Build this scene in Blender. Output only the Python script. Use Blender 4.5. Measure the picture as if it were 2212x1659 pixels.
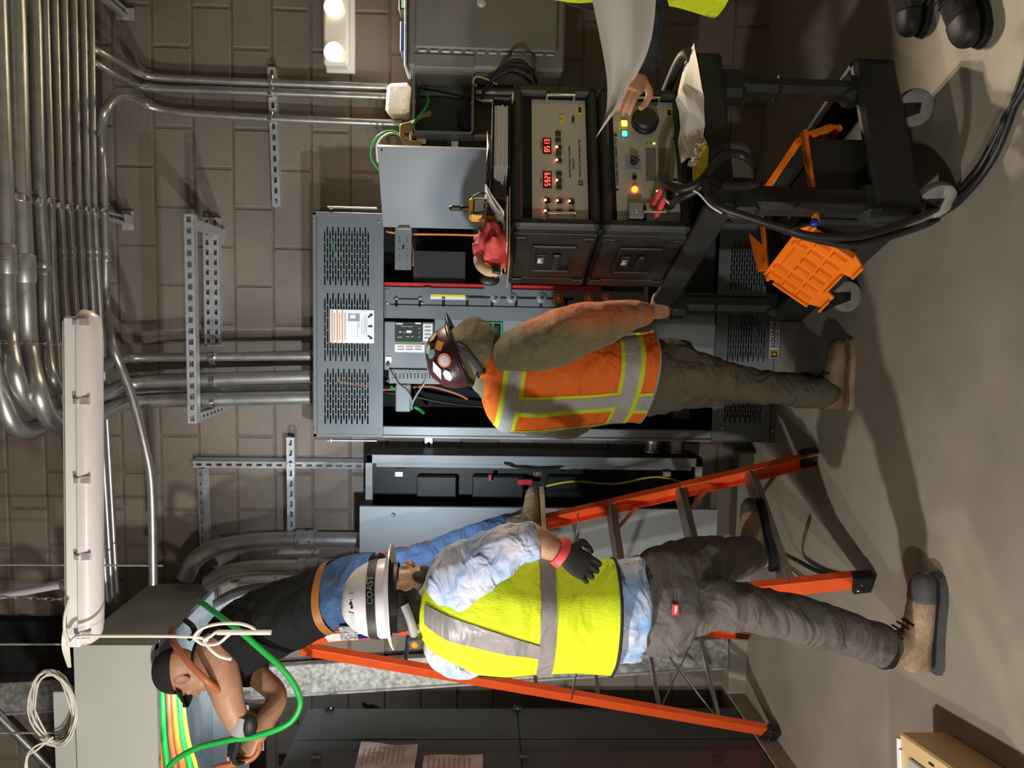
import bpy, bmesh, math, random
from mathutils import Vector, Matrix, noise
for _o in list(bpy.data.objects): bpy.data.objects.remove(_o, do_unlink=True)
scene = bpy.context.scene
COL = scene.collection
V = Vector
random.seed(7)
PI = math.pi

# ---------------------------------------------------------------- camera (a phone held on its side, so the picture lies rotated)
FPX = 1600.0
_psi, _pit, _rho = math.radians(5.0), math.radians(2.36), 0.016
CAM = V((0, 0, 1.50))
_fw = V((-math.sin(_psi) * math.cos(_pit), math.cos(_psi) * math.cos(_pit), -math.sin(_pit)))
_r0 = V((math.cos(_psi), math.sin(_psi), 0)); _u0 = _r0.cross(_fw)
CR = math.cos(_rho) * _r0 + math.sin(_rho) * _u0
CU = -math.sin(_rho) * _r0 + math.cos(_rho) * _u0
cd = bpy.data.cameras.new('camera'); cam = bpy.data.objects.new('camera', cd); COL.objects.link(cam)
cd.sensor_fit = 'HORIZONTAL'; cd.sensor_width = 36.0; cd.lens = 36.0 * FPX / 2212.0
cd.clip_start = 0.05; cd.clip_end = 50
_m = Matrix.Identity(4)
for i, ax in enumerate((-CU, CR, -_fw)):
    for j in range(3): _m[j][i] = ax[j]
_m.translation = CAM
cam.matrix_world = _m
scene.camera = cam

# ---------------------------------------------------------------- world, exposure
w = bpy.data.worlds.new('World'); scene.world = w; w.use_nodes = True
w.node_tree.nodes['Background'].inputs[0].default_value = (0.05, 0.05, 0.055, 1)
w.node_tree.nodes['Background'].inputs[1].default_value = 0.2
vs = scene.view_settings
vs.view_transform = 'Standard'; vs.look = 'None'; vs.gamma = 1.0; vs.use_curve_mapping = False
vs.exposure = 0.70

def lamp(name, kind, loc, energy, color=(1, 1, 1), size=0.05, target=None, spot=None, blend=0.4, parent=None):
    ld = bpy.data.lights.new(name, kind); ld.energy = energy; ld.color = color
    if kind == 'AREA': ld.shape = 'DISK'; ld.size = size
    else: ld.shadow_soft_size = size
    if kind == 'SPOT': ld.spot_size = math.radians(spot or 90); ld.spot_blend = blend
    o = bpy.data.objects.new(name, ld); COL.objects.link(o); o.location = loc
    if target is not None:
        o.rotation_euler = (V(target) - V(loc)).to_track_quat('-Z', 'Y').to_euler()
    if parent:
        o.parent = parent; o.matrix_parent_inverse = Matrix.Translation(-WORLD[parent.name])
    return o
# the two-head work light on a tripod, outside the left edge of the picture: one head high, one low
EML = V((-2.08, 1.26, 2.06))
WARM = (1.0, 0.95, 0.88)
lamp('work_light_beam', 'POINT', EML + V((0.05, 0.05, 0)), 84, WARM, 0.045)
LOWL = V((-1.72, -0.30, 1.28))                         # a smaller lamp on a stand behind the photographer
lamp('work_light_beam', 'POINT', LOWL + V((.05, .12, 0)), 72, (1.0, .96, .91), 0.05)
WALL_W = 74.0                                         # each lamp of the emergency unit on the block wall

# ---------------------------------------------------------------- pixel rays: where a line of sight meets a plane of the room
def _ray(x, y): return _fw + CR * ((829.5 - y) / FPX) - CU * ((x - 1106.0) / FPX)
def at(x, y, Y):
    d = _ray(x, y); return CAM + d * ((Y - CAM.y) / d.y)
def fl(x, y, z=0.0):
    d = _ray(x, y); return CAM + d * ((z - CAM.z) / d.z)
def atx(x, y, X):
    d = _ray(x, y); return CAM + d * ((X - CAM.x) / d.x)
def rect(x0, y0, x1, y1, Y):
    """pixel box on the plane y=Y -> (xl, xr, zb, zt) in metres"""
    t = at(x0, (y0 + y1) / 2, Y).z; b = at(x1, (y0 + y1) / 2, Y).z
    r = at((x0 + x1) / 2, y0, Y).x; l = at((x0 + x1) / 2, y1, Y).x
    return l, r, b, t

# ---------------------------------------------------------------- materials
MATS = {}
WORLD = {}                                            # where each object's origin lies in the room
def mat(name, col, rough=0.5, metal=0.0, var=0.0, vscale=6.0, bump=0.0, bscale=60.0, emit=None, estr=0.0, spec=0.5, alpha=1.0,
        trans=0.0, col2=None, stretch=(1, 1, 1), rvar=0.0, coat=0.0, ior=1.45, sheen=0.0, sss=0.0, fold=0.0, fscale=8.0):
    if name in MATS: return MATS[name]
    m = bpy.data.materials.new(name); m.use_nodes = True; nt = m.node_tree; b = nt.nodes['Principled BSDF']
    b.inputs['Base Color'].default_value = (*col, 1); b.inputs['Roughness'].default_value = rough; b.inputs['Metallic'].default_value = metal
    b.inputs['Specular IOR Level'].default_value = spec; b.inputs['IOR'].default_value = ior
    if coat: b.inputs['Coat Weight'].default_value = coat
    if sheen: b.inputs['Sheen Weight'].default_value = sheen
    if trans: b.inputs['Transmission Weight'].default_value = trans
    if alpha < 1: b.inputs['Alpha'].default_value = alpha
    if sss:
        b.inputs['Subsurface Weight'].default_value = sss; b.inputs['Subsurface Radius'].default_value = (0.01, 0.004, 0.002)
        b.inputs['Subsurface Scale'].default_value = 0.5
    if emit: b.inputs['Emission Color'].default_value = (*emit, 1); b.inputs['Emission Strength'].default_value = estr
    if var or bump or rvar or fold:
        tc = nt.nodes.new('ShaderNodeTexCoord'); mp = nt.nodes.new('ShaderNodeMapping'); mp.inputs['Scale'].default_value = stretch
        geo = nt.nodes.new('ShaderNodeNewGeometry')
        nt.links.new(geo.outputs['Position'], mp.inputs['Vector'])
    if var:
        n = nt.nodes.new('ShaderNodeTexNoise'); n.inputs['Scale'].default_value = vscale; n.inputs['Detail'].default_value = 5; n.inputs['Roughness'].default_value = 0.6
        nt.links.new(mp.outputs[0], n.inputs['Vector'])
        mx = nt.nodes.new('ShaderNodeMix'); mx.data_type = 'RGBA'
        cr = nt.nodes.new('ShaderNodeValToRGB'); cr.color_ramp.elements[0].position = 0.36; cr.color_ramp.elements[1].position = 0.66
        nt.links.new(n.outputs['Fac'], cr.inputs[0])
        c2 = col2 if col2 else tuple(min(1, c * (1 + var)) for c in col); c1 = col if col2 else tuple(c * (1 - var) for c in col)
        mx.inputs[6].default_value = (*c1, 1); mx.inputs[7].default_value = (*c2, 1)
        nt.links.new(cr.outputs[0], mx.inputs[0]); nt.links.new(mx.outputs[2], b.inputs['Base Color'])
        if rvar:
            mr = nt.nodes.new('ShaderNodeMapRange'); mr.inputs[3].default_value = max(0, rough - rvar); mr.inputs[4].default_value = min(1, rough + rvar)
            nt.links.new(n.outputs['Fac'], mr.inputs[0]); nt.links.new(mr.outputs[0], b.inputs['Roughness'])
    if bump:
        n2 = nt.nodes.new('ShaderNodeTexNoise'); n2.inputs['Scale'].default_value = bscale; n2.inputs['Detail'].default_value = 4
        nt.links.new(mp.outputs[0], n2.inputs['Vector'])
        bp = nt.nodes.new('ShaderNodeBump'); bp.inputs['Strength'].default_value = bump; bp.inputs['Distance'].default_value = 0.01
        nt.links.new(n2.outputs['Fac'], bp.inputs['Height']); nt.links.new(bp.outputs[0], b.inputs['Normal'])
    if fold:                                          # soft creases of cloth, beneath the weave
        n3 = nt.nodes.new('ShaderNodeTexNoise'); n3.inputs['Scale'].default_value = fscale; n3.inputs['Detail'].default_value = 2.5; n3.inputs['Distortion'].default_value = 1.2
        mp3 = nt.nodes.new('ShaderNodeMapping'); mp3.inputs['Scale'].default_value = (1.0, 1.0, 1.5); mp3.inputs['Rotation'].default_value = (0.3, 0.5, 0.2)
        nt.links.new(geo.outputs['Position'], mp3.inputs['Vector']); nt.links.new(mp3.outputs[0], n3.inputs['Vector'])
        b3 = nt.nodes.new('ShaderNodeBump'); b3.inputs['Strength'].default_value = fold; b3.inputs['Distance'].default_value = 0.05
        nt.links.new(n3.outputs['Fac'], b3.inputs['Height'])
        if bump: nt.links.new(b3.outputs[0], bp.inputs['Normal'])
        else: nt.links.new(b3.outputs[0], b.inputs['Normal'])
    MATS[name] = m
    return m

mat('painted block', (0.215, 0.178, 0.145), 0.55, var=0.10, vscale=3.0, bump=0.3, bscale=70)
mat('mortar joint', (0.17, 0.134, 0.104), 0.8, var=0.15, vscale=9, bump=0.4, bscale=80)
mat('floor concrete', (0.32, 0.285, 0.228), 0.42, var=0.13, vscale=2.2, bump=0.05, bscale=40, rvar=0.12)
mat('pad concrete', (0.33, 0.29, 0.235), 0.8, var=0.12, vscale=8, bump=0.2, bscale=90)
mat('dark plaster', (0.10, 0.09, 0.08), 0.9, var=0.1)
mat('emt steel', (0.50, 0.50, 0.49), 0.38, 0.85, var=0.10, vscale=14, rvar=0.06)
mat('strut steel', (0.62, 0.63, 0.64), 0.42, 0.6, var=0.12, vscale=30, rvar=0.1)
mat('galvanised spangle', (0.36, 0.37, 0.35), 0.5, 0.7, var=0.3, vscale=38, rvar=0.2, col2=(0.72, 0.73, 0.70))
mat('bright zinc', (0.85, 0.86, 0.86), 0.2, 1.0)
mat('cabinet grey', (0.155, 0.175, 0.185), 0.42, 0.0, var=0.05, vscale=5, bump=0.015, bscale=300)
mat('cabinet grey light', (0.23, 0.25, 0.26), 0.4, 0.0, var=0.04, vscale=5)
mat('enclosure grey', (0.26, 0.25, 0.225), 0.45, var=0.05, vscale=5)
mat('trough grey', (0.46, 0.47, 0.43), 0.42, var=0.02, vscale=4)
mat('trough inside', (0.38, 0.43, 0.47), 0.35, var=0.03, vscale=4)
mat('switchboard grey', (0.075, 0.085, 0.085), 0.42, var=0.06, vscale=4)
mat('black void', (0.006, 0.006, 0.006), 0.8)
mat('black plastic', (0.016, 0.017, 0.015), 0.45, var=0.25, vscale=18, bump=0.06, bscale=200)
mat('black rubber', (0.012, 0.012, 0.012), 0.55)
mat('cart black', (0.020, 0.021, 0.019), 0.55, var=0.3, vscale=9, bump=0.12, bscale=240)
mat('case black', (0.017, 0.018, 0.016), 0.45, var=0.4, vscale=11, bump=0.08, bscale=260, rvar=0.12)
mat('panel silver', (0.46, 0.43, 0.38), 0.45, 0.0, var=0.03)
mat('chrome', (0.9, 0.9, 0.9), 0.12, 1.0)
mat('red plastic', (0.55, 0.03, 0.035), 0.4)
mat('red rubber', (0.75, 0.07, 0.08), 0.5)
mat('green plastic', (0.03, 0.33, 0.09), 0.4)
mat('white paper', (0.78, 0.74, 0.70), 0.8)
mat('label white', (0.82, 0.82, 0.82), 0.5)
mat('label black', (0.02, 0.02, 0.022), 0.5)
mat('label grey', (0.30, 0.30, 0.30), 0.6)
mat('label orange', (0.85, 0.30, 0.08), 0.5)
mat('label red', (0.70, 0.05, 0.04), 0.5)
mat('label yellow', (0.80, 0.62, 0.05), 0.5)
mat('label purple', (0.06, 0.04, 0.25), 0.5)
mat('white plastic', (0.76, 0.76, 0.72), 0.35)
mat('lens acrylic', (0.66, 0.60, 0.60), 0.3, coat=0.3)
mat('orange fibreglass', (0.83, 0.105, 0.022), 0.38, var=0.06, vscale=8)
mat('aluminium', (0.62, 0.62, 0.60), 0.38, 1.0, var=0.1, vscale=14, stretch=(1, 1, 8), rvar=0.1)
mat('orange plastic', (0.86, 0.20, 0.010), 0.42, var=0.05, vscale=10)
mat('yellow plastic', (0.80, 0.42, 0.03), 0.4)
mat('yellow card', (0.85, 0.66, 0.03), 0.6)
mat('wheel grey', (0.30, 0.29, 0.26), 0.5, var=0.2, vscale=20)
mat('cream enamel', (0.72, 0.50, 0.25), 0.4)
mat('wire white', (0.72, 0.68, 0.60), 0.5)
mat('wire green', (0.02, 0.42, 0.07), 0.35)
mat('wire orange', (0.85, 0.22, 0.03), 0.4)
mat('wire brown', (0.42, 0.13, 0.05), 0.45)
mat('wire yellow', (0.85, 0.75, 0.04), 0.4)
mat('wire tan', (0.55, 0.36, 0.16), 0.5)
mat('cable black', (0.014, 0.014, 0.013), 0.42, bump=0.05, bscale=200)
mat('flex grey', (0.33, 0.33, 0.36), 0.5)
mat('led red', (0.5, 0.0, 0.0), 0.4, emit=(1.0, 0.03, 0.02), estr=6.0)
mat('led hot', (0.8, 0.2, 0.1), 0.4, emit=(1.0, 0.22, 0.10), estr=7.0)
mat('led green', (0.2, 0.7, 0.05), 0.4, emit=(0.45, 1.0, 0.05), estr=2.5)
mat('lens amber', (0.9, 0.6, 0.05), 0.3, emit=(1.0, 0.62, 0.08), estr=1.6)
mat('lens teal', (0.1, 0.6, 0.45), 0.3, emit=(0.15, 0.85, 0.55), estr=0.75)
mat('lens orange', (0.9, 0.25, 0.02), 0.3, emit=(1.0, 0.22, 0.02), estr=2.2)
mat('lamp glow', (1, 0.9, 0.7), 0.3, emit=(1.0, 0.80, 0.45), estr=60.0)
mat('skin', (0.44, 0.235, 0.145), 0.5, var=0.12, vscale=14, bump=0.05, bscale=140, sss=0.15)
mat('skin dark', (0.30, 0.15, 0.09), 0.5, var=0.15, vscale=20, sss=0.1)
mat('hair dark', (0.02, 0.016, 0.013), 0.7, var=0.3, vscale=60, bump=0.5, bscale=300)

# ---------------------------------------------------------------- mesh collecting
class MB:
    def __init__(s): s.v = []; s.f = []; s.m = []; s.mats = []; s.cur = 0
    def use(s, name):
        if name not in s.mats: s.mats.append(name)
        s.cur = s.mats.index(name); return s
    def add(s, vs, fs):
        o = len(s.v); s.v += [V(p) for p in vs]
        for f in fs: s.f.append([i + o for i in f]); s.m.append(s.cur)
        return s
    def box(s, c, d, ch=0.0, R=None):
        """box about centre c, full size d, chamfer ch"""
        c = V(c); hx, hy, hz = d[0] / 2, d[1] / 2, d[2] / 2
        if ch <= 0:
            vs = [V((x, y, z)) for x in (-hx, hx) for y in (-hy, hy) for z in (-hz, hz)]
            fs = [(0, 1, 3, 2), (4, 6, 7, 5), (0, 4, 5, 1), (2, 3, 7, 6), (0, 2, 6, 4), (1, 5, 7, 3)]
        else:
            ch = min(ch, hx * .98, hy * .98, hz * .98)
            idx = {}; vs = []
            for sx in (-1, 1):
                for sy in (-1, 1):
                    for sz in (-1, 1):
                        for k in range(3):
                            p = [sx * (hx - ch), sy * (hy - ch), sz * (hz - ch)]
                            p[k] = (sx * hx, sy * hy, sz * hz)[k]
                            idx[(sx, sy, sz, k)] = len(vs); vs.append(V(p))
            fs = []
            for sg in (-1, 1):
                a = [idx[(sg, y, z, 0)] for y, z in ((-1, -1), (1, -1), (1, 1), (-1, 1))]; fs.append(a if sg > 0 else a[::-1])
                a = [idx[(x, sg, z, 1)] for x, z in ((-1, -1), (-1, 1), (1, 1), (1, -1))]; fs.append(a if sg > 0 else a[::-1])
                a = [idx[(x, y, sg, 2)] for x, y in ((-1, -1), (1, -1), (1, 1), (-1, 1))]; fs.append(a if sg > 0 else a[::-1])
            for s1 in (-1, 1):
                for s2 in (-1, 1):
                    fs.append([idx[(s1, s2, -1, 0)], idx[(s1, s2, 1, 0)], idx[(s1, s2, 1, 1)], idx[(s1, s2, -1, 1)]][::(1 if s1 * s2 < 0 else -1)][::-1])
                    fs.append([idx[(s1, -1, s2, 0)], idx[(s1, 1, s2, 0)], idx[(s1, 1, s2, 2)], idx[(s1, -1, s2, 2)]][::(1 if s1 * s2 > 0 else -1)][::-1])
                    fs.append([idx[(-1, s1, s2, 1)], idx[(1, s1, s2, 1)], idx[(1, s1, s2, 2)], idx[(-1, s1, s2, 2)]][::(1 if s1 * s2 < 0 else -1)][::-1])
            for sx in (-1, 1):
                for sy in (-1, 1):
                    for sz in (-1, 1):
                        t = [idx[(sx, sy, sz, k)] for k in range(3)]
                        fs.append(t if sx * sy * sz > 0 else t[::-1])
        if R is not None: vs = [R @ p for p in vs]
        return s.add([p + c for p in vs], fs)
    def bar(s, p0, p1, wd, dp, up=(0, 0, 1), ch=0.0):
        p0, p1 = V(p0), V(p1); z = (p1 - p0); L = z.length; z.normalize()
        x = V(up).cross(z)
        if x.length < 1e-4: x = V((1, 0, 0)).cross(z)
        x.normalize(); y = z.cross(x)
        R = Matrix((x, y, z)).transposed()
        return s.box((p0 + p1) / 2, (wd, dp, L), ch, R)
    def tube(s, pts, r, n=10, caps=True, radii=None):
        pts = [V(p) for p in pts]; k = len(pts); rings = []
        t = (pts[1] - pts[0]).normalized()
        ref = V((0, 0, 1)) if abs(t.z) < 0.9 else V((1, 0, 0))
        nrm = (ref - t * ref.dot(t)).normalized()
        vs = []
        for i in range(k):
            a = pts[max(0, i - 1)]; b = pts[min(k - 1, i + 1)]; t = (b - a)
            if t.length < 1e-9: t = V((0, 0, 1))
            t.normalize(); nrm = (nrm - t * nrm.dot(t))
            if nrm.length < 1e-6: nrm = t.orthogonal()
            nrm.normalize(); bn = t.cross(nrm); rr = radii[i] if radii else r
            vs += [pts[i] + (nrm * math.cos(2 * PI * j / n) + bn * math.sin(2 * PI * j / n)) * rr for j in range(n)]
        fs = [(i * n + j, i * n + (j + 1) % n, (i + 1) * n + (j + 1) % n, (i + 1) * n + j) for i in range(k - 1) for j in range(n)]
        if caps: fs += [tuple(range(n))[::-1], tuple(range((k - 1) * n, k * n))]
        return s.add(vs, fs)
    def cyl(s, p0, p1, r, n=16, r2=None):
        return s.tube([p0, p1], r, n, True, [r, r if r2 is None else r2])
    def lathe(s, prof, c, axis=(0, 0, 1), n=24, sx=1.0, sy=1.0, ref=None):
        """prof: list of (radius, height) turned about the axis through c"""
        ax = V(axis).normalized(); rf = V(ref) if ref is not None else (V((1, 0, 0)) if abs(ax.x) < 0.9 else V((0, 1, 0)))
        x = (rf - ax * rf.dot(ax)).normalized(); y = ax.cross(x); c = V(c)
        vs = []; k = len(prof)
        for r, h in prof:
            vs += [c + ax * h + (x * math.cos(2 * PI * j / n) * sx + y * math.sin(2 * PI * j / n) * sy) * r for j in range(n)]
        fs = [(i * n + j, i * n + (j + 1) % n, (i + 1) * n + (j + 1) % n, (i + 1) * n + j) for i in range(k - 1) for j in range(n)]
        fs += [tuple(range(n))[::-1], tuple(range((k - 1) * n, k * n))]
        return s.add(vs, fs)
    def sphere(s, c, r, n=14, m=9, sc=(1, 1, 1), R=None):
        c = V(c); vs = []; 
        for i in range(m + 1):
            th = PI * i / m
            for j in range(n):
                ph = 2 * PI * j / n
                p = V((math.sin(th) * math.cos(ph) * sc[0], math.sin(th) * math.sin(ph) * sc[1], -math.cos(th) * sc[2])) * r
                vs.append(c + (R @ p if R is not None else p))
        fs = [(i * n + j, i * n + (j + 1) % n, (i + 1) * n + (j + 1) % n, (i + 1) * n + j) for i in range(m) for j in range(n)]
        return s.add(vs, fs)
    def prism(s, poly, ext):
        """poly: list of 3D points (planar), extruded by vector ext"""
        n = len(poly); e = V(ext); vs = [V(p) for p in poly] + [V(p) + e for p in poly]
        nrm = sum((V(poly[i]).cross(V(poly[(i + 1) % n])) for i in range(n)), V((0, 0, 0)))
        flip = nrm.dot(e) > 0
        a = tuple(range(n)); b = tuple(range(n, 2 * n))
        fs = [a[::-1] if flip else a, b if flip else b[::-1]]
        for i in range(n):
            q = (i, (i + 1) % n, n + (i + 1) % n, n + i); fs.append(q if flip else q[::-1])
        return s.add(vs, fs)
    def grid(s, rows, close=False):
        """rows: list of equal-length point rows"""
        n = len(rows[0]); k = len(rows); vs = [p for r in rows for p in r]
        c = n if close else n - 1
        return s.add(vs, [(i * n + j, i * n + (j + 1) % n, (i + 1) * n + (j + 1) % n, (i + 1) * n + j) for i in range(k - 1) for j in range(c)])
    def xf(s, T):
        s.v = [T @ p for p in s.v]; return s
    def join(s, o):
        off = len(s.v); s.v += o.v
        mp = []
        for nme in (o.mats or ['__']):
            if nme != '__' and nme not in s.mats: s.mats.append(nme)
            mp.append(s.mats.index(nme) if nme in s.mats else 0)
        for f, m in zip(o.f, o.m): s.f.append([i + off for i in f]); s.m.append(mp[m] if m < len(mp) else 0)
        return s

def mesh_of(mb, name, origin):
    me = bpy.data.meshes.new(name); me.from_pydata([p - origin for p in mb.v], [], mb.f)
    if len(mb.mats) > 1: me.polygons.foreach_set('material_index', mb.m)
    me.update()
    return me

def link(name, me, origin, mats, parent=None, smooth=None, recalc=True):
    if recalc:
        b = bmesh.new(); b.from_mesh(me); bmesh.ops.recalc_face_normals(b, faces=b.faces); b.to_mesh(me); b.free()
    for mn in mats: me.materials.append(MATS[mn] if isinstance(mn, str) else mn)
    if smooth is not None:
        me.polygons.foreach_set('use_smooth', [True] * len(me.polygons))
        if smooth < 179: me.set_sharp_from_angle(angle=math.radians(smooth))
    o = bpy.data.objects.new(name, me); COL.objects.link(o); o.location = origin
    if parent is not None:
        o.parent = parent; o.matrix_parent_inverse = Matrix.Translation(-WORLD[parent.name])
    WORLD[o.name] = V(origin)
    return o

def ob(name, mb, m=None, parent=None, label=None, cat=None, group=None, kind=None, smooth=35, recalc=True):
    """link the collected shape as ONE object; its origin sits at the middle of its base"""
    xs = [p.x for p in mb.v]; ys = [p.y for p in mb.v]; zs = [p.z for p in mb.v]
    og = V(((min(xs) + max(xs)) / 2, (min(ys) + max(ys)) / 2, min(zs)))
    me = mesh_of(mb, name, og)
    o = link(name, me, og, [m] if m else mb.mats, parent, smooth, recalc)
    return tag(o, label, cat, group, kind)

def tag(o, label=None, cat=None, group=None, kind=None):
    if label: o['label'] = label
    if cat: o['category'] = cat
    if group: o['group'] = group
    if kind: o['kind'] = kind
    return o

def thing(name, loc, label, cat, group=None, kind=None):
    o = bpy.data.objects.new(name, None); COL.objects.link(o); o.location = loc; o.empty_display_size = 0.05
    WORLD[o.name] = V(loc)
    return tag(o, label, cat, group, kind)

def cr_path(pts, k=6):
    """Catmull-Rom through the points"""
    P = [V(p) for p in pts]; out = []
    for i in range(len(P) - 1):
        a = P[max(0, i - 1)]; b = P[i]; c = P[i + 1]; d = P[min(len(P) - 1, i + 2)]
        for j in range(k):
            t = j / k
            out.append(0.5 * ((2 * b) + (c - a) * t + (2 * a - 5 * b + 4 * c - d) * t * t + (3 * b - a - 3 * c + d) * t ** 3))
    out.append(P[-1]); return out

def text_mb(body, size, T, ext=0.0006, matname='label black', align='LEFT', bold=0.0, sx=1.0):
    """lettering as a thin mesh; T maps the text plane (x right, y up) into the room"""
    c = bpy.data.curves.new('t', 'FONT'); c.body = body; c.size = size; c.extrude = ext; c.align_x = align; c.align_y = 'CENTER'; c.resolution_u = 2
    if bold: c.offset = bold
    o = bpy.data.objects.new('t', c); COL.objects.link(o)
    dg = bpy.context.evaluated_depsgraph_get(); me = bpy.data.meshes.new_from_object(o.evaluated_get(dg))
    mb = MB().use(matname)
    S = Matrix.Diagonal((sx, 1, 1, 1))
    mb.add([T @ (S @ v.co) for v in me.vertices], [tuple(p.vertices) for p in me.polygons])
    bpy.data.objects.remove(o); bpy.data.curves.remove(c); bpy.data.meshes.remove(me)
    return mb

def frame(o, x, y):
    """4x4 with origin o, local x and y; z = x cross y"""
    x = V(x).normalized(); y = V(y); y = (y - x * y.dot(x)).normalized(); z = x.cross(y); m = Matrix.Identity(4)
    for j in range(3): m[j][0] = x[j]; m[j][1] = y[j]; m[j][2] = z[j]; m[j][3] = o[j]
    return m
FACE = lambda o: frame(o, (1, 0, 0), (0, 0, 1))     # a plane looking at -y
# ================================================================ the room
WY = 4.03                                             # face of the block wall
XL, XR, YF, ZC = -2.72, 2.75, -2.2, 4.55
def slab(name, c, d, m, label=None):
    mb = MB().box(c, d); return ob(name, mb, m, kind='structure', label=label)
slab('floor', ((XL + XR) / 2, (WY + YF) / 2 + .1, -0.05), (XR - XL + .4, WY - YF + .5, 0.1), 'floor concrete', 'bare tan concrete floor with scuffs')
slab('ceiling', ((XL + XR) / 2, (WY + YF) / 2, ZC + 0.05), (XR - XL + .4, WY - YF + .5, 0.1), 'dark plaster')
slab('wall_left', (XL - 0.05, (WY + YF) / 2, ZC / 2), (0.1, WY - YF + .3, ZC), 'painted block')
slab('wall_right', (XR + 0.05, (WY + YF) / 2, ZC / 2), (0.1, WY - YF + .3, ZC), 'painted block')
slab('wall_front', ((XL + XR) / 2, YF - 0.05, ZC / 2), (XR - XL + .2, 0.1, ZC), 'dark plaster')
wall = slab('wall_back', ((XL + XR) / 2, WY + 0.106, ZC / 2), (XR - XL, 0.2, ZC), 'mortar joint', 'brown painted concrete block wall')
# every block a piece of its own, proud of its joints
BH, BL, JT = 0.2032, 0.4064, 0.011
zref = at(412, 20, WY).z % BH; xref = at(538, 105, WY).x; cref = int((at(538, 105, WY).z - zref) // BH)
_bm = {}
def block_mesh(L):
    L = round(L, 3)
    if L not in _bm:
        mb = MB().box((0, 0.022, 0), (L - JT, 0.044, BH - JT), 0.006); me = mesh_of(mb, 'block', V((0, 0, 0)))
        b = bmesh.new(); b.from_mesh(me); bmesh.ops.recalc_face_normals(b, faces=b.faces); b.to_mesh(me); b.free()
        me.materials.append(MATS['painted block']); _bm[L] = me
    return _bm[L]
xa, xb = -2.72, 2.0
for k in range(-1, 22):
    zc = zref + (k + .5) * BH
    if zc < 0.02 or zc > ZC - .1: continue
    off = xref if (k - cref) % 2 == 0 else xref + BL / 2
    n0 = math.floor((xa - off) / BL)
    x = off + n0 * BL
    while x < xb:
        l, r = max(x, xa), min(x + BL, xb)
        if r - l > 0.06:
            o = bpy.data.objects.new('concrete_block', block_mesh(r - l)); COL.objects.link(o)
            o.location = ((l + r) / 2, WY + random.uniform(-.0015, .0015), zc); o.parent = wall; o.matrix_parent_inverse = Matrix.Translation(-WORLD[wall.name])
        x += BL
# low concrete pad under the gear on the left
mb = MB().prism([(-2.7, 0.2, 0), (-2.06, 0.2, 0), (-2.06, 3.92, 0), (-0.70, 3.92, 0), (-0.70, 4.05, 0), (-2.7, 4.05, 0)], (0, 0, 0.095))
ob('trim_1', mb, 'pad concrete', kind='structure', label='low concrete equipment pad along the wall', smooth=None)

# ================================================================ helpers for steelwork
def strut(p0, p1, face, name='strut_channel', parent=None, w=0.041, pitch=0.0508, slotted=True, label=None, cat=None, group=None, d=0.041):
    """slotted C channel from p0 to p1; 'face' is where its slotted back looks"""
    p0, p1 = V(p0), V(p1); t = (p1 - p0); L = t.length; t.normalize(); f = V(face); f = (f - t * f.dot(t)).normalized(); s_ = t.cross(f)
    T = frame(p0, t, s_); # local x along, y across, z = face
    mb = MB(); th = 0.003
    T2 = frame(p0, t, s_)
    if T2.to_3x3().col[2].dot(f) < 0: T2 = frame(p0, t, -s_)
    if slotted:
        mb.box((L / 2, w / 2 - .0065, 0), (L, .013, th)); mb.box((L / 2, -w / 2 + .0065, 0), (L, .013, th))
        n = max(1, int(L / pitch)); x = 0; pt = L / n
        for i in range(n + 1):
            a = max(0, i * pt - .012); b = min(L, i * pt + .012)
            if b - a > .001: mb.box(((a + b) / 2, 0, 0), (b - a, w - .026, th))
    else: mb.box((L / 2, 0, 0), (L, w, th))
    for sg in (1, -1):
        mb.box((L / 2, sg * (w / 2 - th / 2), -d / 2), (L, th, d))
        mb.box((L / 2, sg * (w / 2 - .006), -d), (L, .010, th)); mb.box((L / 2, sg * (w / 2 - .010), -d + .004), (L, th, .009))
    mb.xf(T2)
    return ob(name, mb, 'strut steel', parent, label, cat, group, smooth=30)

def pipe(name, pts, r, m='emt steel', parent=None, label=None, cat=None, group=None, n=14, k=7):
    return ob(name, MB().tube(cr_path(pts, k), r, n), m, parent, label, cat, group, smooth=60)

def coupling(p, axis, r, L=0.07, parent=None, name='coupling'):
    ax = V(axis).normalized(); p = V(p)
    mb = MB().lathe([(r * 1.13, -L / 2), (r * 1.18, -L / 2 + .004), (r * 1.18, -.004), (r * 1.12, -.002), (r * 1.12, .002), (r * 1.18, .004), (r * 1.18, L / 2 - .004), (r * 1.13, L / 2)], p, ax, 16)
    return ob(name, mb, 'emt steel', parent, smooth=40)

# ================================================================ overhead conduit rack: runs lie side by side at one height on a trapeze
HZ = 3.31
def H(x, y, z=HZ): return fl(x, y, z)
GRPO = 'conduits on the overhead rack'
def run(px, r, label, extra=(), coup=None, clampy=None, pre=()):
    pts = [V(e) for e in pre] + [H(*p) for p in px] + [V(e) for e in extra]
    if not pre: pts = [pts[0] + V((1.25, 0, 0)), pts[0] + V((.5, 0, 0))] + pts
    t = thing('steel_conduit', pts[len(pts) // 2], label, 'conduit', GRPO)
    pipe('tube', pts, r, parent=t)
    for (x, y) in (coup or []):
        p = H(x, y); coupling(p, (1, 0, 0), r, 0.055 if r < .03 else .11, t)
    for (x, y) in (clampy or []):
        p = H(x, y)
        mb = MB().lathe([(r + .001, -.014), (r + .004, -.012), (r + .004, .012), (r + .001, .014)], p, (1, 0, 0), 14)
        mb.box(p + V((0, -r - .012, -.004)), (.026, .022, .03), .004)
        mb.cyl(p + V((0, -r - .026, -.004)), p + V((0, -r - .02, -.004)), .009, 8)
        ob('strap', mb, 'bright zinc', t)
    return t
YV = 3.80
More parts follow.
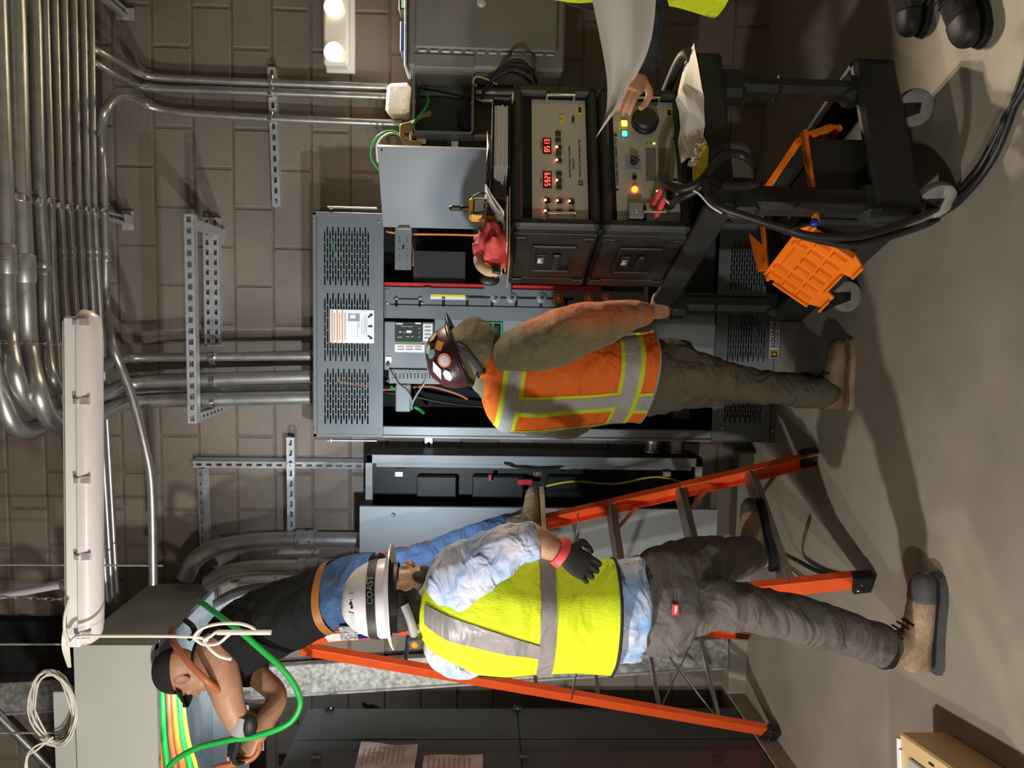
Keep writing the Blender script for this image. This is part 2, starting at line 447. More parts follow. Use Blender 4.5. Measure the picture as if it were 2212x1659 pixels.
# three big runs sweep round and drop into the switchgear top
vA = [at(235, 884, 3.55), at(285, 870, YV), at(400, 864, YV), at(672, 858, YV)]
vB = [at(230, 850, 3.55), at(280, 829, YV), at(400, 821, YV), at(672, 813, YV)]
vC = [at(235, 785, 3.6), at(290, 773, YV), at(400, 771, YV), at(672, 769, YV)]
vD = [at(235, 862, 3.68), at(290, 850, 3.87), at(400, 845, 3.87), at(672, 840, 3.87)]
Wx = 1.6
run([(28, -60), (34, 60), (44, 400), (51, 560), (56, 651), (62, 752)], .0365, 'thickest steel conduit on the overhead rack, sweeping down behind the light fixture',
    [at(80, 843, 2.90), at(106, 902, 2.98), at(145, 925, 3.1), at(190, 912, 3.3)] + vA, coup=[(52, 580)], clampy=[(44, 428)])
run([(6, 300), (11, 430), (15, 620), (20, 720)], .030, 'steel conduit at the near edge of the rack, beside the thickest one',
    [at(32, 800, 2.82), at(60, 868, 2.9), at(110, 895, 3.1), at(180, 885, 3.4)] + vD, coup=[(14, 560)])
run([(-60, 640), (-40, 720), (-12, 800)], .033, 'outermost steel conduit curving in from above the picture', [at(18, 898, 2.85), at(52, 928, 2.95), at(95, 915, 3.1), at(150, 885, 3.3)] + vB)
run([(72, -60), (77, 60), (86, 400), (95, 545), (97, 640), (100, 719)], .0225, 'medium steel conduit third from the near edge of the rack',
    [at(112, 812, 3.0), at(140, 842, 3.12), at(185, 825, 3.35)] + vC, coup=[(96, 580)], clampy=[(87, 436)])
run([(96, -60), (99, 60), (110, 400), (115, 600), (124, 740), (134, 880), (147, 1010), (170, 1150), (200, 1290), (212, 1340)], .015, 'thin steel conduit between the medium one and the five alike', clampy=[(107, 436)])
five = [((117, 120, 130, 136, 140, 160, 190, 205, 215), (128, 446), 'first'), ((137, 140, 148, 156, 162, 178, 205, 217, 222), (148, 449), 'second'),
        ((158, 161, 169, 175, 181, 196, 216, 226, 232), (169, 450), 'third'), ((178, 181, 188, 194, 200, 212, 228, 238, 243), (188, 453), 'fourth'), ((195, 198, 203, 209, 215, 226, 240, 249, 254), (204, 455), 'fifth')]
ys5 = (-60, 60, 400, 545, 640, 820, 1060, 1220, 1300)
for xs, cl, nth in five:
    run(list(zip(xs, ys5)), .0142, 'slim steel conduit, %s of five alike counted from the near side of the rack' % nth, coup=[(xs[3] , 548)], clampy=[cl])
run([(230, 660), (228, 550), (224, 400), (220, 310)], .0195,
    'steel conduit nearest the wall, kinking out of the rack and down the block wall', [at(224, 250, 3.42), at(247, 213, 3.50), at(275, 211, 3.72), at(300, 222, 3.9), at(340, 235, 3.97), at(420, 246, 3.975), at(640, 258, 3.975), at(868, 267, 3.975)], coup=[(229, 552)], clampy=[(224, 456)], pre=[at(331, 1262, 3.46), at(331, 1226, 3.46), at(327, 1050, 3.45), at(313, 965, 3.44), at(286, 860, 3.43), at(262, 795, 3.42), at(241, 738, 3.42)])
# two more that leave the rack for the wall on the right
for pts, which in (([(205, -40), (206, 60), (215, 112)], 'right'), ([(225, -40), (222, 80), (232, 150)], 'left')):
    if which == 'right': ex = [at(262, 138, 3.78), at(300, 157, 3.92), at(345, 167, 3.975), at(560, 178, 3.975), at(838, 188, 3.975)]
    else: ex = [at(262, 170, 3.78), at(290, 181, 3.93), at(335, 191, 3.975), at(560, 199, 3.975), at(838, 209, 3.975)]
    run([], .0185, '%s one of the two close steel conduits dropping to the bagged fitting' % which, [at(60, 30 if which == 'right' else 50, 3.66), at(140, 68 if which == 'right' else 92, 3.62), at(205, 106 if which == 'right' else 136, 3.62)] + ex)
# the trapeze strut that carries the rack, and its bracket at the wall
t = thing('rack_strut', H(235, 462), 'dark strut carrying the overhead conduits out from the wall', 'strut')
p0 = at(337, 478, WY - .01); p1 = V((p0.x - .02, 2.3, p0.z))
p0 = V((p0.x, p0.y, HZ + .055)); p1.z = HZ + .055
strut(p0 + V((0, 0, .034)), p1 + V((0, 0, .034)), (0, 0, 1), parent=t, name='channel')
ob('end_bracket', MB().box(p0 + V((0, -.005, .0)), (.10, .012, .06), .003).box(p0 + V((0, -.05, -.03)), (.045, .09, .006), .001), 'strut steel', t)
t = thing('rack_strut', H(60, 20), 'dark green-grey strut jutting from the wall at the right edge of the rack', 'strut')
p0 = at(322, 34, WY - .01)
p0.z = HZ + .06; strut(p0, V((p0.x, 2.3, p0.z)), (0, 0, 1), parent=t, name='channel'); ob('end_bracket', MB().box(p0 + V((0, -.01, -.02)), (.06, .02, .09), .003), 'strut steel', t)

# ================================================================ struts on the wall
s3 = rect(583, 145, 600, 446, WY - .045)
t = thing('wall_strut', (s3[1], WY - .03, s3[2]), 'slotted strut on the wall crossing behind three vertical conduits', 'strut')
zz = (s3[2] + s3[3]) / 2
strut((s3[0], WY - .043, zz - .01), (s3[1], WY - .043, zz + .01), (0, -1, 0), parent=t, name='channel')
for yy in (176, 200, 255):
    p = at(582, yy, 3.955); ob('strap', MB().lathe([(.02, -.012), (.023, -.01), (.023, .01), (.02, .012)], V((p.x, 3.975, p.z)), (0, 0, 1), 12).box((p.x + .03, 3.985, p.z), (.02, .02, .024), .003), 'bright zinc', t)
# frame that braces the three switchgear conduits
t = thing('conduit_brace', at(412, 690, 3.6), 'slotted strut frame standing off the wall around three vertical conduits', 'strut')
q0, q1 = at(411, 462, 3.60), at(413, 915, 3.60)
zf = (q0.z + q1.z) / 2
strut((q1.x, 3.60, zf), (q0.x, 3.60, zf), (0, -1, 0), parent=t, name='front_channel', w=.046)
strut((q0.x - .02, 3.62, zf), (q0.x - .02, WY, zf), (1, 0, 0), parent=t, name='arm_channel')
strut((q1.x + .02, 3.62, zf), (q1.x + .02, WY, zf), (0, 0, -1), parent=t, name='arm_channel')
w0, w1 = at(455, 470, WY - .04), at(455, 748, WY - .04)
strut((w1.x, WY - .042, w0.z + .02), (w0.x, WY - .042, w0.z + .02), (0, -1, 0), parent=t, name='wall_channel')
strut((w1.x, WY - .042, w0.z - .022), (w0.x, WY - .042, w0.z - .022), (0, -1, 0), parent=t, name='wall_channel')
for yy in (771, 821, 864):
    p = at(428, yy, YV); ob('strap', MB().lathe([(.035, -.015), (.038, -.012), (.038, .012), (.035, .015)], V((p.x, YV, zf - .03)), (0, 0, 1), 14), 'bright zinc', t)
# struts above the left cabinet
v4 = rect(418, 995, 790, 1014, WY - .05)
t = thing('strut_grid', (v4[0], WY - .05, v4[2]), 'cross of slotted struts on the wall above the open black cabinet', 'strut')
strut(at(418, 1003, WY - .05), at(786, 1006, WY - .05), (-.35, -1, 0.0), parent=t, name='upright_channel')
strut(at(627, 945, WY - .1), at(629, 1165, WY - .1), (0, -1, 0), parent=t, name='cross_channel')
strut(at(432, 1012, WY - .05), at(438, 1195, WY - .05), (0, -1, .5), parent=t, name='top_channel')
for (x, y) in ((623, 1003), (630, 1003)): ob('bolt', MB().cyl(at(x, y, WY - .115), at(x, y, WY - .1), .008, 8), 'bright zinc', t)
strut(at(926, 930, WY - .04), at(926, 990, WY - .04), (0, -1, 0), label='short bright strut between the two tall cabinets', cat='strut')

# ================================================================ emergency light on the wall
e = rect(697, -22, 752, 140, WY - .10)
t = thing('emergency_light', ((e[0] + e[1]) / 2, WY - .05, e[2]), 'white emergency light with two glowing round lamps on the block wall', 'light')
mb = MB().box(((e[0] + e[1]) / 2, WY - .05, (e[2] + e[3]) / 2), (e[1] - e[0], .10, e[3] - e[2]), .012)
ob('housing', mb, 'white plastic', t)
mb = MB().box(((e[0] + e[1]) / 2, WY - .012, (e[2] + e[3]) / 2 - .01), (e[1] - e[0] + .03, .024, e[3] - e[2] + .02), .004)
ob('back_plate', mb, 'white plastic', t)
for yy in (112, 14):
    p = at(721, yy, WY - .12)
    ob('reflector', MB().lathe([(.040, 0), (.050, .012), (.053, .014), (.049, .016), (.036, .003)], p + V((0, .016, 0)), (0, -1, 0), 24), 'white plastic', t)
    ob('lamp', MB().sphere(p + V((0, .004, 0)), .040, 20, 12, (1, .45, 1)), 'lamp glow', t)
    lamp('emergency_lamp_light', 'SPOT', p + V((0, -.035, 0)), WALL_W, (1.0, .83, .62), .04, target=p + V((-.45, -1, -.55)), spot=142, blend=.8, parent=t)
# the tripod work light that lights the room from the left, outside the picture
t = thing('work_light', (EML.x, EML.y, 0), 'black tripod work light with two lamp heads, left of the picture', 'light')
ob('pole', MB().cyl((EML.x, EML.y, .35), (EML.x, EML.y, EML.z - .04), .016, 12), 'strut steel', t)
for k in range(3):
    a_ = 2.4 + k * 2 * PI / 3; ob('leg', MB().cyl((EML.x, EML.y, .75), (EML.x + .38 * math.cos(a_), EML.y + .38 * math.sin(a_), .01), .011, 8), 'strut steel', t)
for hz_ in (EML.z,):
    q_ = V((EML.x, EML.y - .0, hz_))
    hd = ob('lamp_head', MB().lathe([(.02, -.10), (.05, -.07), (.062, -.02), (.055, -.018)], q_ + V((-.01, -.01, 0)), (1, 1, -.25), 20), 'black plastic', t)
    ob('lamp_glass', MB().lathe([(.05, -.030), (.04, -.026)], q_ + V((-.01, -.01, 0)), (1, 1, -.25), 20), 'white plastic', hd)
t = thing('work_light', (LOWL.x, LOWL.y, 0), 'small lamp on a stand behind the photographer, outside the picture', 'light')
ob('pole', MB().cyl((LOWL.x, LOWL.y, .3), (LOWL.x, LOWL.y, 1.06), .012, 12), 'strut steel', t)
for k in range(3):
    a_ = 1.0 + k * 2 * PI / 3; ob('leg', MB().cyl((LOWL.x, LOWL.y, .42), (LOWL.x + .25 * math.cos(a_), LOWL.y + .25 * math.sin(a_), .01), .009, 8), 'strut steel', t)
ob('lamp_head', MB().box(LOWL + V((0, -.02, 0)), (.2, .05, .14), .01), 'black plastic', t); ob('lamp_glass', MB().box(LOWL + V((0, .008, 0)), (.17, .006, .11), .002), 'white plastic', t)
# ================================================================ the open switchgear cabinet in the middle
CY = 3.68                                             # its front
CX0, CX1, CZ = -0.60, 0.50, 2.33
gear = thing('switchgear_cabinet', ((CX0 + CX1) / 2, 3.85, 0), 'tall grey open switchgear cabinet with slotted vent panels at top and bottom', 'cabinet')
CB = WY - .015
mb = MB()
mb.box((CX0 + .002, (CY + CB) / 2, CZ / 2), (.004, CB - CY, CZ)); mb.box((CX1 - .002, (CY + CB) / 2, CZ / 2), (.004, CB - CY, CZ))
mb.box(((CX0 + CX1) / 2, (CY + CB) / 2, CZ - .002), (CX1 - CX0, CB - CY, .004)); mb.box(((CX0 + CX1) / 2, (CY + CB) / 2, .012), (CX1 - CX0, CB - CY, .024))
ob('shell', mb, 'cabinet grey', gear)
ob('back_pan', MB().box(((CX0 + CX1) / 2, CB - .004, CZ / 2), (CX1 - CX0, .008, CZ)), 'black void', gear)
def P1(x, y, Y=CY): return at(x, y, Y)
def rb(mb, x0, y0, x1, y1, Y, th=.01, ch=0.0):
    """box from a pixel rectangle whose front lies at Y"""
    l, r, b, t_ = rect(x0, y0, x1, y1, Y); return mb.box(((l + r) / 2, Y + th / 2, (b + t_) / 2), (r - l, th, t_ - b), ch)
def vent(name, zb, zt, groups, rows, z0, z1, Y, parent, ncol=5):
    """sheet with rows of staggered slots, built as bars and webs; groups = [(xl, xr)]"""
    mb = MB(); th = .0025; xl, xr = CX0 + .006, CX1 - .006
    mb.box(((xl + xr) / 2, Y, (zb + z0) / 2), (xr - xl, th, z0 - zb)); mb.box(((xl + xr) / 2, Y, (zt + z1) / 2), (xr - xl, th, zt - z1))
    xs = [xl] + [v for g in groups for v in g] + [xr]
    for i in range(0, len(xs), 2): mb.box(((xs[i] + xs[i + 1]) / 2, Y, (z0 + z1) / 2), (xs[i + 1] - xs[i], th, z1 - z0))
    pt = (z1 - z0) / rows; sl = pt * .52
    for gx0, gx1 in groups:
        pc = (gx1 - gx0) / (ncol + .5)
        for k in range(rows + 1):
            a = max(z0, z0 + k * pt - (pt - sl) / 2); b = min(z1, z0 + k * pt + (pt - sl) / 2); mb.box(((gx0 + gx1) / 2, Y, (a + b) / 2), (gx1 - gx0, th, b - a))
        for k in range(rows):
            zc = z0 + (k + .5) * pt; o_ = (pc / 2 if k % 2 else 0)
            cuts = [gx0 + o_ + j * pc for j in range(ncol + 1)]
            for c in cuts: 
                a, b = max(gx0, c - .0035), min(gx1, c + .0035)
                if b > a: mb.box(((a + b) / 2, Y, zc), (b - a, th, sl))
            e0, e1 = (gx0, cuts[0]) if o_ else (cuts[-1], gx1)
            if e1 - e0 > .002: mb.box(((e0 + e1) / 2, Y, zc), (e1 - e0, th, sl))
    return ob(name, mb, 'cabinet grey', parent, smooth=None)
G = [(P1(745, 917).x, P1(745, 795).x), (P1(745, 782).x, P1(745, 632).x), (P1(745, 618).x, P1(745, 489).x)]
zt0 = P1(828, 700).z
topv = vent('vent_panel', zt0, CZ - .02, G, 17, P1(798, 700).z, P1(699, 700).z, CY, gear)
ob('top_rim', MB().box(((CX0 + CX1) / 2, CY + .003, CZ - .009), (CX1 - CX0, .012, .018), .002).box((CX1 - .008, CY + .003, (CZ + zt0) / 2), (.016, .012, CZ - zt0), .002).box((CX0 + .008, CY + .003, (CZ + zt0) / 2), (.016, .012, CZ - zt0), .002), 'cabinet grey', gear)
zb1 = P1(1547, 700).z
G2 = [(P1(1620, 915).x, P1(1620, 800).x), (P1(1620, 783).x, P1(1620, 640).x), (P1(1620, 628).x, P1(1620, 520).x)]
vent('vent_panel', .03, zb1, G2, 15, P1(1655, 700).z, P1(1572, 700).z, CY, gear)
for (x, y) in ((677, 475), (818, 478), (679, 925), (820, 928), (1560, 925), (1670, 930)):
    ob('screw', MB().lathe([(.006, 0), (.006, .002), (.003, .004)], P1(x, y), (0, -1, 0), 10), 'bright zinc', gear)
# side rods of the lifting brackets
for (yy, sx) in ((449, 1), (951, -1)):
    a, b = at(708, yy, CY + .02), at(815, yy, CY + .02); ob('lifting_bracket', MB().box(((a + b) / 2), (.006, .03, abs(a.z - b.z)), .001).cyl(at(715, yy - 2, CY), at(715, yy + 3, CY), .008, 8), 'strut steel', gear)
# bright left jamb, right jamb
zj0, zj1 = zb1, zt0
ob('jamb', MB().box((CX0 + .030, CY + .02, (zj0 + zj1) / 2), (.052, .036, zj1 - zj0), .003).box((CX0 + .006, CY + .0, (zj0 + zj1) / 2), (.012, .016, zj1 - zj0), .002), 'cabinet grey light', gear)
ob('jamb', MB().box((CX1 - .016, CY + .02, (zj0 + zj1) / 2), (.030, .036, zj1 - zj0), .003), 'cabinet grey', gear)
# the caution sheet on the top vent
mb = MB().use('label white'); rb(mb, 713, 669, 808, 741, CY - .006, .002)
for xx in (716, 727, 738): mb.use('label orange'); rb(mb, xx, 670, xx + 3, 740, CY - .0075, .001)
mb.use('label grey')
for xx in (721, 723, 732, 734, 744, 746): rb(mb, xx, 676, xx + 1, 735, CY - .0072, .0006)
for xx, y0, y1 in ((772, 700, 728), (775, 676, 710), (781, 690, 722), (786, 685, 726), (789, 680, 720), (792, 688, 728)): rb(mb, xx, y0, xx + 1, y1, CY - .0072, .0006)
rb(mb, 752, 678, 777, 694, CY - .0073, .0006); 
mb.use('label white'); rb(mb, 756, 680, 768, 688, CY - .0077, .0006)
mb.use('label black')
for yy, dy in ((684, 4), (705, 0), (727, -4)):
    a, b = at(795, yy + dy / 2, CY - .008), at(805, yy - dy / 2 - dy, CY - .008); mb.bar(a, a + (b - a) * .6, .008, .0006, (0, 1, 0)); c = a + (b - a) * .6; d = (b - a).normalized(); s_ = d.cross(V((0, 1, 0))).normalized()
    mb.prism([c + s_ * .009, c - s_ * .009, b], (0, -.0006, 0))
ob('caution_sheet', mb, None, gear, label='white printed sheet with three orange bars', smooth=None)
# ---- gear inside
YI = 3.76
mb = MB().use('red plastic'); rb(mb, 829, 614, 1300, 625, YI + .01, .02, .002)
ob('bus_barrier', mb, None, gear, label='red insulating barrier')
mb = MB().use('cabinet grey'); rb(mb, 829, 626, 1545, 664, YI, .03, .003); rb(mb, 829, 665, 1545, 694, YI + .012, .02, .002)
ob('bus_cover', mb, None, gear)
mb = MB().use('black void'); rb(mb, 850, 644, 906, 647, YI - .001, .004)
for xx in (853, 904, 955, 1006, 1060, 1112, 1166, 1220): rb(mb, xx, 646, xx + 6, 662, YI - .0012, .004)
rb(mb, 829, 663, 1545, 665, YI - .0012, .004); rb(mb, 940, 640, 1240, 645, YI - .001, .003)
ob('cover_slot', mb, None, gear, kind='stuff')
for i, xx in enumerate((856, 907, 958, 1009)):
    ob('bus_screw', MB().lathe([(.011, 0), (.011, .003), (.007, .008), (.003, .009)], at(xx, 644, YI), (0, -1, 0), 12), 'bright zinc', gear)
for xx, o_ in ((836, 1), (912, 0)): ob('bus_screw', MB().lathe([(.008, 0), (.008, .003), (.003, .006)], at(xx, 654, YI), (0, -1, 0), 10), 'bright zinc', gear)
for xx, mm in ((1070, 'cabinet grey light'), (1105, 'cabinet grey light'), (1170, 'cabinet grey light'), (1206, 'orange plastic'), (1272, 'orange plastic'), (1310, 'orange plastic')):
    p = at(xx, 644, YI); w_ = ob('lug_washer', MB().lathe([(.026, 0), (.026, .006), (.016, .012), (.010, .014), (.006, .012)], p, (0, -1, 0), 18), mm, gear)
    ob('lug_bolt', MB().lathe([(.009, .011), (.009, .018), (.004, .022)], p, (0, -1, 0), 8), 'bright zinc', w_)
mb = MB().use('label white'); rb(mb, 930, 636, 1005, 647, YI - .002, .002); mb.use('label yellow'); rb(mb, 930, 636, 1005, 641, YI - .003, .002)
ob('warning_strip', mb, None, gear, smooth=None)
for q in ((914, 620, 930, 646, YI - .004, .006, .001), (830, 624, 843, 660, YI - .004, .006, .001), (1045, 590, 1105, 640, YI - .012, .02, .004)): ob('cover_plate', rb(MB(), *q), 'cabinet grey', gear)
ob('cover_dome', MB().sphere(at(1058, 605, YI - .01), .05, 18, 10, (.6, .3, 1.0)), 'black plastic', gear)
# breaker with its trip unit
mb = MB().use('cabinet grey light'); rb(mb, 830, 695, 936, 800, YI - .014, .05, .004); rb(mb, 936, 694, 1545, 800, YI + .03, .03, .004)
br = ob('breaker', mb, None, gear)
mb = MB().use('label black'); rb(mb, 853, 696, 913, 738, YI - .017, .004, .001); mb.use('green plastic'); rb(mb, 853, 738, 911, 742, YI - .018, .004)
mb.use('label white')
for (x, y) in ((879, 718),): rb(mb, 878, 714, 889, 719, YI - .018, .002)
for x0, y0, x1, y1 in ((855, 698, 870, 700), (897, 697, 909, 700), (866, 705, 892, 705.6), (862, 716, 867, 718), (858, 728, 866, 728.8), (878, 727, 884, 728), (888, 727, 893, 728)): rb(mb, x0, y0, x1, y1, YI - .018, .001)
ob('trip_unit', mb, None, br, smooth=None, label='dark control face with green buttons')
ob('trip_lettering', text_mb('Schneider', .0095, frame(at(855, 700, YI - .0185), (0, 0, -1), (1, 0, 0)), .0003, 'label white'), None, br)
for (x, y) in ((906, 709), (906, 718), (906, 728), (873, 718), (867, 728)):
    ob('push_button', MB().lathe([(.006, 0), (.005, .003)], at(x, y, YI - .017), (0, -1, 0), 10), 'green plastic', br)
mb = MB().use('label white'); rb(mb, 853, 742, 917, 761, YI - .016, .002); rb(mb, 914, 700, 934, 737, YI - .016, .002); rb(mb, 832, 770, 846, 783, YI - .02, .006, .002); rb(mb, 921, 771, 934, 784, YI - .02, .006, .002)
mb.use('label red')
rb(mb, 853, 742, 917, 744.5, YI - .0168, .002)
mb.use('label grey')
for k in range(6):
    rb(mb, 858 + (k % 3) * 19, 747 + (k // 3) * 6, 873 + (k % 3) * 19, 750 + (k // 3) * 6, YI - .0166, .0008)
for k in range(4): rb(mb, 917, 704 + k * 8, 931, 708 + k * 8, YI - .0166, .0008)
ob('warning_label', mb, None, br, smooth=None)
mb = MB().use('green plastic'); rb(mb, 1040, 696, 1085, 745, YI + .02, .01); mb.use('black plastic'); rb(mb, 1046, 702, 1062, 745, YI + .005, .02, .004); rb(mb, 1066, 702, 1080, 745, YI + .005, .02, .004)
ob('switch_block', mb, None, gear, label='green framed black switches')
# perforated bracket, small box, wiring
mb = MB().use('cabinet grey light'); l, r, b, t_ = rect(840, 800, 1030, 829, YI - .03)
mb.box(((l + r) / 2, YI - .03, (b + t_) / 2), (r - l, .003, t_ - b)); mb.box((l, YI - .01, (b + t_) / 2), (.003, .04, t_ - b)); mb.box((r, YI - .01, (b + t_) / 2), (.003, .04, t_ - b))
mb.use('black void')
for k in range(11):
    xx = 847 + k * 16
    rb(mb, xx, 806, xx + 2, 818, YI - .0325, .001)
    for j in range(4): rb(mb, xx + 6, 806 + j * 3.2, xx + 11, 807.4 + j * 3.2, YI - .0325, .001)
for k in range(22): rb(mb, 843 + k * 8, 801.5, 845 + k * 8, 803, YI - .0325, .001)
ob('perforated_bracket', mb, None, gear, smooth=None)
mb = MB().use('cabinet grey light'); rb(mb, 854, 830, 887, 890, YI - .01, .05, .006); ob('relay_box', mb, None, gear, label='small pale blue-grey box')
for (x, y) in ((838, 787), (838, 823), (874, 833)): ob('bracket_screw', MB().lathe([(.009, 0), (.009, .004), (.004, .008)], at(x, y, YI - .035), (0, -1, 0), 10), 'bright zinc', gear)
def wire(name, px, r, m, parent=None, label=None, cat=None, group=None, n=8, k=6):
    return pipe(name, [at(*p) for p in px], r, m, parent, label, cat, group, n, k)
wire('control_wire', [(843, 800, 3.72), (850, 815, 3.70), (866, 838, 3.71), (880, 848, 3.72), (888, 862, 3.73), (890, 885, 3.74)], .004, 'flex grey', gear)
wire('control_wire', [(925, 784, 3.73), (924, 800, 3.71), (918, 825, 3.70), (905, 845, 3.71), (893, 866, 3.72), (889, 880, 3.74)], .0045, 'flex grey', gear)
wire('control_wire', [(830, 842, 3.86), (880, 838, 3.86), (930, 835, 3.85), (985, 850, 3.85), (1010, 862, 3.86)], .007, 'wire brown', gear)
wire('control_wire', [(830, 848, 3.88), (850, 850, 3.88), (900, 858, 3.88), (960, 870, 3.88), (1060, 880, 3.9), (1300, 890, 3.9)], .008, 'cable black', gear)
wire('control_wire', [(845, 835, 3.8), (856, 842, 3.79), (870, 846, 3.8)], .008, 'wire green', gear)
wire('control_wire', [(895, 880, 3.82), (905, 884, 3.82), (915, 892, 3.85)], .009, 'wire green', gear)
wire('control_wire', [(834, 500, 3.85), (870, 505, 3.85), (930, 506, 3.85), (990, 507, 3.86), (1090, 510, 3.86)], .006, 'wire orange', gear)
wire('control_wire', [(885, 520, 3.83), (893, 545, 3.82), (893, 575, 3.84)], .005, 'wire orange', gear)
wire('control_wire', [(735, 545, 3.85), (740, 590, 3.85), (745, 640, 3.86), (748, 720, 3.86)], .010, 'wire green', gear)
wire('control_wire', [(728, 820, 3.80), (742, 826, 3.80), (790, 834, 3.8), (830, 842, 3.84)], .007, 'wire orange', gear)
wire('control_wire', [(715, 515, 3.8), (722, 540, 3.8), (728, 560, 3.82)], .006, 'wire green', gear)
# plate hanging in the right bay, clear sheet, holes rail
mb = MB().use('cabinet grey'); rb(mb, 853, 487, 889, 583, YI - .05, .004, .0015); mb.use('black void')
for (x, y) in ((862, 510), (862, 515), (862, 520), (879, 510), (879, 515), (879, 520), (862, 536), (879, 536), (862, 551), (879, 551), (862, 559), (879, 559), (862, 577), (879, 577)): rb(mb, x, y, x + 2, y + 2, YI - .051, .002)
rb(mb, 869, 529, 873, 538, YI - .051, .002)
ob('hanging_plate', mb, None, gear, smooth=None)
mb = MB().use('cabinet grey light'); rb(mb, 830, 486, 1545, 496, YI - .03, .02, .001); ob('hinge_rail', mb, None, gear)
mat('clear film', (0.05, 0.05, 0.055), 0.12, coat=.6, bump=.5, bscale=16)
mb = MB(); rb(mb, 893, 543, 1005, 612, YI + .05, .003); ob('film_sheet', mb, 'clear film', gear)
# lower compartments seen between the workers
for q in ((1330, 500, 1545, 660, YI + .09, .02, .004), (1440, 700, 1545, 760, YI + .06, .05, .006), (1456, 858, 1492, 905, YI + .09, .04, .004)): ob('lower_cover', rb(MB(), *q), 'switchboard grey', gear)
mb = MB().use('red plastic'); rb(mb, 1455, 655, 1560, 668, YI + .05, .012, .002); ob('bus_barrier', mb, None, gear)
# the maker's plate at its foot
lb = CY - .004; l, r, b, t_ = rect(1664, 662, 1685, 771, lb)
yaw_ = 0
pl = ob('name_plate', MB().box(((l + r) / 2, lb + .001, (b + t_) / 2), (.27, .002, t_ - b), .0005), 'label white', gear, label='white maker plate with yellow square logo')
cx, cz = (l + r) / 2, (b + t_) / 2
q = V((cx - .1125, lb - .001, cz))
mb = MB().use('label black').box(q, (.040, .0012, .040)); mb.use('label yellow').box(q + V((0, -.0006, 0)), (.036, .0012, .036)); mb.use('label black').box(q + V((0, -.0012, 0)), (.026, .0012, .028)); mb.use('label yellow').box(q + V((0, -.0018, 0)), (.014, .0012, .016))
mb.use('label black').box(q + V((-.013, -.0018, 0)), (.006, .0012, .034))
ob('logo', mb, None, pl, smooth=None)
ob('lettering', text_mb('SQUARE D', .028, FACE((cx - .082, lb - .001, cz + .0085)), .0004, 'label purple', bold=.0006, sx=1.25), None, pl)
ob('lettering', text_mb('Schneider Electric', .021, FACE((cx - .082, lb - .001, cz - .0125)), .0004, 'label black', sx=1.05), None, pl)
ob('rule', MB().box((cx + .015, lb - .0008, cz - .0015), (.19, .0008, .0012)), 'label purple', pl)
# its door, swung wide open to the right
hz = at(828, 490, CY - .02); ft = at(815, 316, 3.44)
dr_b = zb1 + .02
dvec = V((ft.x - hz.x, ft.y - hz.y, 0)); dl = dvec.length; dn = dvec.normalized(); nn = V((dn.y, -dn.x, 0))
Td = Matrix.Translation(V((hz.x, hz.y, 0))) @ frame((0, 0, 0), dn, nn)
ztop = hz.z
mb = MB().box((dl / 2, 0, (ztop + dr_b) / 2), (dl, .003, ztop - dr_b)); mb.box((dl - .002, -.010, (ztop + dr_b) / 2), (.004, .02, ztop - dr_b)); mb.box((dl / 2, -.010, ztop - .002), (dl, .02, .004)); mb.box((dl / 2, -.010, dr_b + .002), (dl, .02, .004))
Td2 = Matrix.Identity(4)
for j in range(3): Td2[j][0] = dn[j]; Td2[j][1] = nn[j]; Td2[j][2] = (0, 0, 1)[j]; Td2[j][3] = (hz.x, hz.y, 0)[j]
door = ob('door', mb.xf(Td2), 'cabinet grey', gear, label='plain grey door swung open to the right', smooth=None)
for zc in (ztop - .10, (ztop + dr_b) / 2, dr_b + .1):
    ob('hinge', MB().cyl((hz.x - .004, hz.y - .006, zc - .03), (hz.x - .004, hz.y - .006, zc + .03), .007, 10).box((hz.x + .01, hz.y - .006, zc), (.03, .006, .05), .001), 'bright zinc', door)
ob('latch_hole', MB().cyl(at(824, 325, 3.44) + V((0, -.003, 0)), at(824, 325, 3.44) + V((0, .004, 0)), .003, 8), 'black void', door)
# two capped stubs low on its left side
for x, y in ((1408, 965), (1458, 968)):
    p = at(x, y, 3.86); t = thing('conduit_stub', p, 'short zinc conduit stub with locknut, %s of two beside the tall cabinet' % ('upper' if x < 1430 else 'lower'), 'conduit')
    ob('tube', MB().cyl(V((CX0 - .001, 3.86, p.z)), V((CX0 - .075, 3.86, p.z)), .034, 20), 'emt steel', t, smooth=60)
    ob('locknut', MB().lathe([(.036, 0), (.044, .002), (.044, .016), (.036, .018)], V((CX0 - .075, 3.86, p.z)), (-1, 0, 0), 8), 'emt steel', t)

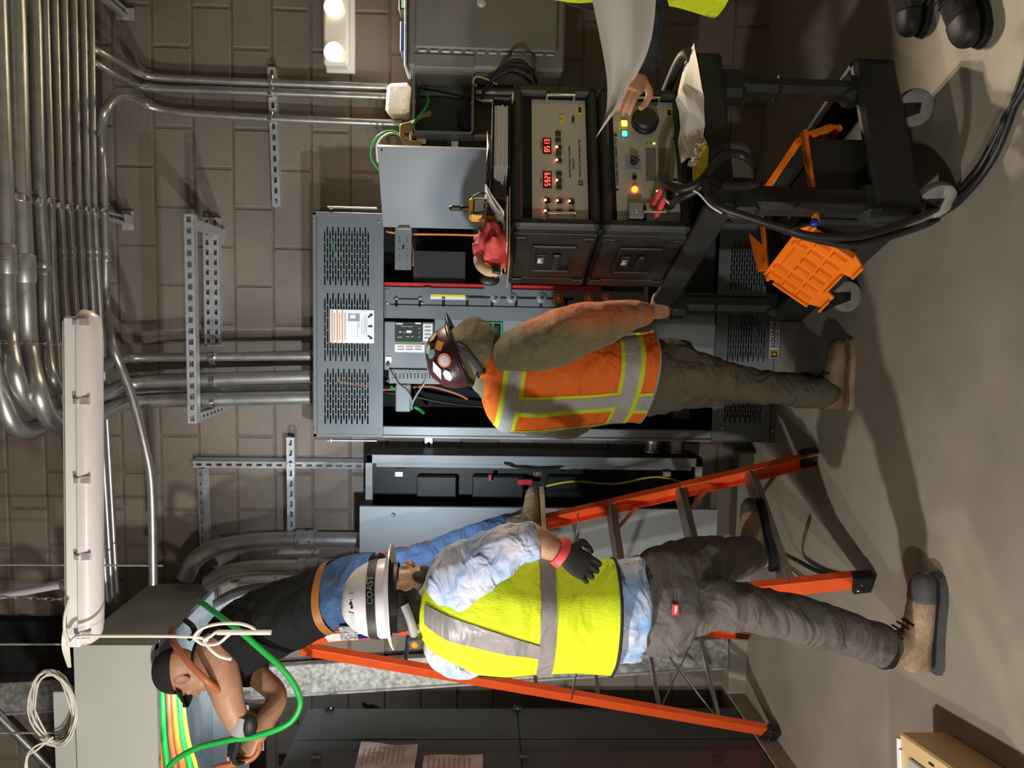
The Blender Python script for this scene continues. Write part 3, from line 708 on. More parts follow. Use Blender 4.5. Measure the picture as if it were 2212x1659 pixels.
# ================================================================ the black open cabinet to its left, its cover hanging on the near side
LY = 3.74
l, r, b, t_ = rect(790, 985, 1512, 1215, LY); l = at(1100, 1215, LY).x
lc = thing('open_cabinet', ((l + r) / 2, 3.88, b), 'tall open cabinet with black inside and bright metal frame behind the ladder', 'cabinet')
mb = MB(); yb = WY - .055; ym = (LY + yb) / 2
for c, d in ((((l + .002), ym, (b + t_) / 2), (.004, yb - LY, t_ - b)), ((r - .002, ym, (b + t_) / 2), (.004, yb - LY, t_ - b)), (((l + r) / 2, ym, t_ - .002), (r - l, yb - LY, .004)), (((l + r) / 2, ym, b + .002), (r - l, yb - LY, .004)), (((l + r) / 2, yb, (b + t_) / 2), (r - l, .004, t_ - b))): mb.box(c, d)
ob('shell', mb, 'black plastic', lc, smooth=None)
fw_ = .045
mb = MB().box((r - fw_ / 2, LY - .004, (b + t_) / 2), (fw_, .02, t_ - b), .002).box(((l + r) / 2, LY - .004, t_ - .018), (r - l, .02, .036), .002).box(((l + r) / 2, LY - .004, b + .018), (r - l, .02, .036), .002).box((l + .02, LY - .004, (b + t_) / 2), (.04, .02, t_ - b), .002)
mb.box((r - fw_ - .012, LY + .02, (b + t_) / 2), (.024, .02, t_ - b - .1), .002)
ob('frame', mb, 'cabinet grey light', lc)
for xx in (862, 1162, 1440): 
    p = at(xx, 1024, LY - .015); ob('catch', MB().box(p, (.03, .014, .045), .003).cyl(p + V((0, -.01, 0)), p + V((0, 0, 0)), .007, 8), 'bright zinc', lc)
wire('release_cable', [(1090, 1000, LY - .02), (1100, 1004, LY - .04), (1115, 1008, LY - .03), (1160, 1012, LY - .02), (1210, 1010, LY - .02)], .006, 'cable black', lc)
for q in ((900, 1030, 985, 1110, LY + .14, .05, .004), (1020, 1030, 1130, 1110, LY + .14, .06, .004), (1180, 1030, 1330, 1110, LY + .16, .04, .004)): ob('contactor', rb(MB(), *q), 'black plastic', lc)
for q in ((1055, 1026, 1062, 1040, LY + .1, .03, .002), (1118, 1036, 1150, 1048, LY + .1, .03, .003)): ob('phase_marker', rb(MB(), *q), 'red plastic', lc)
for pts, m in (([(1180, 1050, 3.9), (1240, 1040, 3.88), (1330, 1045, 3.85), (1420, 1030, 3.85), (1500, 1050, 3.9)], 'wire yellow'), ([(1130, 1060, 3.9), (1250, 1060, 3.88), (1400, 1055, 3.86)], 'cable black')): wire('control_wire', pts, .006, m, lc)
# door sheet
DY = 3.50
a, c = at(777, 1094, DY), at(1550, 1105, DY); x1 = at(784, 1190, DY + .01).x - .16
mb = MB().box(((a.x + x1) / 2, DY, (a.z + c.z) / 2), (a.x - x1, .003, a.z - c.z)); mb.box((a.x - .002, DY + .012, (a.z + c.z) / 2), (.004, .024, a.z - c.z)); mb.box(((a.x + x1) / 2, DY + .012, a.z - .002), (a.x - x1, .024, .004)); mb.box((x1 + .002, DY + .12, (a.z + c.z) / 2), (.004, .24, a.z - c.z))
d2 = ob('door', mb, 'cabinet grey light', lc, label='plain blue-grey door leaf standing open in front', smooth=None)
ob('quarter_turn', MB().lathe([(.011, 0), (.011, .004), (.006, .010)], at(850, 1112, DY - .002), (0, -1, 0), 12), 'bright zinc', d2)

# ================================================================ big elbows between the trough and the left cabinet
def elbow(pts, r, label, cps):
    t = thing('conduit_elbow', pts[len(pts) // 2], label, 'conduit'); pipe('tube', pts, r, parent=t, n=24)
    for p, ax in cps:
        mb = MB()
        mb.lathe([(r * 1.02, -.055), (r * 1.22, -.05), (r * 1.22, -.012), (r * 1.12, -.01), (r * 1.12, .01), (r * 1.22, .012), (r * 1.22, .05), (r * 1.02, .055)], p, ax, 20)
        q_ = V(p) + V((0, -r * 1.25, 0)); mb.cyl(q_ + V((0, 0, -.03)), q_ + V((0, 0, .03)), .007, 8); mb.box(q_ + V((0, .005, .028)), (.03, .03, .018), .004); mb.box(q_ + V((0, .005, -.028)), (.03, .03, .018), .004)
        ob('compression_coupling', mb, 'emt steel', t, smooth=40)
    return t
EY = 3.84
elbow([at(400, 1250, EY), at(420, 1212, EY), at(455, 1188, EY), at(510, 1175, EY), at(580, 1168, EY), at(660, 1167, EY), at(800, 1168, EY)], .045, 'large steel elbow sweeping down into the open black cabinet', [(at(662, 1167, EY), (0, 0, 1))])
elbow([at(450, 1262, 3.72), at(490, 1238, 3.70), at(550, 1228, 3.70), at(640, 1226, 3.70), at(800, 1224, 3.70)], .042, 'large steel elbow in the middle, half behind the black T-shirt', [(at(668, 1226, 3.70), (0, 0, 1))])
elbow([at(470, 1310, 3.78), at(520, 1285, 3.78), at(600, 1275, 3.78), at(720, 1272, 3.78), at(800, 1270, 3.78)], .042, 'large steel elbow nearest the post, mostly behind the black T-shirt', [])

# ================================================================ wiring trough high on the left
TX = at(250, 1393, 3.16).x; TY0, TY1 = 3.16, 3.90; TZ0, TZ1 = at(337, 1450, 3.16).z, at(161, 1450, 3.16).z
TL = XL + .02
tr = thing('wiring_trough', (TX - .4, 3.6, TZ0), 'pale grey wiring trough high on the wall, open underneath with cables inside', 'trough')
ob('front_cover', MB().box(((TL + TX) / 2, TY0 - .002, (TZ0 + TZ1) / 2), (TX - TL, .004, TZ1 - TZ0), .001), 'trough grey', tr)
ob('end_plate', MB().box((TX - .002, (TY0 + TY1) / 2, (TZ0 + TZ1) / 2), (.004, TY1 - TY0, TZ1 - TZ0), .001), 'trough grey', tr)
ob('top_plate', MB().box(((TL + TX) / 2, (TY0 + TY1) / 2, TZ1), (TX - TL, TY1 - TY0, .004)), 'trough grey', tr)
ob('back_plate', MB().box(((TL + TX) / 2, TY1 - .002, (TZ0 + TZ1) / 2), (TX - TL - .01, .004, TZ1 - TZ0)), 'trough inside', tr)
ob('lip', MB().box((TX - .012, (TY0 + TY1) / 2, TZ0 - .001), (.024, TY1 - TY0, .003)).box(((TL + TX) / 2, TY1 - .02, TZ0 - .001), (TX - TL, .04, .003)).box(((TL + TX) / 2, TY0 + .012, TZ0 - .001), (TX - TL, .024, .003)), 'trough inside', tr)
ob('inner_liner', MB().box(((TL + TX) / 2, TY0 + .003, (TZ0 + TZ1) / 2), (TX - TL - .01, .003, TZ1 - TZ0 - .01)).box(((TL + TX) / 2, (TY0 + TY1) / 2, TZ1 - .005), (TX - TL - .01, TY1 - TY0 - .02, .003)), 'trough inside', tr)
ob('corner_screw', MB().sphere(at(344, 1384, 3.15), .008, 8, 6), 'bright zinc', tr)
ob('hinged_cover', MB().box((TL + .33, TY1 - .10, TZ0 - .10), (.64, .004, .20), .001, Matrix.Rotation(math.radians(-8), 3, 'X')), 'trough inside', tr, label='pale blue inner cover hanging below the trough')
ob('cover_sticker', MB().box(at(560, 1612, TY1 - .16), (.05, .001, .05)), 'label white', tr)
for i, (x0, m, rr) in enumerate(((343, 'wire orange', .012), (352, 'wire green', .014), (365, 'wire brown', .014), (377, 'wire orange', .016), (388, 'wire green', .015), (396, 'wire yellow', .009))):
    wire('trunk_cable', [(x0 - 4, 1440, 3.42), (x0, 1520, 3.36), (x0 + 1 + i * 2, 1600, 3.32), (x0 + 5 + i * 5, 1670, 3.28), (x0 + i * 6, 1760, 3.3)], rr, m, None, 'thick %s insulated cable lying in the trough, %s from the front cover' % (m.split()[1], ('first', 'second', 'third', 'fourth', 'fifth', 'sixth')[i]), 'cable', 'cables in the trough')
# box above it, its coil of white wire
l, r, b, t_ = rect(118, 1495, 161, 1700, 3.20)
bx = ob('pull_box', MB().box(((TL + r) / 2, 3.40, (TZ1 + t_) / 2 + .002), (r - TL, .40, t_ - TZ1), .003), 'trough grey', None, 'smaller pale grey box standing on top of the wiring trough', 'box')
ob('duct_stub', MB().box((at(130, 1470, 3.3).x, 3.36, (TZ1 + t_) / 2 + .002), (.09, .20, t_ - TZ1)), 'black plastic', None, 'black stub block between the pale box and the light fixture', 'block')
mb = MB(); 
for k in range(17):
    c = at(112 + (k % 3) * 3, 1530, 3.10 + .007 * k); rx, rz = .17 + .012 * math.sin(k * 2.1), .085 + .007 * math.cos(k * 1.7); tl = .35 + .05 * math.sin(k)
    ps = [c + V((math.cos(a_) * rx * math.cos(tl) - math.sin(a_) * rz * math.sin(tl), .01 * math.sin(a_ * 3 + k), math.cos(a_) * rx * math.sin(tl) * .5 + math.sin(a_) * rz)) for a_ in [2 * PI * j / 22 for j in range(23)]]
    mb.tube(ps, .0035, 6)
coil = ob('wire_coil', mb, 'wire white', None, 'coil of white wire hung at the end of the small pale box', 'wire', smooth=60)
mb = MB()
for k in range(2): mb.tube(cr_path([at(115, 1600 - k * 8, 3.09), at(80, 1610 + k * 10, 3.05), at(58, 1635 + k * 4, 3.05), at(50 + k * 14, 1700, 3.05)], 5), .0045, 6)
ob('tail', mb, 'wire white', coil, smooth=60)
# threaded hanger rods
for i, (yy, xe, Yr, lbl) in enumerate(((1222, 352, 3.5, 'beside the gooseneck of the light'), (1392, 165, 3.3, 'above the corner of the trough'), (1583, 118, 3.4, 'above the small pale box'))):
    p = at(xe, yy, Yr); ob('hanger_rod', MB().cyl(p, V((p.x, p.y, ZC)), .005, 8), 'strut steel', None, 'thin threaded hanger rod %s' % lbl, 'rod', 'hanger rods')
# white strings tied to the fixture end, dangling
def cord(name, px, r, m, label, cat, parent=None, n=7): return wire(name, px, r, m, parent, label, cat, None, n, 6)
c1 = cord('white_wire', [(148, 1300, 2.60), (140, 1330, 2.58), (140, 1365, 2.57), (152, 1385, 2.57), (170, 1374, 2.56), (230, 1374, 2.56), (330, 1374, 2.56), (420, 1376, 2.56), (450, 1384, 2.56)], .0055, 'wire white', 'white wire tied round the fixture end, hanging frayed in front of the shoulder', 'wire')
for px in ([(418, 1376, 2.56), (435, 1358, 2.55), (470, 1348, 2.55), (515, 1347, 2.55), (545, 1356, 2.55), (556, 1370, 2.55)], [(440, 1382, 2.56), (455, 1374, 2.55), (470, 1365, 2.55), (500, 1366, 2.55), (584, 1366, 2.55)], [(440, 1384, 2.56), (455, 1403, 2.55), (475, 1418, 2.55), (500, 1424, 2.55)], [(418, 1378, 2.56), (440, 1392, 2.56), (470, 1390, 2.55), (490, 1375, 2.55), (497, 1370, 2.55)]):
    cord('strand', px, .0058, 'wire white', None, None, c1)
mb = MB().cyl(at(470, 1366, 2.548), at(586, 1366, 2.548), .0095, 8); ob('taped_end', mb, 'wire white', c1)
mb = MB()
for k in range(5): mb.tube(cr_path([at(150 - k * 2, 1330 + k * 3, 2.66), at(138 + k * 2, 1360, 2.62), at(136 + k * 3, 1400, 2.64), at(148 + k, 1440, 2.8)], 5), .004, 6)
ob('loose_loop', mb, 'wire white', c1, smooth=60)

# ================================================================ post, black upright, switchboard on the left
pb, pt_ = at(1571, 1405, 3.965), at(0, 1504, 3.965); 
top = pb + (pt_ - pb) * ((ZC - .09) / (pt_.z - pb.z)) ; pb.z = .095
t = thing('steel_post', pb, 'mottled galvanised steel post standing against the wall', 'post')
mb = MB().bar(pb, top, .165, .05, (0, 1, 0), .004); ob('shaft', mb, 'galvanised spangle', t)
ob('edge_fold', MB().bar(pb + V((-.086, -.03, 0)), top + V((-.086, -.03, 0)), .012, .02, (0, 1, 0), .002), 'strut steel', t)
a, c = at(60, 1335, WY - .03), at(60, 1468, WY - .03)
ob('black_upright', MB().box(((a.x + c.x) / 2, WY - .04, 3.95), (a.x - c.x, .07, 1.18), .004), 'black void', None, 'black upright on the wall above the wiring trough', 'upright')  # plain black upright box set against the wall
t = ob('diagonal_pipe', MB().cyl(at(-30, 1520, 3.9), at(150, 1700, 3.9), .022, 12), 'emt steel', None, 'thin steel brace pipe slanting across the upper left corner', 'pipe', smooth=60)
# switchboard
SX, SY1, SZ0, SZ1 = -2.075, 3.80, .095, 2.40
sb = thing('switchboard', (SX - .3, 3.0, SZ0), 'dark grey switchboard on the left with printed sheets on its side', 'cabinet')
ob('body', MB().box(((SX + XL + .03) / 2 - .005, (2.2 + SY1) / 2, (SZ0 + SZ1) / 2), (SX - XL - .04, SY1 - 2.2, SZ1 - SZ0), .006), 'switchboard grey', sb)
def face_x(y0, y1, z0, z1, X, th, ch=.002): return MB().box((X + th / 2, (y0 + y1) / 2, (z0 + z1) / 2), (th, y1 - y0, z1 - z0), ch)
zs = at(1120, 1600, 3.5).z
zs = atx(1122, 1590, SX).z
for z0, z1 in ((SZ0 + .01, zs - .003), (zs + .003, SZ1 - .01)):
    ob('side_panel', face_x(3.50, 3.785, z0, z1, SX, .006), 'switchboard grey', sb); ob('side_panel', face_x(3.40, 3.494, z0, z1, SX, .004), 'switchboard grey', sb); ob('side_panel', face_x(2.3, 3.394, z0, z1, SX, .008), 'switchboard grey', sb)
for (x, y) in ((712, 1529), (1117, 1530), (683, 1634), (1130, 1633), (1552, 1640), (635, 1560)):
    p = atx(x, y, SX + .012); ob('hinge', MB().box(p, (.02, .02, .045), .002).box(p + V((0, .02, .01)), (.016, .02, .012), .001), 'black plastic', sb)
for (x, y) in ((715, 1530), (1118, 1531)): ob('screw', MB().sphere(atx(x, y, SX + .024), .006, 8, 6), 'bright zinc', sb)
for i, (x0, x1, y0) in enumerate(((780, 903, 1612), (916, 1043, 1634))):
    p0, p1 = atx(x0, y0, SX + .012), atx(x1, y0, SX + .012)
    t = thing('printed_sheet', p1, '%s printed paper sheet taped to the dark switchboard' % ('upper' if i == 0 else 'lower'), 'paper', 'sheets on the switchboard')
    Wd = .22; rows = []
    for a_ in range(7):
        fz = a_ / 6; row = []
        for b_ in range(7):
            fy = b_ / 6; bend = .006 * math.sin(fy * 5 + a_ * .8) + (.02 * max(0, 1 - fz * 2) * max(0, 1 - fy * 2.5) if i == 0 else 0)
            row.append(V((p0.x + .004 + abs(bend), p0.y - fy * Wd, p0.z + (p1.z - p0.z) * fz)))
        rows.append(row)
    ob('page', MB().grid(rows), 'white paper', t)
    mb = MB()
    for k in range(9): mb.box((p0.x + .016, p0.y - .10, p0.z + (p1.z - p0.z) * (.1 + .085 * k)), (.0008, .16 - .02 * (k % 3), .004))
    ob('printing', mb, 'label grey', t, kind='stuff', smooth=None)

# ================================================================ vapour-tight light fixture on chains
FY = 2.66
f0, f1 = at(180, 668, FY), at(185, 1390, FY)
fx = thing('light_fixture', (f0 + f1) / 2, 'long white sealed light fixture hung on chains below the conduits', 'light')
d = (f1 - f0).normalized(); zu = V((0, 0, 1)); L = (f1 - f0).length
m_ = (f0 + f1) / 2; Rf = frame((0, 0, 0), d, V((0, 1, 0))).to_3x3(); up_ = Rf.col[2] if Rf.col[2].z > 0 else -Rf.col[2]
mb = MB().box(m_ + up_ * .022 + d * .012, (L - .03, .09, .050), .006, Rf).box(m_ + up_ * .052 + d * .01, (L - .06, .05, .02), .004, Rf); ob('housing', mb, 'white plastic', fx)
rows = []
for k in range(25):
    s_ = math.sin(PI / 2 * (-1 + 2 * k / 24)); e_ = max(0.0, 1 - abs(s_) ** 26) ** .5
    rows.append([m_ + d * (s_ * L / 2) + (V((0, 1, 0)) * math.cos(a_) * .058 + up_ * (-.004 - math.sin(a_) * .058)) * (e_ if e_ > .02 else .02) for a_ in [PI * j / 12 for j in range(13)]])
ob('diffuser', MB().grid(rows), 'lens acrylic', fx, smooth=60)
for yy in (695, 865, 1035, 1201, 1370):
    p = at(170 + (yy - 695) * .007, yy, FY - .05); cl = ob('clip', MB().box(p + V((0, -.004, -.014)), (.028, .008, .05), .002).box(p + V((-.002, -.010, .006)), (.02, .010, .018), .002), 'strut steel', fx); ob('clip_rivet', MB().sphere(p + V((0, -.014, .008)), .003, 6, 5), 'bright zinc', cl)
ob('top_bracket', MB().box(at(147, 770, FY), (.10, .02, .010), .002).box(at(148, 1300, FY), (.04, .02, .016), .002), 'strut steel', fx)
for yy in (745, 1296):
    p = at(146, yy, FY); mb = MB(); n_ = int((3.78 - p.z) / .026)
    for k in range(n_):
        c = p + V((0.006 * math.sin(k * .15), 0, .013 + k * .026)); a_ = (k % 2) * PI / 2
        ps = [c + V((math.cos(a_) * math.cos(h) * .006, math.sin(a_) * math.cos(h) * .006, math.sin(h) * .017)) for h in [2 * PI * j / 8 for j in range(9)]]
        mb.tube(ps, .0016, 4, False)
    ob('chain', mb, 'bright zinc', fx, smooth=60)
wire('flexible_conduit', [(152, 1261, FY), (120, 1265, FY), (60, 1276, FY + .01), (0, 1286, FY + .02), (-60, 1298, FY + .04)], .0145, 'flex grey', fx, n=14)
ob('connector', MB().lathe([(.014, 0), (.02, .004), (.02, .026), (.015, .03)], at(150, 1262, FY), (0, 0, 1), 12), 'bright zinc', fx)

# ================================================================ gear on the wall at the right
RY = 3.66
e = rect(882, -75, 1222, 148, RY)
en = thing('wall_enclosure', ((e[0] + e[1]) / 2, 3.84, e[2]), 'large grey hinged enclosure on the wall at the right edge', 'enclosure')
ob('body', MB().box(((e[0] + e[1]) / 2, (RY + WY) / 2, (e[2] + e[3]) / 2), (e[1] - e[0], WY - RY - .004, e[3] - e[2]), .012), 'enclosure grey', en)
l, r, b, t_ = rect(896, -75, 1206, 106, RY - .03); ob('door', MB().box(((l + r) / 2, RY - .012, (b + t_) / 2), (r - l, .024, t_ - b), .008), 'enclosure grey', en)
hx = at(1000, 112, RY - .02).x
for k in range(12): zc = t_ - .02 - k * (t_ - b - .04) / 11.5; ob('hinge_knuckle', MB().cyl((hx, RY - .016, zc), (hx, RY - .016, zc - .034), .006, 8), 'strut steel', en)
ob('latch', MB().lathe([(.022, 0), (.022, .006), (.012, .014)], at(1040, 6, RY - .026), (0, -1, 0), 18), 'white plastic', en)
l, r, b, t_ = rect(894, 118, 1025, 146, RY - .001); ob('side_plate', MB().box(((l + r) / 2, RY - .002, (b + t_) / 2), (r - l, .006, t_ - b), .002), 'enclosure grey', en)
ob('top_flange', MB().box(((e[0] + e[1]) / 2, RY + .10, e[3] + .012), (e[1] - e[0], .2, .012), .002), 'strut steel', en)
mt = thing('display_unit', at(880, 10, 3.72), 'small black display with green screen on top of the large enclosure', 'display')
mb = MB(); rb(mb, 861, -40, 881, 22, 3.70, .1, .004); ob('case', mb, 'black plastic', mt)
mb = MB(); rb(mb, 867, -30, 875, 16, 3.697, .004); mat('lcd green', (.22, .36, .2), .3, emit=(.3, .5, .3), estr=.15); ob('screen', mb, 'lcd green', mt)
mat('navy enamel', (.02, .03, .10), .35)
mb = MB(); rb(mb, 864, 45, 880, 112, 3.70, .12, .004); ob('terminal_block', mb, 'navy enamel', None, 'dark blue terminal block on top of the large enclosure', 'block')
# open junction box below it
JY = 3.76
e = rect(891, 153, 1024, 289, JY)
jb = thing('junction_box', ((e[0] + e[1]) / 2, 3.9, e[2]), 'open grey junction box with screw-hole rim and black wires inside', 'junction box')
mb = MB(); ym = (JY + WY) / 2; dp = WY - JY - .004
mb.box((e[0] + .004, ym, (e[2] + e[3]) / 2), (.008, dp, e[3] - e[2])); mb.box((e[1] - .004, ym, (e[2] + e[3]) / 2), (.008, dp, e[3] - e[2])); mb.box(((e[0] + e[1]) / 2, ym, e[3] - .004), (e[1] - e[0], dp, .008)); mb.box(((e[0] + e[1]) / 2, ym, e[2] + .004), (e[1] - e[0], dp, .008)); mb.box(((e[0] + e[1]) / 2, WY - .008, (e[2] + e[3]) / 2), (e[1] - e[0], .006, e[3] - e[2]))
ob('body', mb, 'cabinet grey', jb, smooth=None)
mb = MB().box((e[0] + .006, JY - .002, (e[2] + e[3]) / 2), (.012, .004, e[3] - e[2])).box((e[1] - .006, JY - .002, (e[2] + e[3]) / 2), (.012, .004, e[3] - e[2])).box(((e[0] + e[1]) / 2, JY - .002, e[3] - .006), (e[1] - e[0], .004, .012)).box(((e[0] + e[1]) / 2, JY - .002, e[2] + .006), (e[1] - e[0], .004, .012))
ob('rim', mb, 'cabinet grey light', jb)
for sx in (e[0] + .012, (e[0] + e[1]) / 2, e[1] - .012):
    for sz in (e[2] + .010, e[3] - .010): ob('screw_boss', MB().cyl((sx, JY - .006, sz), (sx, JY + .01, sz), .007, 10), 'label grey', jb)
for px in ([(905, 190, 3.95), (935, 195, 3.92), (975, 203, 3.88), (1010, 212, 3.84), (1040, 222, 3.80)], [(905, 208, 3.95), (960, 210, 3.9), (1005, 216, 3.85), (1035, 222, 3.8)], [(1020, 218, 3.84), (1000, 235, 3.86), (990, 262, 3.88), (1000, 282, 3.9), (1020, 284, 3.86)], [(1022, 225, 3.82), (1005, 240, 3.82), (996, 262, 3.84), (1002, 278, 3.84), (1024, 280, 3.82)]): wire('control_wire', px, .005, 'cable black', jb)
# second box, tan, mostly behind the open door
e = rect(884, 287, 1064, 380, 3.80)
b2 = thing('terminal_cabinet', ((e[0] + e[1]) / 2, 3.9, e[2]), 'tan open terminal cabinet half hidden behind the open grey door', 'cabinet')
mat('tan enamel', (.30, .25, .19), .5)
mb = MB(); JY2 = 3.80; ym = (JY2 + WY) / 2; dp = WY - JY2 - .004
for c, d_ in (((e[0] + .006, ym, (e[2] + e[3]) / 2), (.012, dp, e[3] - e[2])), ((e[1] - .006, ym, (e[2] + e[3]) / 2), (.012, dp, e[3] - e[2])), (((e[0] + e[1]) / 2, ym, e[3] - .006), (e[1] - e[0], dp, .012)), (((e[0] + e[1]) / 2, ym, e[2] + .006), (e[1] - e[0], dp, .012)), (((e[0] + e[1]) / 2, WY - .01, (e[2] + e[3]) / 2), (e[1] - e[0], .006, e[3] - e[2]))): mb.box(c, d_, .002)
ob('body', mb, 'tan enamel', b2)
mb = MB().use('black plastic'); rb(mb, 905, 300, 960, 380, 3.9, .05, .004); rb(mb, 990, 300, 1050, 380, 3.9, .05, .004); mb.use('label white'); rb(mb, 900, 292, 920, 310, 3.88, .004); rb(mb, 975, 305, 990, 330, 3.88, .004)
ob('terminals', mb, None, b2)
# bagged fitting, wire bundles
mat('plastic bag', (.62, .56, .50), .35, bump=.9, bscale=28, coat=.4)
e = rect(834, 181, 886, 249, 3.90); mb = MB().box(((e[0] + e[1]) / 2, 3.94, (e[2] + e[3]) / 2), (e[1] - e[0], .14, e[3] - e[2]), .02)
mb.v = [p + V((.006 * math.sin(p.z * 60), .008 * math.sin(p.x * 50), .006 * math.sin(p.x * 70 + p.y * 40))) for p in mb.v]
bg = ob('plastic_bag', mb, 'plastic bag', None, 'cloudy plastic bag with papers taped over two conduit ends', 'bag')
mb = MB(); rb(mb, 842, 195, 868, 244, 3.862, .003); ob('folded_paper', mb, 'label white', bg)
for k in range(6):
    y_ = 268 + k * 3.2
    wire('loose_wire', [(930, 240 + k * 2, 3.85), (905, 252 + k, 3.80), (885, y_ - 3, 3.75), (868, y_ + 1, 3.73), (866, y_ + 12, 3.73), (880, y_ + 34, 3.76), (910, y_ + 40, 3.82)], .0042, 'wire tan', None, 'tan wire in the bundle above the open junction box, %s from the right' % ('first', 'second', 'third', 'fourth', 'fifth', 'sixth')[k], 'wire', 'tan wire bundle')
for i, px in enumerate(([(912, 196, 3.85), (925, 210, 3.80), (920, 232, 3.78), (900, 256, 3.76), (888, 272, 3.75)],)):
    wire('loose_wire', px, .006, 'wire green', None, 'green wire arching out of the open junction box', 'wire')
for i, px in enumerate(([(880, 300, 3.78), (845, 283, 3.74), (815, 295, 3.72), (801, 325, 3.73), (805, 350, 3.77), (830, 380, 3.85)], [(880, 303, 3.78), (850, 287, 3.76), (825, 297, 3.74), (814, 318, 3.74), (816, 350, 3.8)])):
    wire('loose_wire', px, .0045, ('wire green', 'wire white')[i], None, '%s wire looping above the open grey door' % ('green', 'white')[i], 'wire')
for i, px in enumerate(([(1045, 190, 3.75), (1062, 168, 3.70), (1090, 150, 3.66), (1120, 148, 3.64), (1150, 160, 3.66), (1160, 180, 3.7)], [(1045, 195, 3.74), (1066, 170, 3.68), (1095, 142, 3.62), (1122, 138, 3.60), (1146, 150, 3.62), (1158, 180, 3.7)], [(1050, 195, 3.74), (1070, 178, 3.7), (1100, 158, 3.66), (1128, 164, 3.64), (1148, 180, 3.68)], [(1040, 215, 3.75), (1052, 182, 3.72), (1080, 152, 3.64), (1105, 132, 3.58), (1130, 134, 3.58), (1152, 160, 3.62)])):
    wire('control_cable', px, .0075, 'cable black', None, 'black control cable arching below the large enclosure, %s of four' % ('second outermost', 'third outermost', 'innermost', 'outermost')[i], 'cable', 'black cables under the enclosure')
wire('loose_wire', [(1030, 185, 3.75), (1022, 178, 3.73), (1030, 165, 3.71), (1055, 172, 3.7), (1075, 182, 3.7)], .006, 'wire tan', None, 'tan wire curling among the black control cables', 'wire')
for yy, rr in ((197, .022), (215, .018)):
    a, c = at(1028, yy, 3.9), at(1180, yy + 4, 3.9)
    ob('conduit_nipple', MB().cyl(a, c, rr, 14), 'emt steel', None, '%s conduit running down from the open junction box' % ('thicker' if rr > .02 else 'thinner'), 'conduit', smooth=60)
# ================================================================ utility cart with two test-set cases
cO = fl(1548, 446, .80); cO.z = 0
ca = math.radians(22.45); CEX = V((math.cos(ca), math.sin(ca), 0)); CEY = V((-math.sin(ca), math.cos(ca), 0))
TC = Matrix.Identity(4)
for j in range(3): TC[j][0] = CEX[j]; TC[j][1] = CEY[j]; TC[j][2] = (0, 0, 1)[j]; TC[j][3] = cO[j]
def cpl(x, y, yl):
    """line of sight onto the cart-aligned plane at local depth yl -> local point"""
    d = _ray(x, y); n = CEY; t_ = ((cO + CEY * yl) - CAM).dot(n) / d.dot(n); p = CAM + d * t_ - cO
    return V((p.dot(CEX), p.dot(CEY), p.z))
def cob(name, mb, m=None, parent=None, **k): return ob(name, mb.xf(TC), m, parent, **k)
DW, DL = .575, .90
cart = thing('utility_cart', TC @ V((DW / 2, DL / 2, 0)), 'black plastic two-shelf utility cart on four casters carrying the test sets', 'cart')
def tray(z0, z1, name, lip=.03):
    mb = MB().box((DW / 2, DL / 2, z0 + .02), (DW - .02, DL - .02, .03), .01)
    for c, d in (((DW / 2, .02, (z0 + z1) / 2), (DW, .04, z1 - z0)), ((DW / 2, DL - .02, (z0 + z1) / 2), (DW, .04, z1 - z0)), ((.02, DL / 2, (z0 + z1) / 2), (.04, DL, z1 - z0)), ((DW - .02, DL / 2, (z0 + z1) / 2), (.04, DL, z1 - z0))): mb.box(c, d, .012)
    return cob(name, mb, 'cart black', cart)
tray(.735, .825, 'top_shelf'); tray(.155, .30, 'bottom_shelf')
for x, y, w_ in ((.055, .05, .085), (DW - .10, .05, .06), (.055, DL - .05, .07), (DW - .055, DL - .05, .07)):
    mb = MB().box((x, y, .53), (w_, .07, .47), .018).box((x, y, .70), (w_ + .05, .08, .09), .02).box((x, y, .30), (w_ + .04, .08, .07), .02); mb.box((x, y - .001, .545), (w_ + .004, .073, .010), .004)
    cob('leg', mb, 'cart black', cart)
cob('handle', MB().tube(cr_path([(DW - .02, .06, .80), (DW + .03, .05, .84), (DW + .05, .20, .85), (DW + .05, .45, .85), (DW + .03, .6, .84), (DW - .02, .6, .80)], 5), .018, 10), 'cart black', cart, smooth=60)
for x, y, sp in ((.09, .075, .5), (.455, .095, .9), (.035, .70, 1.2), (.50, .80, .3)):
    c = V((x, y, .062)); ax = V((math.cos(sp), math.sin(sp), 0)); fr = V((-ax.y, ax.x, 0))
    k_ = thing('caster', TC @ V((x, y, 0)), None, None); k_.parent = cart; k_.matrix_parent_inverse = Matrix.Translation(-WORLD[cart.name])
    cob('wheel', MB().lathe([(.030, -.018), (.050, -.018), (.060, -.013), (.062, 0), (.060, .013), (.050, .018), (.030, .018), (.012, .02)], c, ax, 28), 'wheel grey', k_, smooth=40)
    mb = MB()
    for s_ in (1, -1): mb.prism([c + ax * s_ * .022 + fr * -.016 + V((0, 0, -.012)), c + ax * s_ * .022 + fr * .016 + V((0, 0, -.012)), c + ax * s_ * .022 + fr * .05 + V((0, 0, .075)), c + ax * s_ * .022 + fr * -.01 + V((0, 0, .075))], ax * .004)
    mb.box(c + fr * .02 + V((0, 0, .078)), (.07, .07, .02), .006); mb.cyl(c - ax * .03, c + ax * .03, .007, 8)
    cob('fork', mb, 'black plastic', k_)

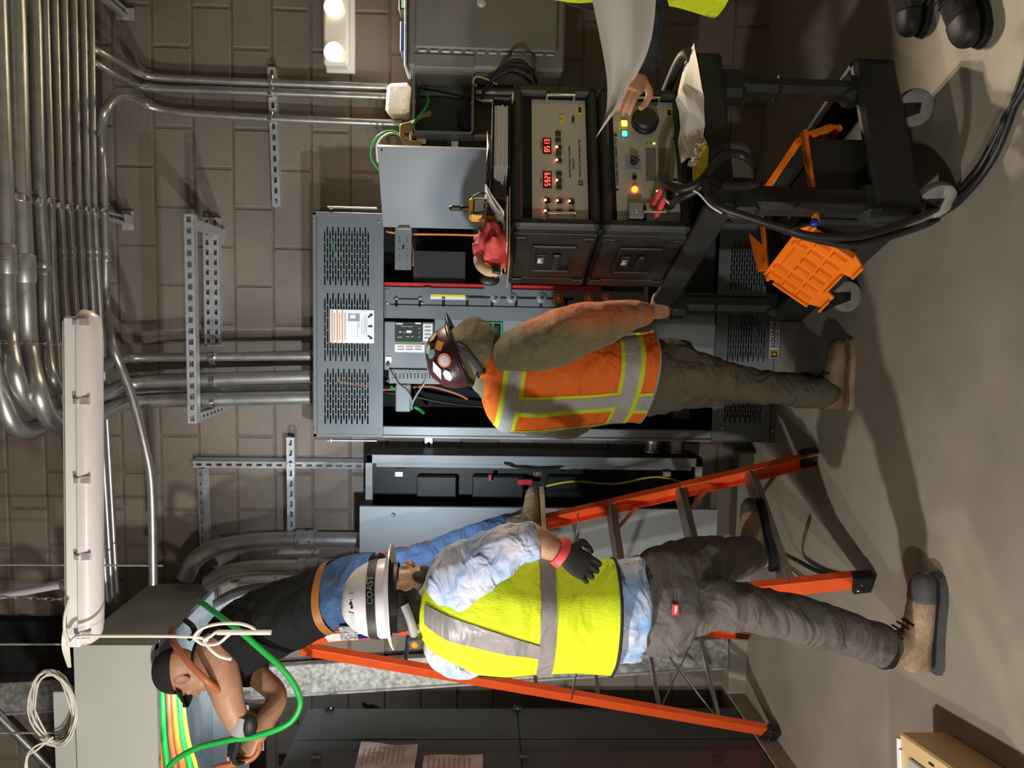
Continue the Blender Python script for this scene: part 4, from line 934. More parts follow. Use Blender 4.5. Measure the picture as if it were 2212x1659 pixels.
# ---- cases
CYF, CD = .165, .44
def case(z0, z1, label):
    x0, x1 = .008, .548; t = thing('equipment_case', TC @ V(((x0 + x1) / 2, CYF + CD / 2, z0)), label, 'case', 'test sets on the cart'); h = z1 - z0; cx, cz = (x0 + x1) / 2, (z0 + z1) / 2
    # open front: four walls, back and rims
    mb = MB(); wt = .028; yb = CYF + CD; ym = CYF + CD / 2
    mb.box((x0 + wt / 2, ym, cz), (wt, CD, h), .012); mb.box((x1 - wt / 2, ym, cz), (wt, CD, h), .012); mb.box((cx, ym, z0 + wt / 2), (x1 - x0, CD, wt), .012); mb.box((cx, ym, z1 - wt / 2), (x1 - x0, CD, wt), .012); mb.box((cx, yb - .02, cz), (x1 - x0, .04, h), .012)
    b = cob('shell', mb, 'case black', t)
    mb = MB()
    for c, d in (((x0 + .016, CYF, cz), (.032, .022, h)), ((x1 - .016, CYF, cz), (.032, .022, h)), ((cx, CYF, z0 + .016), (x1 - x0, .022, .032)), ((cx, CYF, z1 - .016), (x1 - x0, .022, .032))): mb.box(c, d, .009)
    mb.box((cx, CYF + .05, z1 + .001), (x1 - x0 - .02, .03, .008), .003); mb.box((x0 - .001, CYF + .06, cz), (.006, .05, h - .01), .002); mb.box((x0 - .001, yb - .05, cz), (.006, .05, h - .01), .002)
    cob('front_rim', mb, 'case black', t)
    # side grip with its pocket, catches
    mb = MB().use('case black'); yg = CYF + .21; zg = cz - .005
    mb.box((x0 - .004, yg, zg + .068), (.012, .19, .014), .004); mb.box((x0 - .004, yg, zg - .068), (.012, .19, .014), .004); mb.box((x0 - .004, yg - .09, zg), (.012, .014, .15), .004); mb.box((x0 - .004, yg + .09, zg), (.012, .014, .15), .004)
    mb.use('black void').box((x0 - .0015, yg, zg), (.004, .17, .122)); mb.use('black plastic').box((x0 - .010, yg + .01, zg - .012), (.014, .11, .028), .006)
    cob('side_grip', mb, None, t)
    Tt = frame(TC @ V((x0 - .0145, yg - .008, zg + .041)), -CEY, V((0, 0, 1)))
    ob('asset_tag', MB().box((x0 - .005, yg - .0, zg + .041), (.012, .075, .034), .002).xf(TC), 'black plastic', t)
    ob('asset_lettering', text_mb('PP1', .026, Tt @ Matrix.Translation((-.024, 0, -.001)), .0006, 'label white', bold=.0008), None, t, label='white letters PP1')
    for yy, zz in ((CYF + .07, z1 - .03), (yb - .06, z1 - .03), (CYF + .07, z0 + .03), (yb - .06, z0 + .03)):
        cob('catch', MB().box((x0 - .004, yy, zz), (.012, .03, .04), .003).cyl((x0 - .012, yy, zz), (x0 - .006, yy, zz), .006, 8), 'black plastic', t)
    cob('rubber_foot', MB().box((cx, CYF + .07, z0 - .002), (.4, .03, .006), .002), 'black rubber', t)
    return t, b
k1, b1 = case(1.124, 1.408, 'upper black equipment case with red digit displays')
k2, b2_ = case(.828, 1.118, 'lower black equipment case with round knob and red plugs')
PYL = CYF + .022                                       # the instrument faces sit a little inside the rims
def prect(mb, x0, y0, x1, y1, yl=PYL, th=.004, ch=0.0):
    a = cpl((x0 + x1) / 2, y0, yl); b = cpl((x0 + x1) / 2, y1, yl); t_ = cpl(x0, (y0 + y1) / 2, yl); c = cpl(x1, (y0 + y1) / 2, yl)
    return mb.box(((a.x + b.x) / 2, yl + th / 2, (t_.z + c.z) / 2), (a.x - b.x, th, t_.z - c.z), ch)
mb = MB(); prect(mb, 1149, 216, 1268, 488); f1_ = cob('instrument_face', mb, 'panel silver', k1)
mb = MB(); prect(mb, 1328, 220, 1466, 484); f2_ = cob('instrument_face', mb, 'panel silver', k2)
mb = MB(); prect(mb, 1110, 208, 1298, 494, PYL + .006, .004); cob('face_surround', mb, 'black void', k1)
mb = MB(); prect(mb, 1312, 208, 1490, 494, PYL + .006, .004); cob('face_surround', mb, 'black void', k2)
# seven-segment displays
SEG = {'0': 'abcdef', '1': 'bc', '2': 'abged', '3': 'abgcd', '5': 'afgcd', '6': 'afgedc', '9': 'abfgcd', ' ': ''}
def seven(mb, c, s, w_, h_, yl):
    th = .0011
    for g in SEG[s]:
        x, z, lx, lz = {'a': (0, h_ / 2, w_, .0022), 'g': (0, 0, w_, .0022), 'd': (0, -h_ / 2, w_, .0022), 'b': (w_ / 2, h_ / 4, .0022, h_ / 2), 'c': (w_ / 2, -h_ / 4, .0022, h_ / 2), 'f': (-w_ / 2, h_ / 4, .0022, h_ / 2), 'e': (-w_ / 2, -h_ / 4, .0022, h_ / 2)}[g]
        mb.box((c.x + x, yl, c.z + z), (lx * .9, th, lz * .95))
for (x0, y0, x1, y1), s, lbl in (((1173, 370, 1192, 405), '5929', 'display with red digits 5929'), ((1172, 298, 1191, 331), '0513', 'display with red digits 05 13')):
    mb = MB(); prect(mb, x0, y0, x1, y1, PYL - .004, .006, .001); d_ = cob('display', mb, 'black void', f1_, label=lbl)
    mb = MB()
    for i, s_ in enumerate(s):
        c = cpl((x0 + x1) / 2, y1 - (y1 - y0) * (.17 + .22 * i), PYL - .0052); seven(mb, c, s_, .0065, .0165, PYL - .0052)
    cob('digits', mb, 'led red', d_, smooth=None)
LIT = {(1203, 317), (1203, 345), (1206, 389), (1183, 433), (1209, 434), (1235, 435), (1182, 455)}
for (x, y) in ((1206, 287), (1206, 301), (1208, 317), (1207, 330), (1208, 345), (1208, 374), (1208, 389), (1208, 403), (1183, 432), (1209, 433), (1235, 434), (1183, 455), (1209, 456), (1235, 456)):
    mb = MB(); prect(mb, x - 6, y - 4.6, x + 6, y + 4.6, PYL - .006, .008, .0015); kb = cob('push_button', mb, 'black plastic', f1_)
    if any(abs(x - a) < 8 and abs(y - b) < 4 for a, b in LIT): cob('indicator', MB().sphere(cpl(x - 5, y, PYL - .006), .0040, 8, 6), 'led hot', kb)
def plabel(par, body, x, y, size, yl=PYL, **k):
    Tt = frame(TC @ (cpl(x, y, yl) + V((0, -.0012, 0))), CEX, (0, 0, 1)); return ob('printing', text_mb(body, size, Tt, .0002, k.pop('m', 'label black'), **k), None, par, smooth=None)
plabel(f1_, 'Time', 1168, 390, .009, align='CENTER'); plabel(f1_, 'Current', 1168, 314, .009, align='CENTER')
plabel(f1_, 'Electrical Test Instruments, Inc.', 1253, 382, .0115); plabel(f1_, 'Injection Primary Controller', 1231, 384, .0105); plabel(f1_, 'Model PI-2', 1239, 366, .0095)
mb = MB(); prect(mb, 1250, 389, 1259, 400, PYL - .002, .002, .0005); lg = cob('logo_plate', mb, 'label black', f1_); plabel(lg, 'ETI', 1254.5, 394.5, .010, PYL - .002, m='label white', align='CENTER')
for (x, y) in [(1216, 287), (1216, 301), (1216, 317), (1217, 330), (1217, 345), (1218, 374), (1218, 389), (1218, 403)]: 
    mb = MB(); prect(mb, x, y - 4, x + 2, y + 4, PYL - .0004, .001); cob('caption', mb, 'label grey', f1_, smooth=None)
for (x, y) in ((1214, 254), (1214, 264)): cob('coax_jack', MB().lathe([(.0075, 0), (.0075, .006), (.003, .006), (.003, .002)], cpl(x, y, PYL), (0, -1, 0), 14), 'label yellow', f1_)
mb = MB(); prect(mb, 1236, 250, 1241, 264, PYL - .005, .006, .001); cob('serial_port', mb, 'navy enamel', f1_)
for f_, q in ((f1_, (1246, 228, 1259, 246)), (f2_, (1438, 234, 1453, 252))):
    mb = MB().use('label yellow'); prect(mb, *q, PYL - .0012, .0014); mb.use('label black'); prect(mb, q[0] + 3, q[1] + 3, q[2] - 3, q[3] - 3, PYL - .0016, .0006); cob('calibration_sticker', mb, None, f_, smooth=None)
def handle(par, xz0, xz1, y, dy):
    a, b = cpl(xz0, y, PYL), cpl(xz1, y, PYL); o_ = V((0, -dy, 0)); cob('pull_handle', MB().tube(cr_path([a, a + o_ * .9, a + o_ + (b - a) * .06, b + o_ - (b - a) * .06, b + o_ * .9, b], 5), .0042, 10), 'chrome', par, smooth=60)
handle(f1_, 1182, 1238, 474, .04); handle(f1_, 1180, 1238, 222, .04); handle(f2_, 1388, 1432, 470, .035); handle(f2_, 1372, 1420, 226, .035)
# lower instrument
c = cpl(1392, 266, PYL); kn = cob('big_knob', MB().lathe([(.046, 0), (.046, .010), (.042, .014), (.040, .030), (.036, .036), (.008, .037)], c, (0, -1, 0), 36), 'black plastic', f2_, smooth=40)
cob('knob_ribs', MB().tube([c + V((.043 * math.cos(a_), -.02, .043 * math.sin(a_))) for a_ in [2 * PI * j / 36 for j in range(37)]], .0035, 6, False), 'black rubber', kn, smooth=60)
for (x, y, m, w_) in ((1349, 265, 'lens amber', 6.5), (1350, 287, 'lens teal', 6.0)):
    mb = MB(); prect(mb, x - 7, y - 7.5, x + 7, y + 7.5, PYL - .006, .008, .002); kb = cob('lamp_button', mb, 'black plastic', f2_); mb = MB(); prect(mb, x - w_, y - w_, x + w_, y + w_, PYL - .012, .008, .0025); cob('lens', mb, m, kb)
cob('pilot_lamp', MB().sphere(cpl(1371, 409, PYL - .003), .0105, 16, 10, (1, 1.2, 1)), 'lens orange', f2_)
cob('fuse_holder', MB().lathe([(.008, 0), (.008, .008), (.004, .008), (.004, .004)], cpl(1370, 385, PYL), (0, -1, 0), 14), 'black plastic', f2_)
for (x, y, g) in ((1397, 309, 0), (1405, 309, 0), (1413, 310, 1), (1404, 412, 0), (1412, 412, 0), (1420, 413, 1)): cob('led_window', MB().sphere(cpl(x, y, PYL), .0036 if g else .0022, 8, 6), 'led green' if g else 'black void', f2_)
mb = MB(); prect(mb, 1352, 335, 1384, 367, PYL - .003, .004, .001); sw = cob('selector_plate', mb, 'label grey', f2_)
c = cpl(1369, 350, PYL - .004); cob('selector_knob', MB().lathe([(.013, 0), (.013, .012), (.010, .018)], c, (0, -1, 0), 16).box(c + V((0, -.018, 0)), (.012, .012, .030), .003, Matrix.Rotation(.5, 3, 'Y')), 'black plastic', sw)
mb = MB(); prect(mb, 1359, 437, 1390, 470, PYL - .03, .03, .002); so = cob('binding_post_block', mb, 'label grey', f2_); mb = MB(); prect(mb, 1391, 443, 1397, 471, PYL - .02, .02, .001); cob('fin', mb, 'black plastic', so); cob('post_hole', MB().sphere(cpl(1375, 455, PYL - .03), .008, 10, 6, (1, .5, 1)), 'chrome', so)
mb = MB()
for k in range(24):
    xx = 0; y_ = 320 + k * 3.0
    prect(mb, 1395, y_, 1417, y_ + 1.2, PYL - .0006, .001); prect(mb, 1423, y_, 1446, y_ + 1.2, PYL - .0006, .001)
cob('louvre_slots', mb, 'label black', f2_, kind='stuff', smooth=None)
plabel(f2_, 'PORTABLE HIGH CURRENT TEST SET', 1334, 400, .0125)
plabel(f2_, 'CE', 1444, 458, .02)
for (x, y) in ((1330, 292), (1333, 410), (1418, 226), (1457, 300), (1463, 413)): cob('screw', MB().lathe([(.005, 0), (.004, .002)], cpl(x, y, PYL), (0, -1, 0), 8), 'black plastic', f2_)
mb = MB(); prect(mb, 1455, 386, 1463, 394, PYL - .002, .002); cob('logo_plate', mb, 'label black', f2_)
# red plugs, black sockets
for i, (a, b) in enumerate((((1408, 448), (1432, 405)), ((1415, 472), (1436, 428)))):
    p0, p1 = cpl(a[0], a[1], PYL - .012), cpl(b[0], b[1], PYL - .055)
    t = thing('test_plug', TC @ p0, '%s red test plug in the lower case' % ('upper' if i == 0 else 'lower'), 'plug', 'red test plugs')
    cob('grip', MB().tube([p0, p0 + (p1 - p0) * .15, p0 + (p1 - p0) * .6, p1], .009, 12, True, [.0075, .010, .0105, .0085]), 'red rubber', t, smooth=50)
    cob('collar', MB().cyl(p0 - (p1 - p0) * .10, p0, .007, 10), 'chrome', t); cob('boot', MB().cyl(p1, p1 + (p1 - p0) * .22, .008, 10, .005), 'cable black', t)
for (x, y) in ((1441, 412), (1445, 442)): cob('output_socket', MB().lathe([(.020, 0), (.020, .02), (.014, .026), (.008, .026), (.008, .014)], cpl(x, y, PYL), (0, -1, 0), 20), 'black rubber', f2_)

# ---- things on the cases and the cart
def cw(name, px, r, m, label, cat, parent=None, n=9, k=6, group=None):
    """cable through (pixel x, pixel y, local depth)"""
    return ob(name, MB().tube(cr_path([TC @ cpl(*p) for p in px], k), r, n), m, parent, label, cat, group, smooth=60)
zt = 1.413
# binder lying on the upper case
t = thing('ring_binder', TC @ V((.40, CYF + .12, zt)), 'black ring binder full of pages lying on the upper case', 'binder')
bx0, bx1 = cpl(1090, 355, CYF).x, cpl(1090, 205, CYF).x
cob('cover', MB().box(((bx0 + bx1) / 2, CYF + .15, zt + .004), (bx1 - bx0, .28, .006), .002).box(((bx0 + bx1) / 2, CYF + .15, zt + .062), (bx1 - bx0, .28, .006), .002).box((bx1 - .004, CYF + .15, zt + .033), (.008, .28, .06), .003), 'black plastic', t)
mb = MB()
for k in range(9): mb.box(((bx0 + bx1) / 2 - .006 + .002 * math.sin(k * 5), CYF + .155, zt + .013 + k * .0052), (bx1 - bx0 - .03, .26 - .006 * (k % 3), .0042), .0006)
cob('pages', mb, 'white paper', t, kind='stuff')
t = thing('loose_papers', TC @ V((.30, CYF + .1, zt + .065)), 'loose papers and a clipboard lying over the binder', 'paper')
mb = MB()
for k in range(4):
    rows = []
    for a_ in range(9):
        fx_ = a_ / 8; zz = zt + .072 + .004 * k + .012 * math.sin(fx_ * 3.1 + k) - (.05 * max(0, (.35 - fx_)) / .35 if k < 3 else 0)
        rows.append([V((cpl(1085, 450, CYF).x + fx_ * (.27 + .02 * k), CYF + .02 + .01 * k + b_ * .24, zz)) for b_ in (0, .33, .66, 1)])
    mb.grid(rows)
cob('sheets', mb, 'white paper', t)
# flat folders sticking out on the left of the binder
for i, (zz, m, x0p, x1p) in enumerate(((zt + .004, 'wire tan', 555, 400), (zt + .012, 'white paper', 520, 420))):
    l_, r_ = cpl(1105, x0p, CYF).x, cpl(1105, x1p, CYF).x
    cob('folder', MB().box(((l_ + r_) / 2, CYF + .12, zz), (r_ - l_, .22, .003), .0008), m, None, label='%s flat folder lying on the upper case beside the binder' % ('manila' if i == 0 else 'white'), cat='folder')
# multimeter leaning against the binder
c = cpl(1055, 440, CYF + .10); mt = thing('multimeter', TC @ V((c.x, c.y, zt + .012)), 'yellow and grey multimeter standing on the upper case with its black probe', 'multimeter')
l_, r_, zb_, zt_ = cpl(1055, 470, CYF + .10).x, cpl(1055, 424, CYF + .10).x, zt + .014, cpl(1013, 440, CYF + .10).z
zc = (zb_ + zt_) / 2; xc_ = (l_ + r_) / 2; ym_ = CYF + .11
cob('holster', MB().box((xc_, ym_ + .01, zc), (r_ - l_, .04, zt_ - zb_), .01), 'yellow plastic', mt)
cob('meter_face', MB().box((xc_ - .002, ym_ - .012, zc - .004), (r_ - l_ - .022, .014, zt_ - zb_ - .022), .004), 'black plastic', mt)
cob('meter_screen', MB().box((xc_ - .002, ym_ - .0195, zt_ - .035), (r_ - l_ - .034, .002, .032)), 'label grey', mt)
cob('dial', MB().lathe([(.015, 0), (.015, .006), (.010, .009)], (xc_ - .002, ym_ - .019, zc - .028), (0, -1, 0), 18), 'black rubber', mt)
cob('orange_key', MB().sphere((xc_ - .002, ym_ - .020, zc + .004), .005, 8, 6, (1.3, .6, .8)), 'orange plastic', mt)
for s_ in (-1, 1): cob('key', MB().sphere((xc_ - .002 + s_ * .014, ym_ - .019, zc + .010), .003, 6, 5), 'label white', mt)
cob('probe', MB().box((xc_ + .004, ym_ + .01, zt_ + .012), (.018, .014, .03), .004).box((xc_ + .004, ym_ + .01, zt_ + .045), (.022, .018, .045), .008), 'black plastic', mt)
ob('test_lead', MB().tube(cr_path([TC @ V(p) for p in ((r_ - .004, ym_ - .005, zt_ - .01), (r_, ym_ - .03, zc + .02), (xc_ + .02, ym_ - .04, zc - .02), (xc_ - .005, ym_ - .04, zb_ + .012), (xc_ + .01, ym_ - .02, zb_))], 6), .003, 7), 'cable black', mt, smooth=60)
ob('test_lead', MB().tube(cr_path([TC @ V(p) for p in ((l_ + .012, ym_ - .012, zt_ - .006), (l_ + .006, ym_ - .03, zc), (l_ + .004, ym_ - .035, zb_ + .03), (xc_ - .01, ym_ - .03, zb_ + .006))], 6), .003, 7), 'cable black', mt, smooth=60)
# red work gloves heaped on the corner
c = cpl(1070, 535, CYF + .12)
gl = MB(); gx0, gx1 = cpl(1070, 592, CYF + .16).x, cpl(1070, 480, CYF + .10).x
rows = []
n_ = 26
for a_ in range(n_ + 1):
    th = PI * a_ / n_; row = []
    for b_ in range(30):
        ph = 2 * PI * b_ / 30
        x = math.sin(th) * math.cos(ph); y = math.sin(th) * math.sin(ph); z = -math.cos(th)
        nz = noise.noise(V((x * 2.1, y * 2.1, z * 2.1))) * .35 + noise.noise(V((x * 5, y * 5 + 3, z * 2))) * .16
        r_ = 1 + nz; f_ = abs(x) ** .0
        row.append(V(((gx0 + gx1) / 2 + x * (gx1 - gx0) * .52 * r_, CYF + .13 + y * .08 * r_, zt + .058 + z * .058 * (r_ if z > 0 else 1))))
    rows.append(row)
gv = thing('work_gloves', TC @ V(((gx0 + gx1) / 2, CYF + .13, zt)), 'crumpled red work gloves with yellow cuff on the corner of the upper case', 'gloves')
mat('red cloth', (.72, .10, .09), .8, var=.15, vscale=25, bump=.3, bscale=120)
cob('glove_body', MB().grid(rows, True), 'red cloth', gv, smooth=80)
mat('buff leather', (.62, .5, .28), .7)
c0 = V((gx0 - .012, CYF + .10, zt + .075)); cob('cuff', MB().tube(cr_path([c0 + V((.05, .02, .03)), c0 + V((.01, .0, .022)), c0 + V((-.012, -.005, -.01)), c0 + V((-.004, -.005, -.045))], 5), .016, 8, True), 'buff leather', gv, smooth=60)
cob('strap_tab', MB().box(c0 + V((-.008, -.012, -.03)), (.03, .02, .03), .004), 'black plastic', gv)
# papers, keys, folder on the near lip of the cart
t = thing('paper_stack', TC @ V((DW - .15, .08, .83)), 'crumpled stack of papers standing on the near right lip of the cart', 'paper')
mb = MB()
pxs = [(1497, 97), (1487, 140), (1478, 180), (1474, 190), (1482, 215), (1485, 250), (1480, 285), (1487, 330)]
pxe = [(1499, 97), (1508, 140), (1516, 190), (1521, 210), (1521, 240), (1523, 270), (1518, 300), (1500, 345)]
for k in range(5):
    rows = []
    for i_, (a, b) in enumerate(zip(pxs, pxe)):
        A_, B_ = cpl(*a, .02 + .012 * k + .01 * math.sin(i_ * 1.3 + k)), cpl(*b, -.03 + .014 * k + .01 * math.cos(i_ * 1.9 + k))
        rows.append([A_ + V((0, .015 * k, .002 * k)), (A_ + B_) / 2 + V((0, .012 * math.sin(i_ + k), 0)), B_ + V((0, .01 * k, 0))])
    mb.grid(rows)
cob('sheets', mb, 'white paper', t, smooth=40)
ky = thing('key_ring', TC @ cpl(1498, 340, -.02), 'bunch of shiny keys lying against the papers on the cart', 'keys')
for k in range(9):
    a_ = cpl(1512 - k * 2.6, 306 + k * 6.5, -.035 + .004 * (k % 3)); cob('key', MB().box(a_, (.012, .004, .020), .002, Matrix.Rotation(random.uniform(0, 3), 3, 'Y') @ Matrix.Rotation(random.uniform(-1, 1), 3, 'X')).cyl(a_ + V((0, -.002, -.010)), a_ + V((random.uniform(-.022, .012), -.006, random.uniform(-.03, -.012))), .0025, 6), 'chrome', ky)
yf = MB(); poly = [cpl(1519, 290, -.02), cpl(1531, 320, -.02), cpl(1528, 365, -.02), cpl(1515, 396, -.02), cpl(1497, 396, -.02), cpl(1496, 350, -.02)]
cob('yellow_folder', yf.prism(poly, (0, .004, 0)), 'yellow card', None, label='bright yellow folder standing behind the keys on the cart lip', cat='folder')
# orange tote with open lids on the lower shelf
tt = thing('tote', TC @ V((.18, .28, .2)), 'orange plastic tote with ribbed lids hanging open on the lower shelf', 'tote')
mat('tote dark', (.02, .02, .018), .6)
tx0, tx1, ty0, ty1, tz0, tz1 = .0, .30, .07, .44, .195, .47
mb = MB(); 
for c, d in ((((tx0 + tx1) / 2, ty0, (tz0 + tz1) / 2), (tx1 - tx0, .008, tz1 - tz0)), (((tx0 + tx1) / 2, ty1, (tz0 + tz1) / 2), (tx1 - tx0, .008, tz1 - tz0)), ((tx0, (ty0 + ty1) / 2, (tz0 + tz1) / 2), (.008, ty1 - ty0, tz1 - tz0)), ((tx1, (ty0 + ty1) / 2, (tz0 + tz1) / 2), (.008, ty1 - ty0, tz1 - tz0)), (((tx0 + tx1) / 2, (ty0 + ty1) / 2, tz0 + .004), (tx1 - tx0, ty1 - ty0, .008))): mb.box(c, d, .002)
cob('tub', mb, 'tote dark', tt)
mb = MB()
for c, d in ((((tx0 + tx1) / 2, ty0 - .012, tz1), (tx1 - tx0 + .04, .03, .014)), (((tx0 + tx1) / 2, ty1 + .012, tz1), (tx1 - tx0 + .04, .03, .014)), ((tx0 - .012, (ty0 + ty1) / 2, tz1), (.03, ty1 - ty0, .014)), ((tx1 + .012, (ty0 + ty1) / 2, tz1), (.03, ty1 - ty0, .014))): mb.box(c, d, .003)
cob('rim', mb, 'orange plastic', tt)
def lid(name, h0, h1, out, depth):
    """half lid hinged along h0-h1, hanging towards 'out'"""
    h0, h1 = V(h0), V(h1); ex = (h1 - h0); L = ex.length; ex.normalize(); oy = V(out).normalized(); oy = (oy - ex * oy.dot(ex)).normalized(); nz = ex.cross(oy)
    if nz.dot(V((-.5, -1, .4))) < 0: nz = -nz
    T = Matrix.Identity(4)
    for j in range(3): T[j][0] = ex[j]; T[j][1] = oy[j]; T[j][2] = nz[j]; T[j][3] = h0[j]
    mb = MB()
    tooth = []
    poly = [V((0.02, 0, 0)), V((L - .02, 0, 0)), V((L, .03, 0)), V((L, depth - .05, 0)), V((L - .03, depth, 0)), V((L * .72, depth, 0)), V((L * .70, depth - .03, 0)), V((L * .34, depth - .03, 0)), V((L * .32, depth, 0)), V((.03, depth, 0)), V((0, depth - .05, 0)), V((0, .03, 0))]
    mb.prism(poly, (0, 0, -.006))
    for c, d in (((L / 2, .004, .008), (L - .04, .008, .018)), ((.004, depth / 2, .008), (.008, depth - .09, .018)), ((L - .004, depth / 2, .008), (.008, depth - .09, .018)), ((L * .16, depth - .004, .008), (L * .22, .008, .018)), ((L * .86, depth - .004, .008), (L * .2, .008, .018)), ((L * .52, depth - .034, .008), (L * .36, .008, .018))): mb.box(c, d, .002)
    pl_ = cob(name, mb.xf(T), 'orange plastic', tt)
    nx, ny = 6, 3
    for i in range(nx):
        for j in range(ny):
            if i in (2, 3) and j == 0: continue
            x0, x1 = .014 + (L - .028) * i / nx, .014 + (L - .028) * (i + .62) / nx; y0, y1 = .012 + (depth - .055) * j / ny, .012 + (depth - .055) * (j + .86) / ny
            m2 = MB(); a = [V((x0, y0, 0)), V((x1, y0, 0)), V((x1, y1, 0)), V((x0, y1, 0))]; b = [V((x0 + .006, y0 + .004, .012)), V((x1 - .004, y0 + .004, .012)), V((x1 - .004, y1 - .004, .012)), V((x0 + .006, y1 - .004, .012))]
            m2.add(a + b, [(3, 2, 1, 0), (4, 5, 6, 7), (0, 1, 5, 4), (1, 2, 6, 5), (2, 3, 7, 6), (3, 0, 4, 7)]); cob('rib_pad', m2.xf(T), 'orange plastic', pl_, smooth=None)
    return pl_
P1_, P2_ = V((-.008, .43, .497)), V((.006, .085, .497)); P3_, P4_ = V((-.12, .09, .33)), V((-.155, .53, .325))
lid('lid', P1_, P2_, (P3_ + P4_) / 2 - (P1_ + P2_) / 2, .235)
P5_, P6_ = V((.30, .06, .487)), V((.30, .42, .487)); lid('lid', P5_, P6_, V((.35, 0, -.8)), .17)
cob('hinge_flap', MB().prism([V((.02, .46, .50)), V((.17, .46, .52)), V((.06, .46, .42)), V((.03, .46, .43))], (0, .01, 0)), 'orange plastic', tt)
cob('tote_load', MB().box((.15, .25, .35), (.24, .3, .18), .03), 'black rubber', tt)
# black hoses / cables
cab = [[(1436, 405, PYL - .07), (1442, 398, .05), (1470, 408, -.02), (1510, 395, -.05), (1540, 360, -.06), (1570, 334, -.05), (1605, 336, -.04), (1638, 365, -.05), (1632, 395, -.06), (1590, 402, -.07), (1556, 400, -.08)],
       [(1447, 440, PYL - .03), (1470, 428, .02), (1500, 414, -.03), (1522, 400, -.06), (1540, 430, -.08), (1580, 462, -.09), (1640, 478, -.08), (1720, 505, -.07), (1800, 525, -.06), (1850, 528, -.05), (1940, 505, -.02), (2020, 475, .0), (2085, 420, .02), (2150, 330, .05), (2212, 160, .12), (2240, 60, .16)],
       [(1524, 392, -.07), (1530, 420, -.09), (1560, 448, -.10), (1620, 470, -.10), (1700, 495, -.09), (1760, 510, -.085), (1860, 510, -.07), (1960, 478, -.03), (2040, 440, .0), (2110, 370, .03), (2170, 260, .06), (2212, 190, .10), (2250, 80, .14)]]
lbl = ('thick black cable looping round the cart lip', 'thick black cable sagging from the cart to the lower right, outer one', 'thick black cable sagging from the cart to the lower right, inner one')
for i, px in enumerate(cab):
    pts = [TC @ cpl(*p) if p[0] < 2000 else fl(p[0], p[1], .013) for p in px]
    for p in pts: p.z = max(p.z, .013)
    ob('heavy_cable', MB().tube(cr_path(pts, 7), .0115 if i else .013, 12), 'cable black', None, lbl[i], 'cable', 'heavy test cables', smooth=60)
cw('white_lead', [(1440, 402, .10), (1447, 395, .04), (1460, 394, -.01), (1480, 402, -.02), (1500, 412, -.04), (1512, 420, -.05), (1535, 445, -.06), (1560, 460, -.07)], .0035, 'wire white', 'thin white lead running off the lower case over the cart lip', 'wire')
cw('white_lead', [(1438, 412, .10), (1436, 425, .08), (1442, 436, .06), (1447, 440, PYL - .03)], .003, 'wire white', 'short white lead between the two black sockets', 'wire')
bp = cw('ball_probe', [(1700, 500, -.09), (1715, 494, -.10), (1735, 488, -.105), (1757, 482, -.11)], .005, 'cable black', 'black probe lead ending in a bright blue ball', 'probe')
mat('blue plastic', (.01, .03, .30), .25); cob('ball', MB().sphere(cpl(1759, 481, -.11), .0135, 16, 10), 'blue plastic', bp, smooth=60)

# ================================================================ step ladder
LA, LC, LB = fl(1680, 1605), fl(1885, 1255), fl(1765, 985)
LA = LA + V((.045, 0, 0))
wv = (LB - LC); wl = wv.length; wv.normalize(); LD = LA + wv * wl * .85
TM = (LC + LB + LA + LD) / 4; TM.z = 2.27; TM = TM + V((-.0, 0, 0))
RCt, RBt = TM - wv * .17, TM + wv * .17; fdir = ((LA + LD) / 2 - (LC + LB) / 2); fdir.z = 0; fdir.normalize()
RAt = at(650, 1406, 3.25); RDt = RAt + wv * .34
ld_ = thing('step_ladder', TM * V((1, 1, 0)).x if False else V((TM.x, TM.y, 0)), 'orange fibreglass step ladder with grey metal steps', 'ladder')
def channel(p0, p1, side, out, w_=.076, d_=.028, th=.005):
    """U rail: web facing 'side', flanges pointing to -side; 'out' is along its width"""
    p0, p1 = V(p0), V(p1); z = (p1 - p0).normalized(); y = V(out); y = (y - z * y.dot(z)).normalized(); x = y.cross(z); 
    if x.dot(V(side)) < 0: x = -x
    L = (p1 - p0).length; T = Matrix.Identity(4)
    for j in range(3): T[j][0] = x[j]; T[j][1] = y[j]; T[j][2] = z[j]; T[j][3] = p0[j]
    mb = MB().box((0, 0, L / 2), (th, w_, L), .001).box((-d_ / 2, w_ / 2 - th / 2, L / 2), (d_, th, L), .001).box((-d_ / 2, -w_ / 2 + th / 2, L / 2), (d_, th, L), .001)
    return mb.xf(T)
for n_, a, b, sd in (('front_rail', LC, RCt, -wv), ('front_rail', LB, RBt, wv), ('rear_rail', LA, RAt, -wv), ('rear_rail', LD, RDt, wv)):
    rl = ob(n_, channel(a, b, sd, fdir, .080 if 'front' in n_ else .066), 'orange fibreglass', ld_)
    ax = (b - a).normalized(); mb = MB().bar(a + ax * .0, a + ax * .075, .045, .095, fdir, .006); mb.v = [V((p.x, p.y, max(p.z, .002))) for p in mb.v]; ob('foot', mb, 'black rubber', rl)
    for s_ in (.018, -.018): ob('foot_rivet', MB().sphere(a + ax * .055 + sd * .024 + fdir * s_, .005, 6, 5), 'bright zinc', rl)
def lp(a, b, z): t_ = (z - a.z) / (b.z - a.z); return a + (b - a) * t_
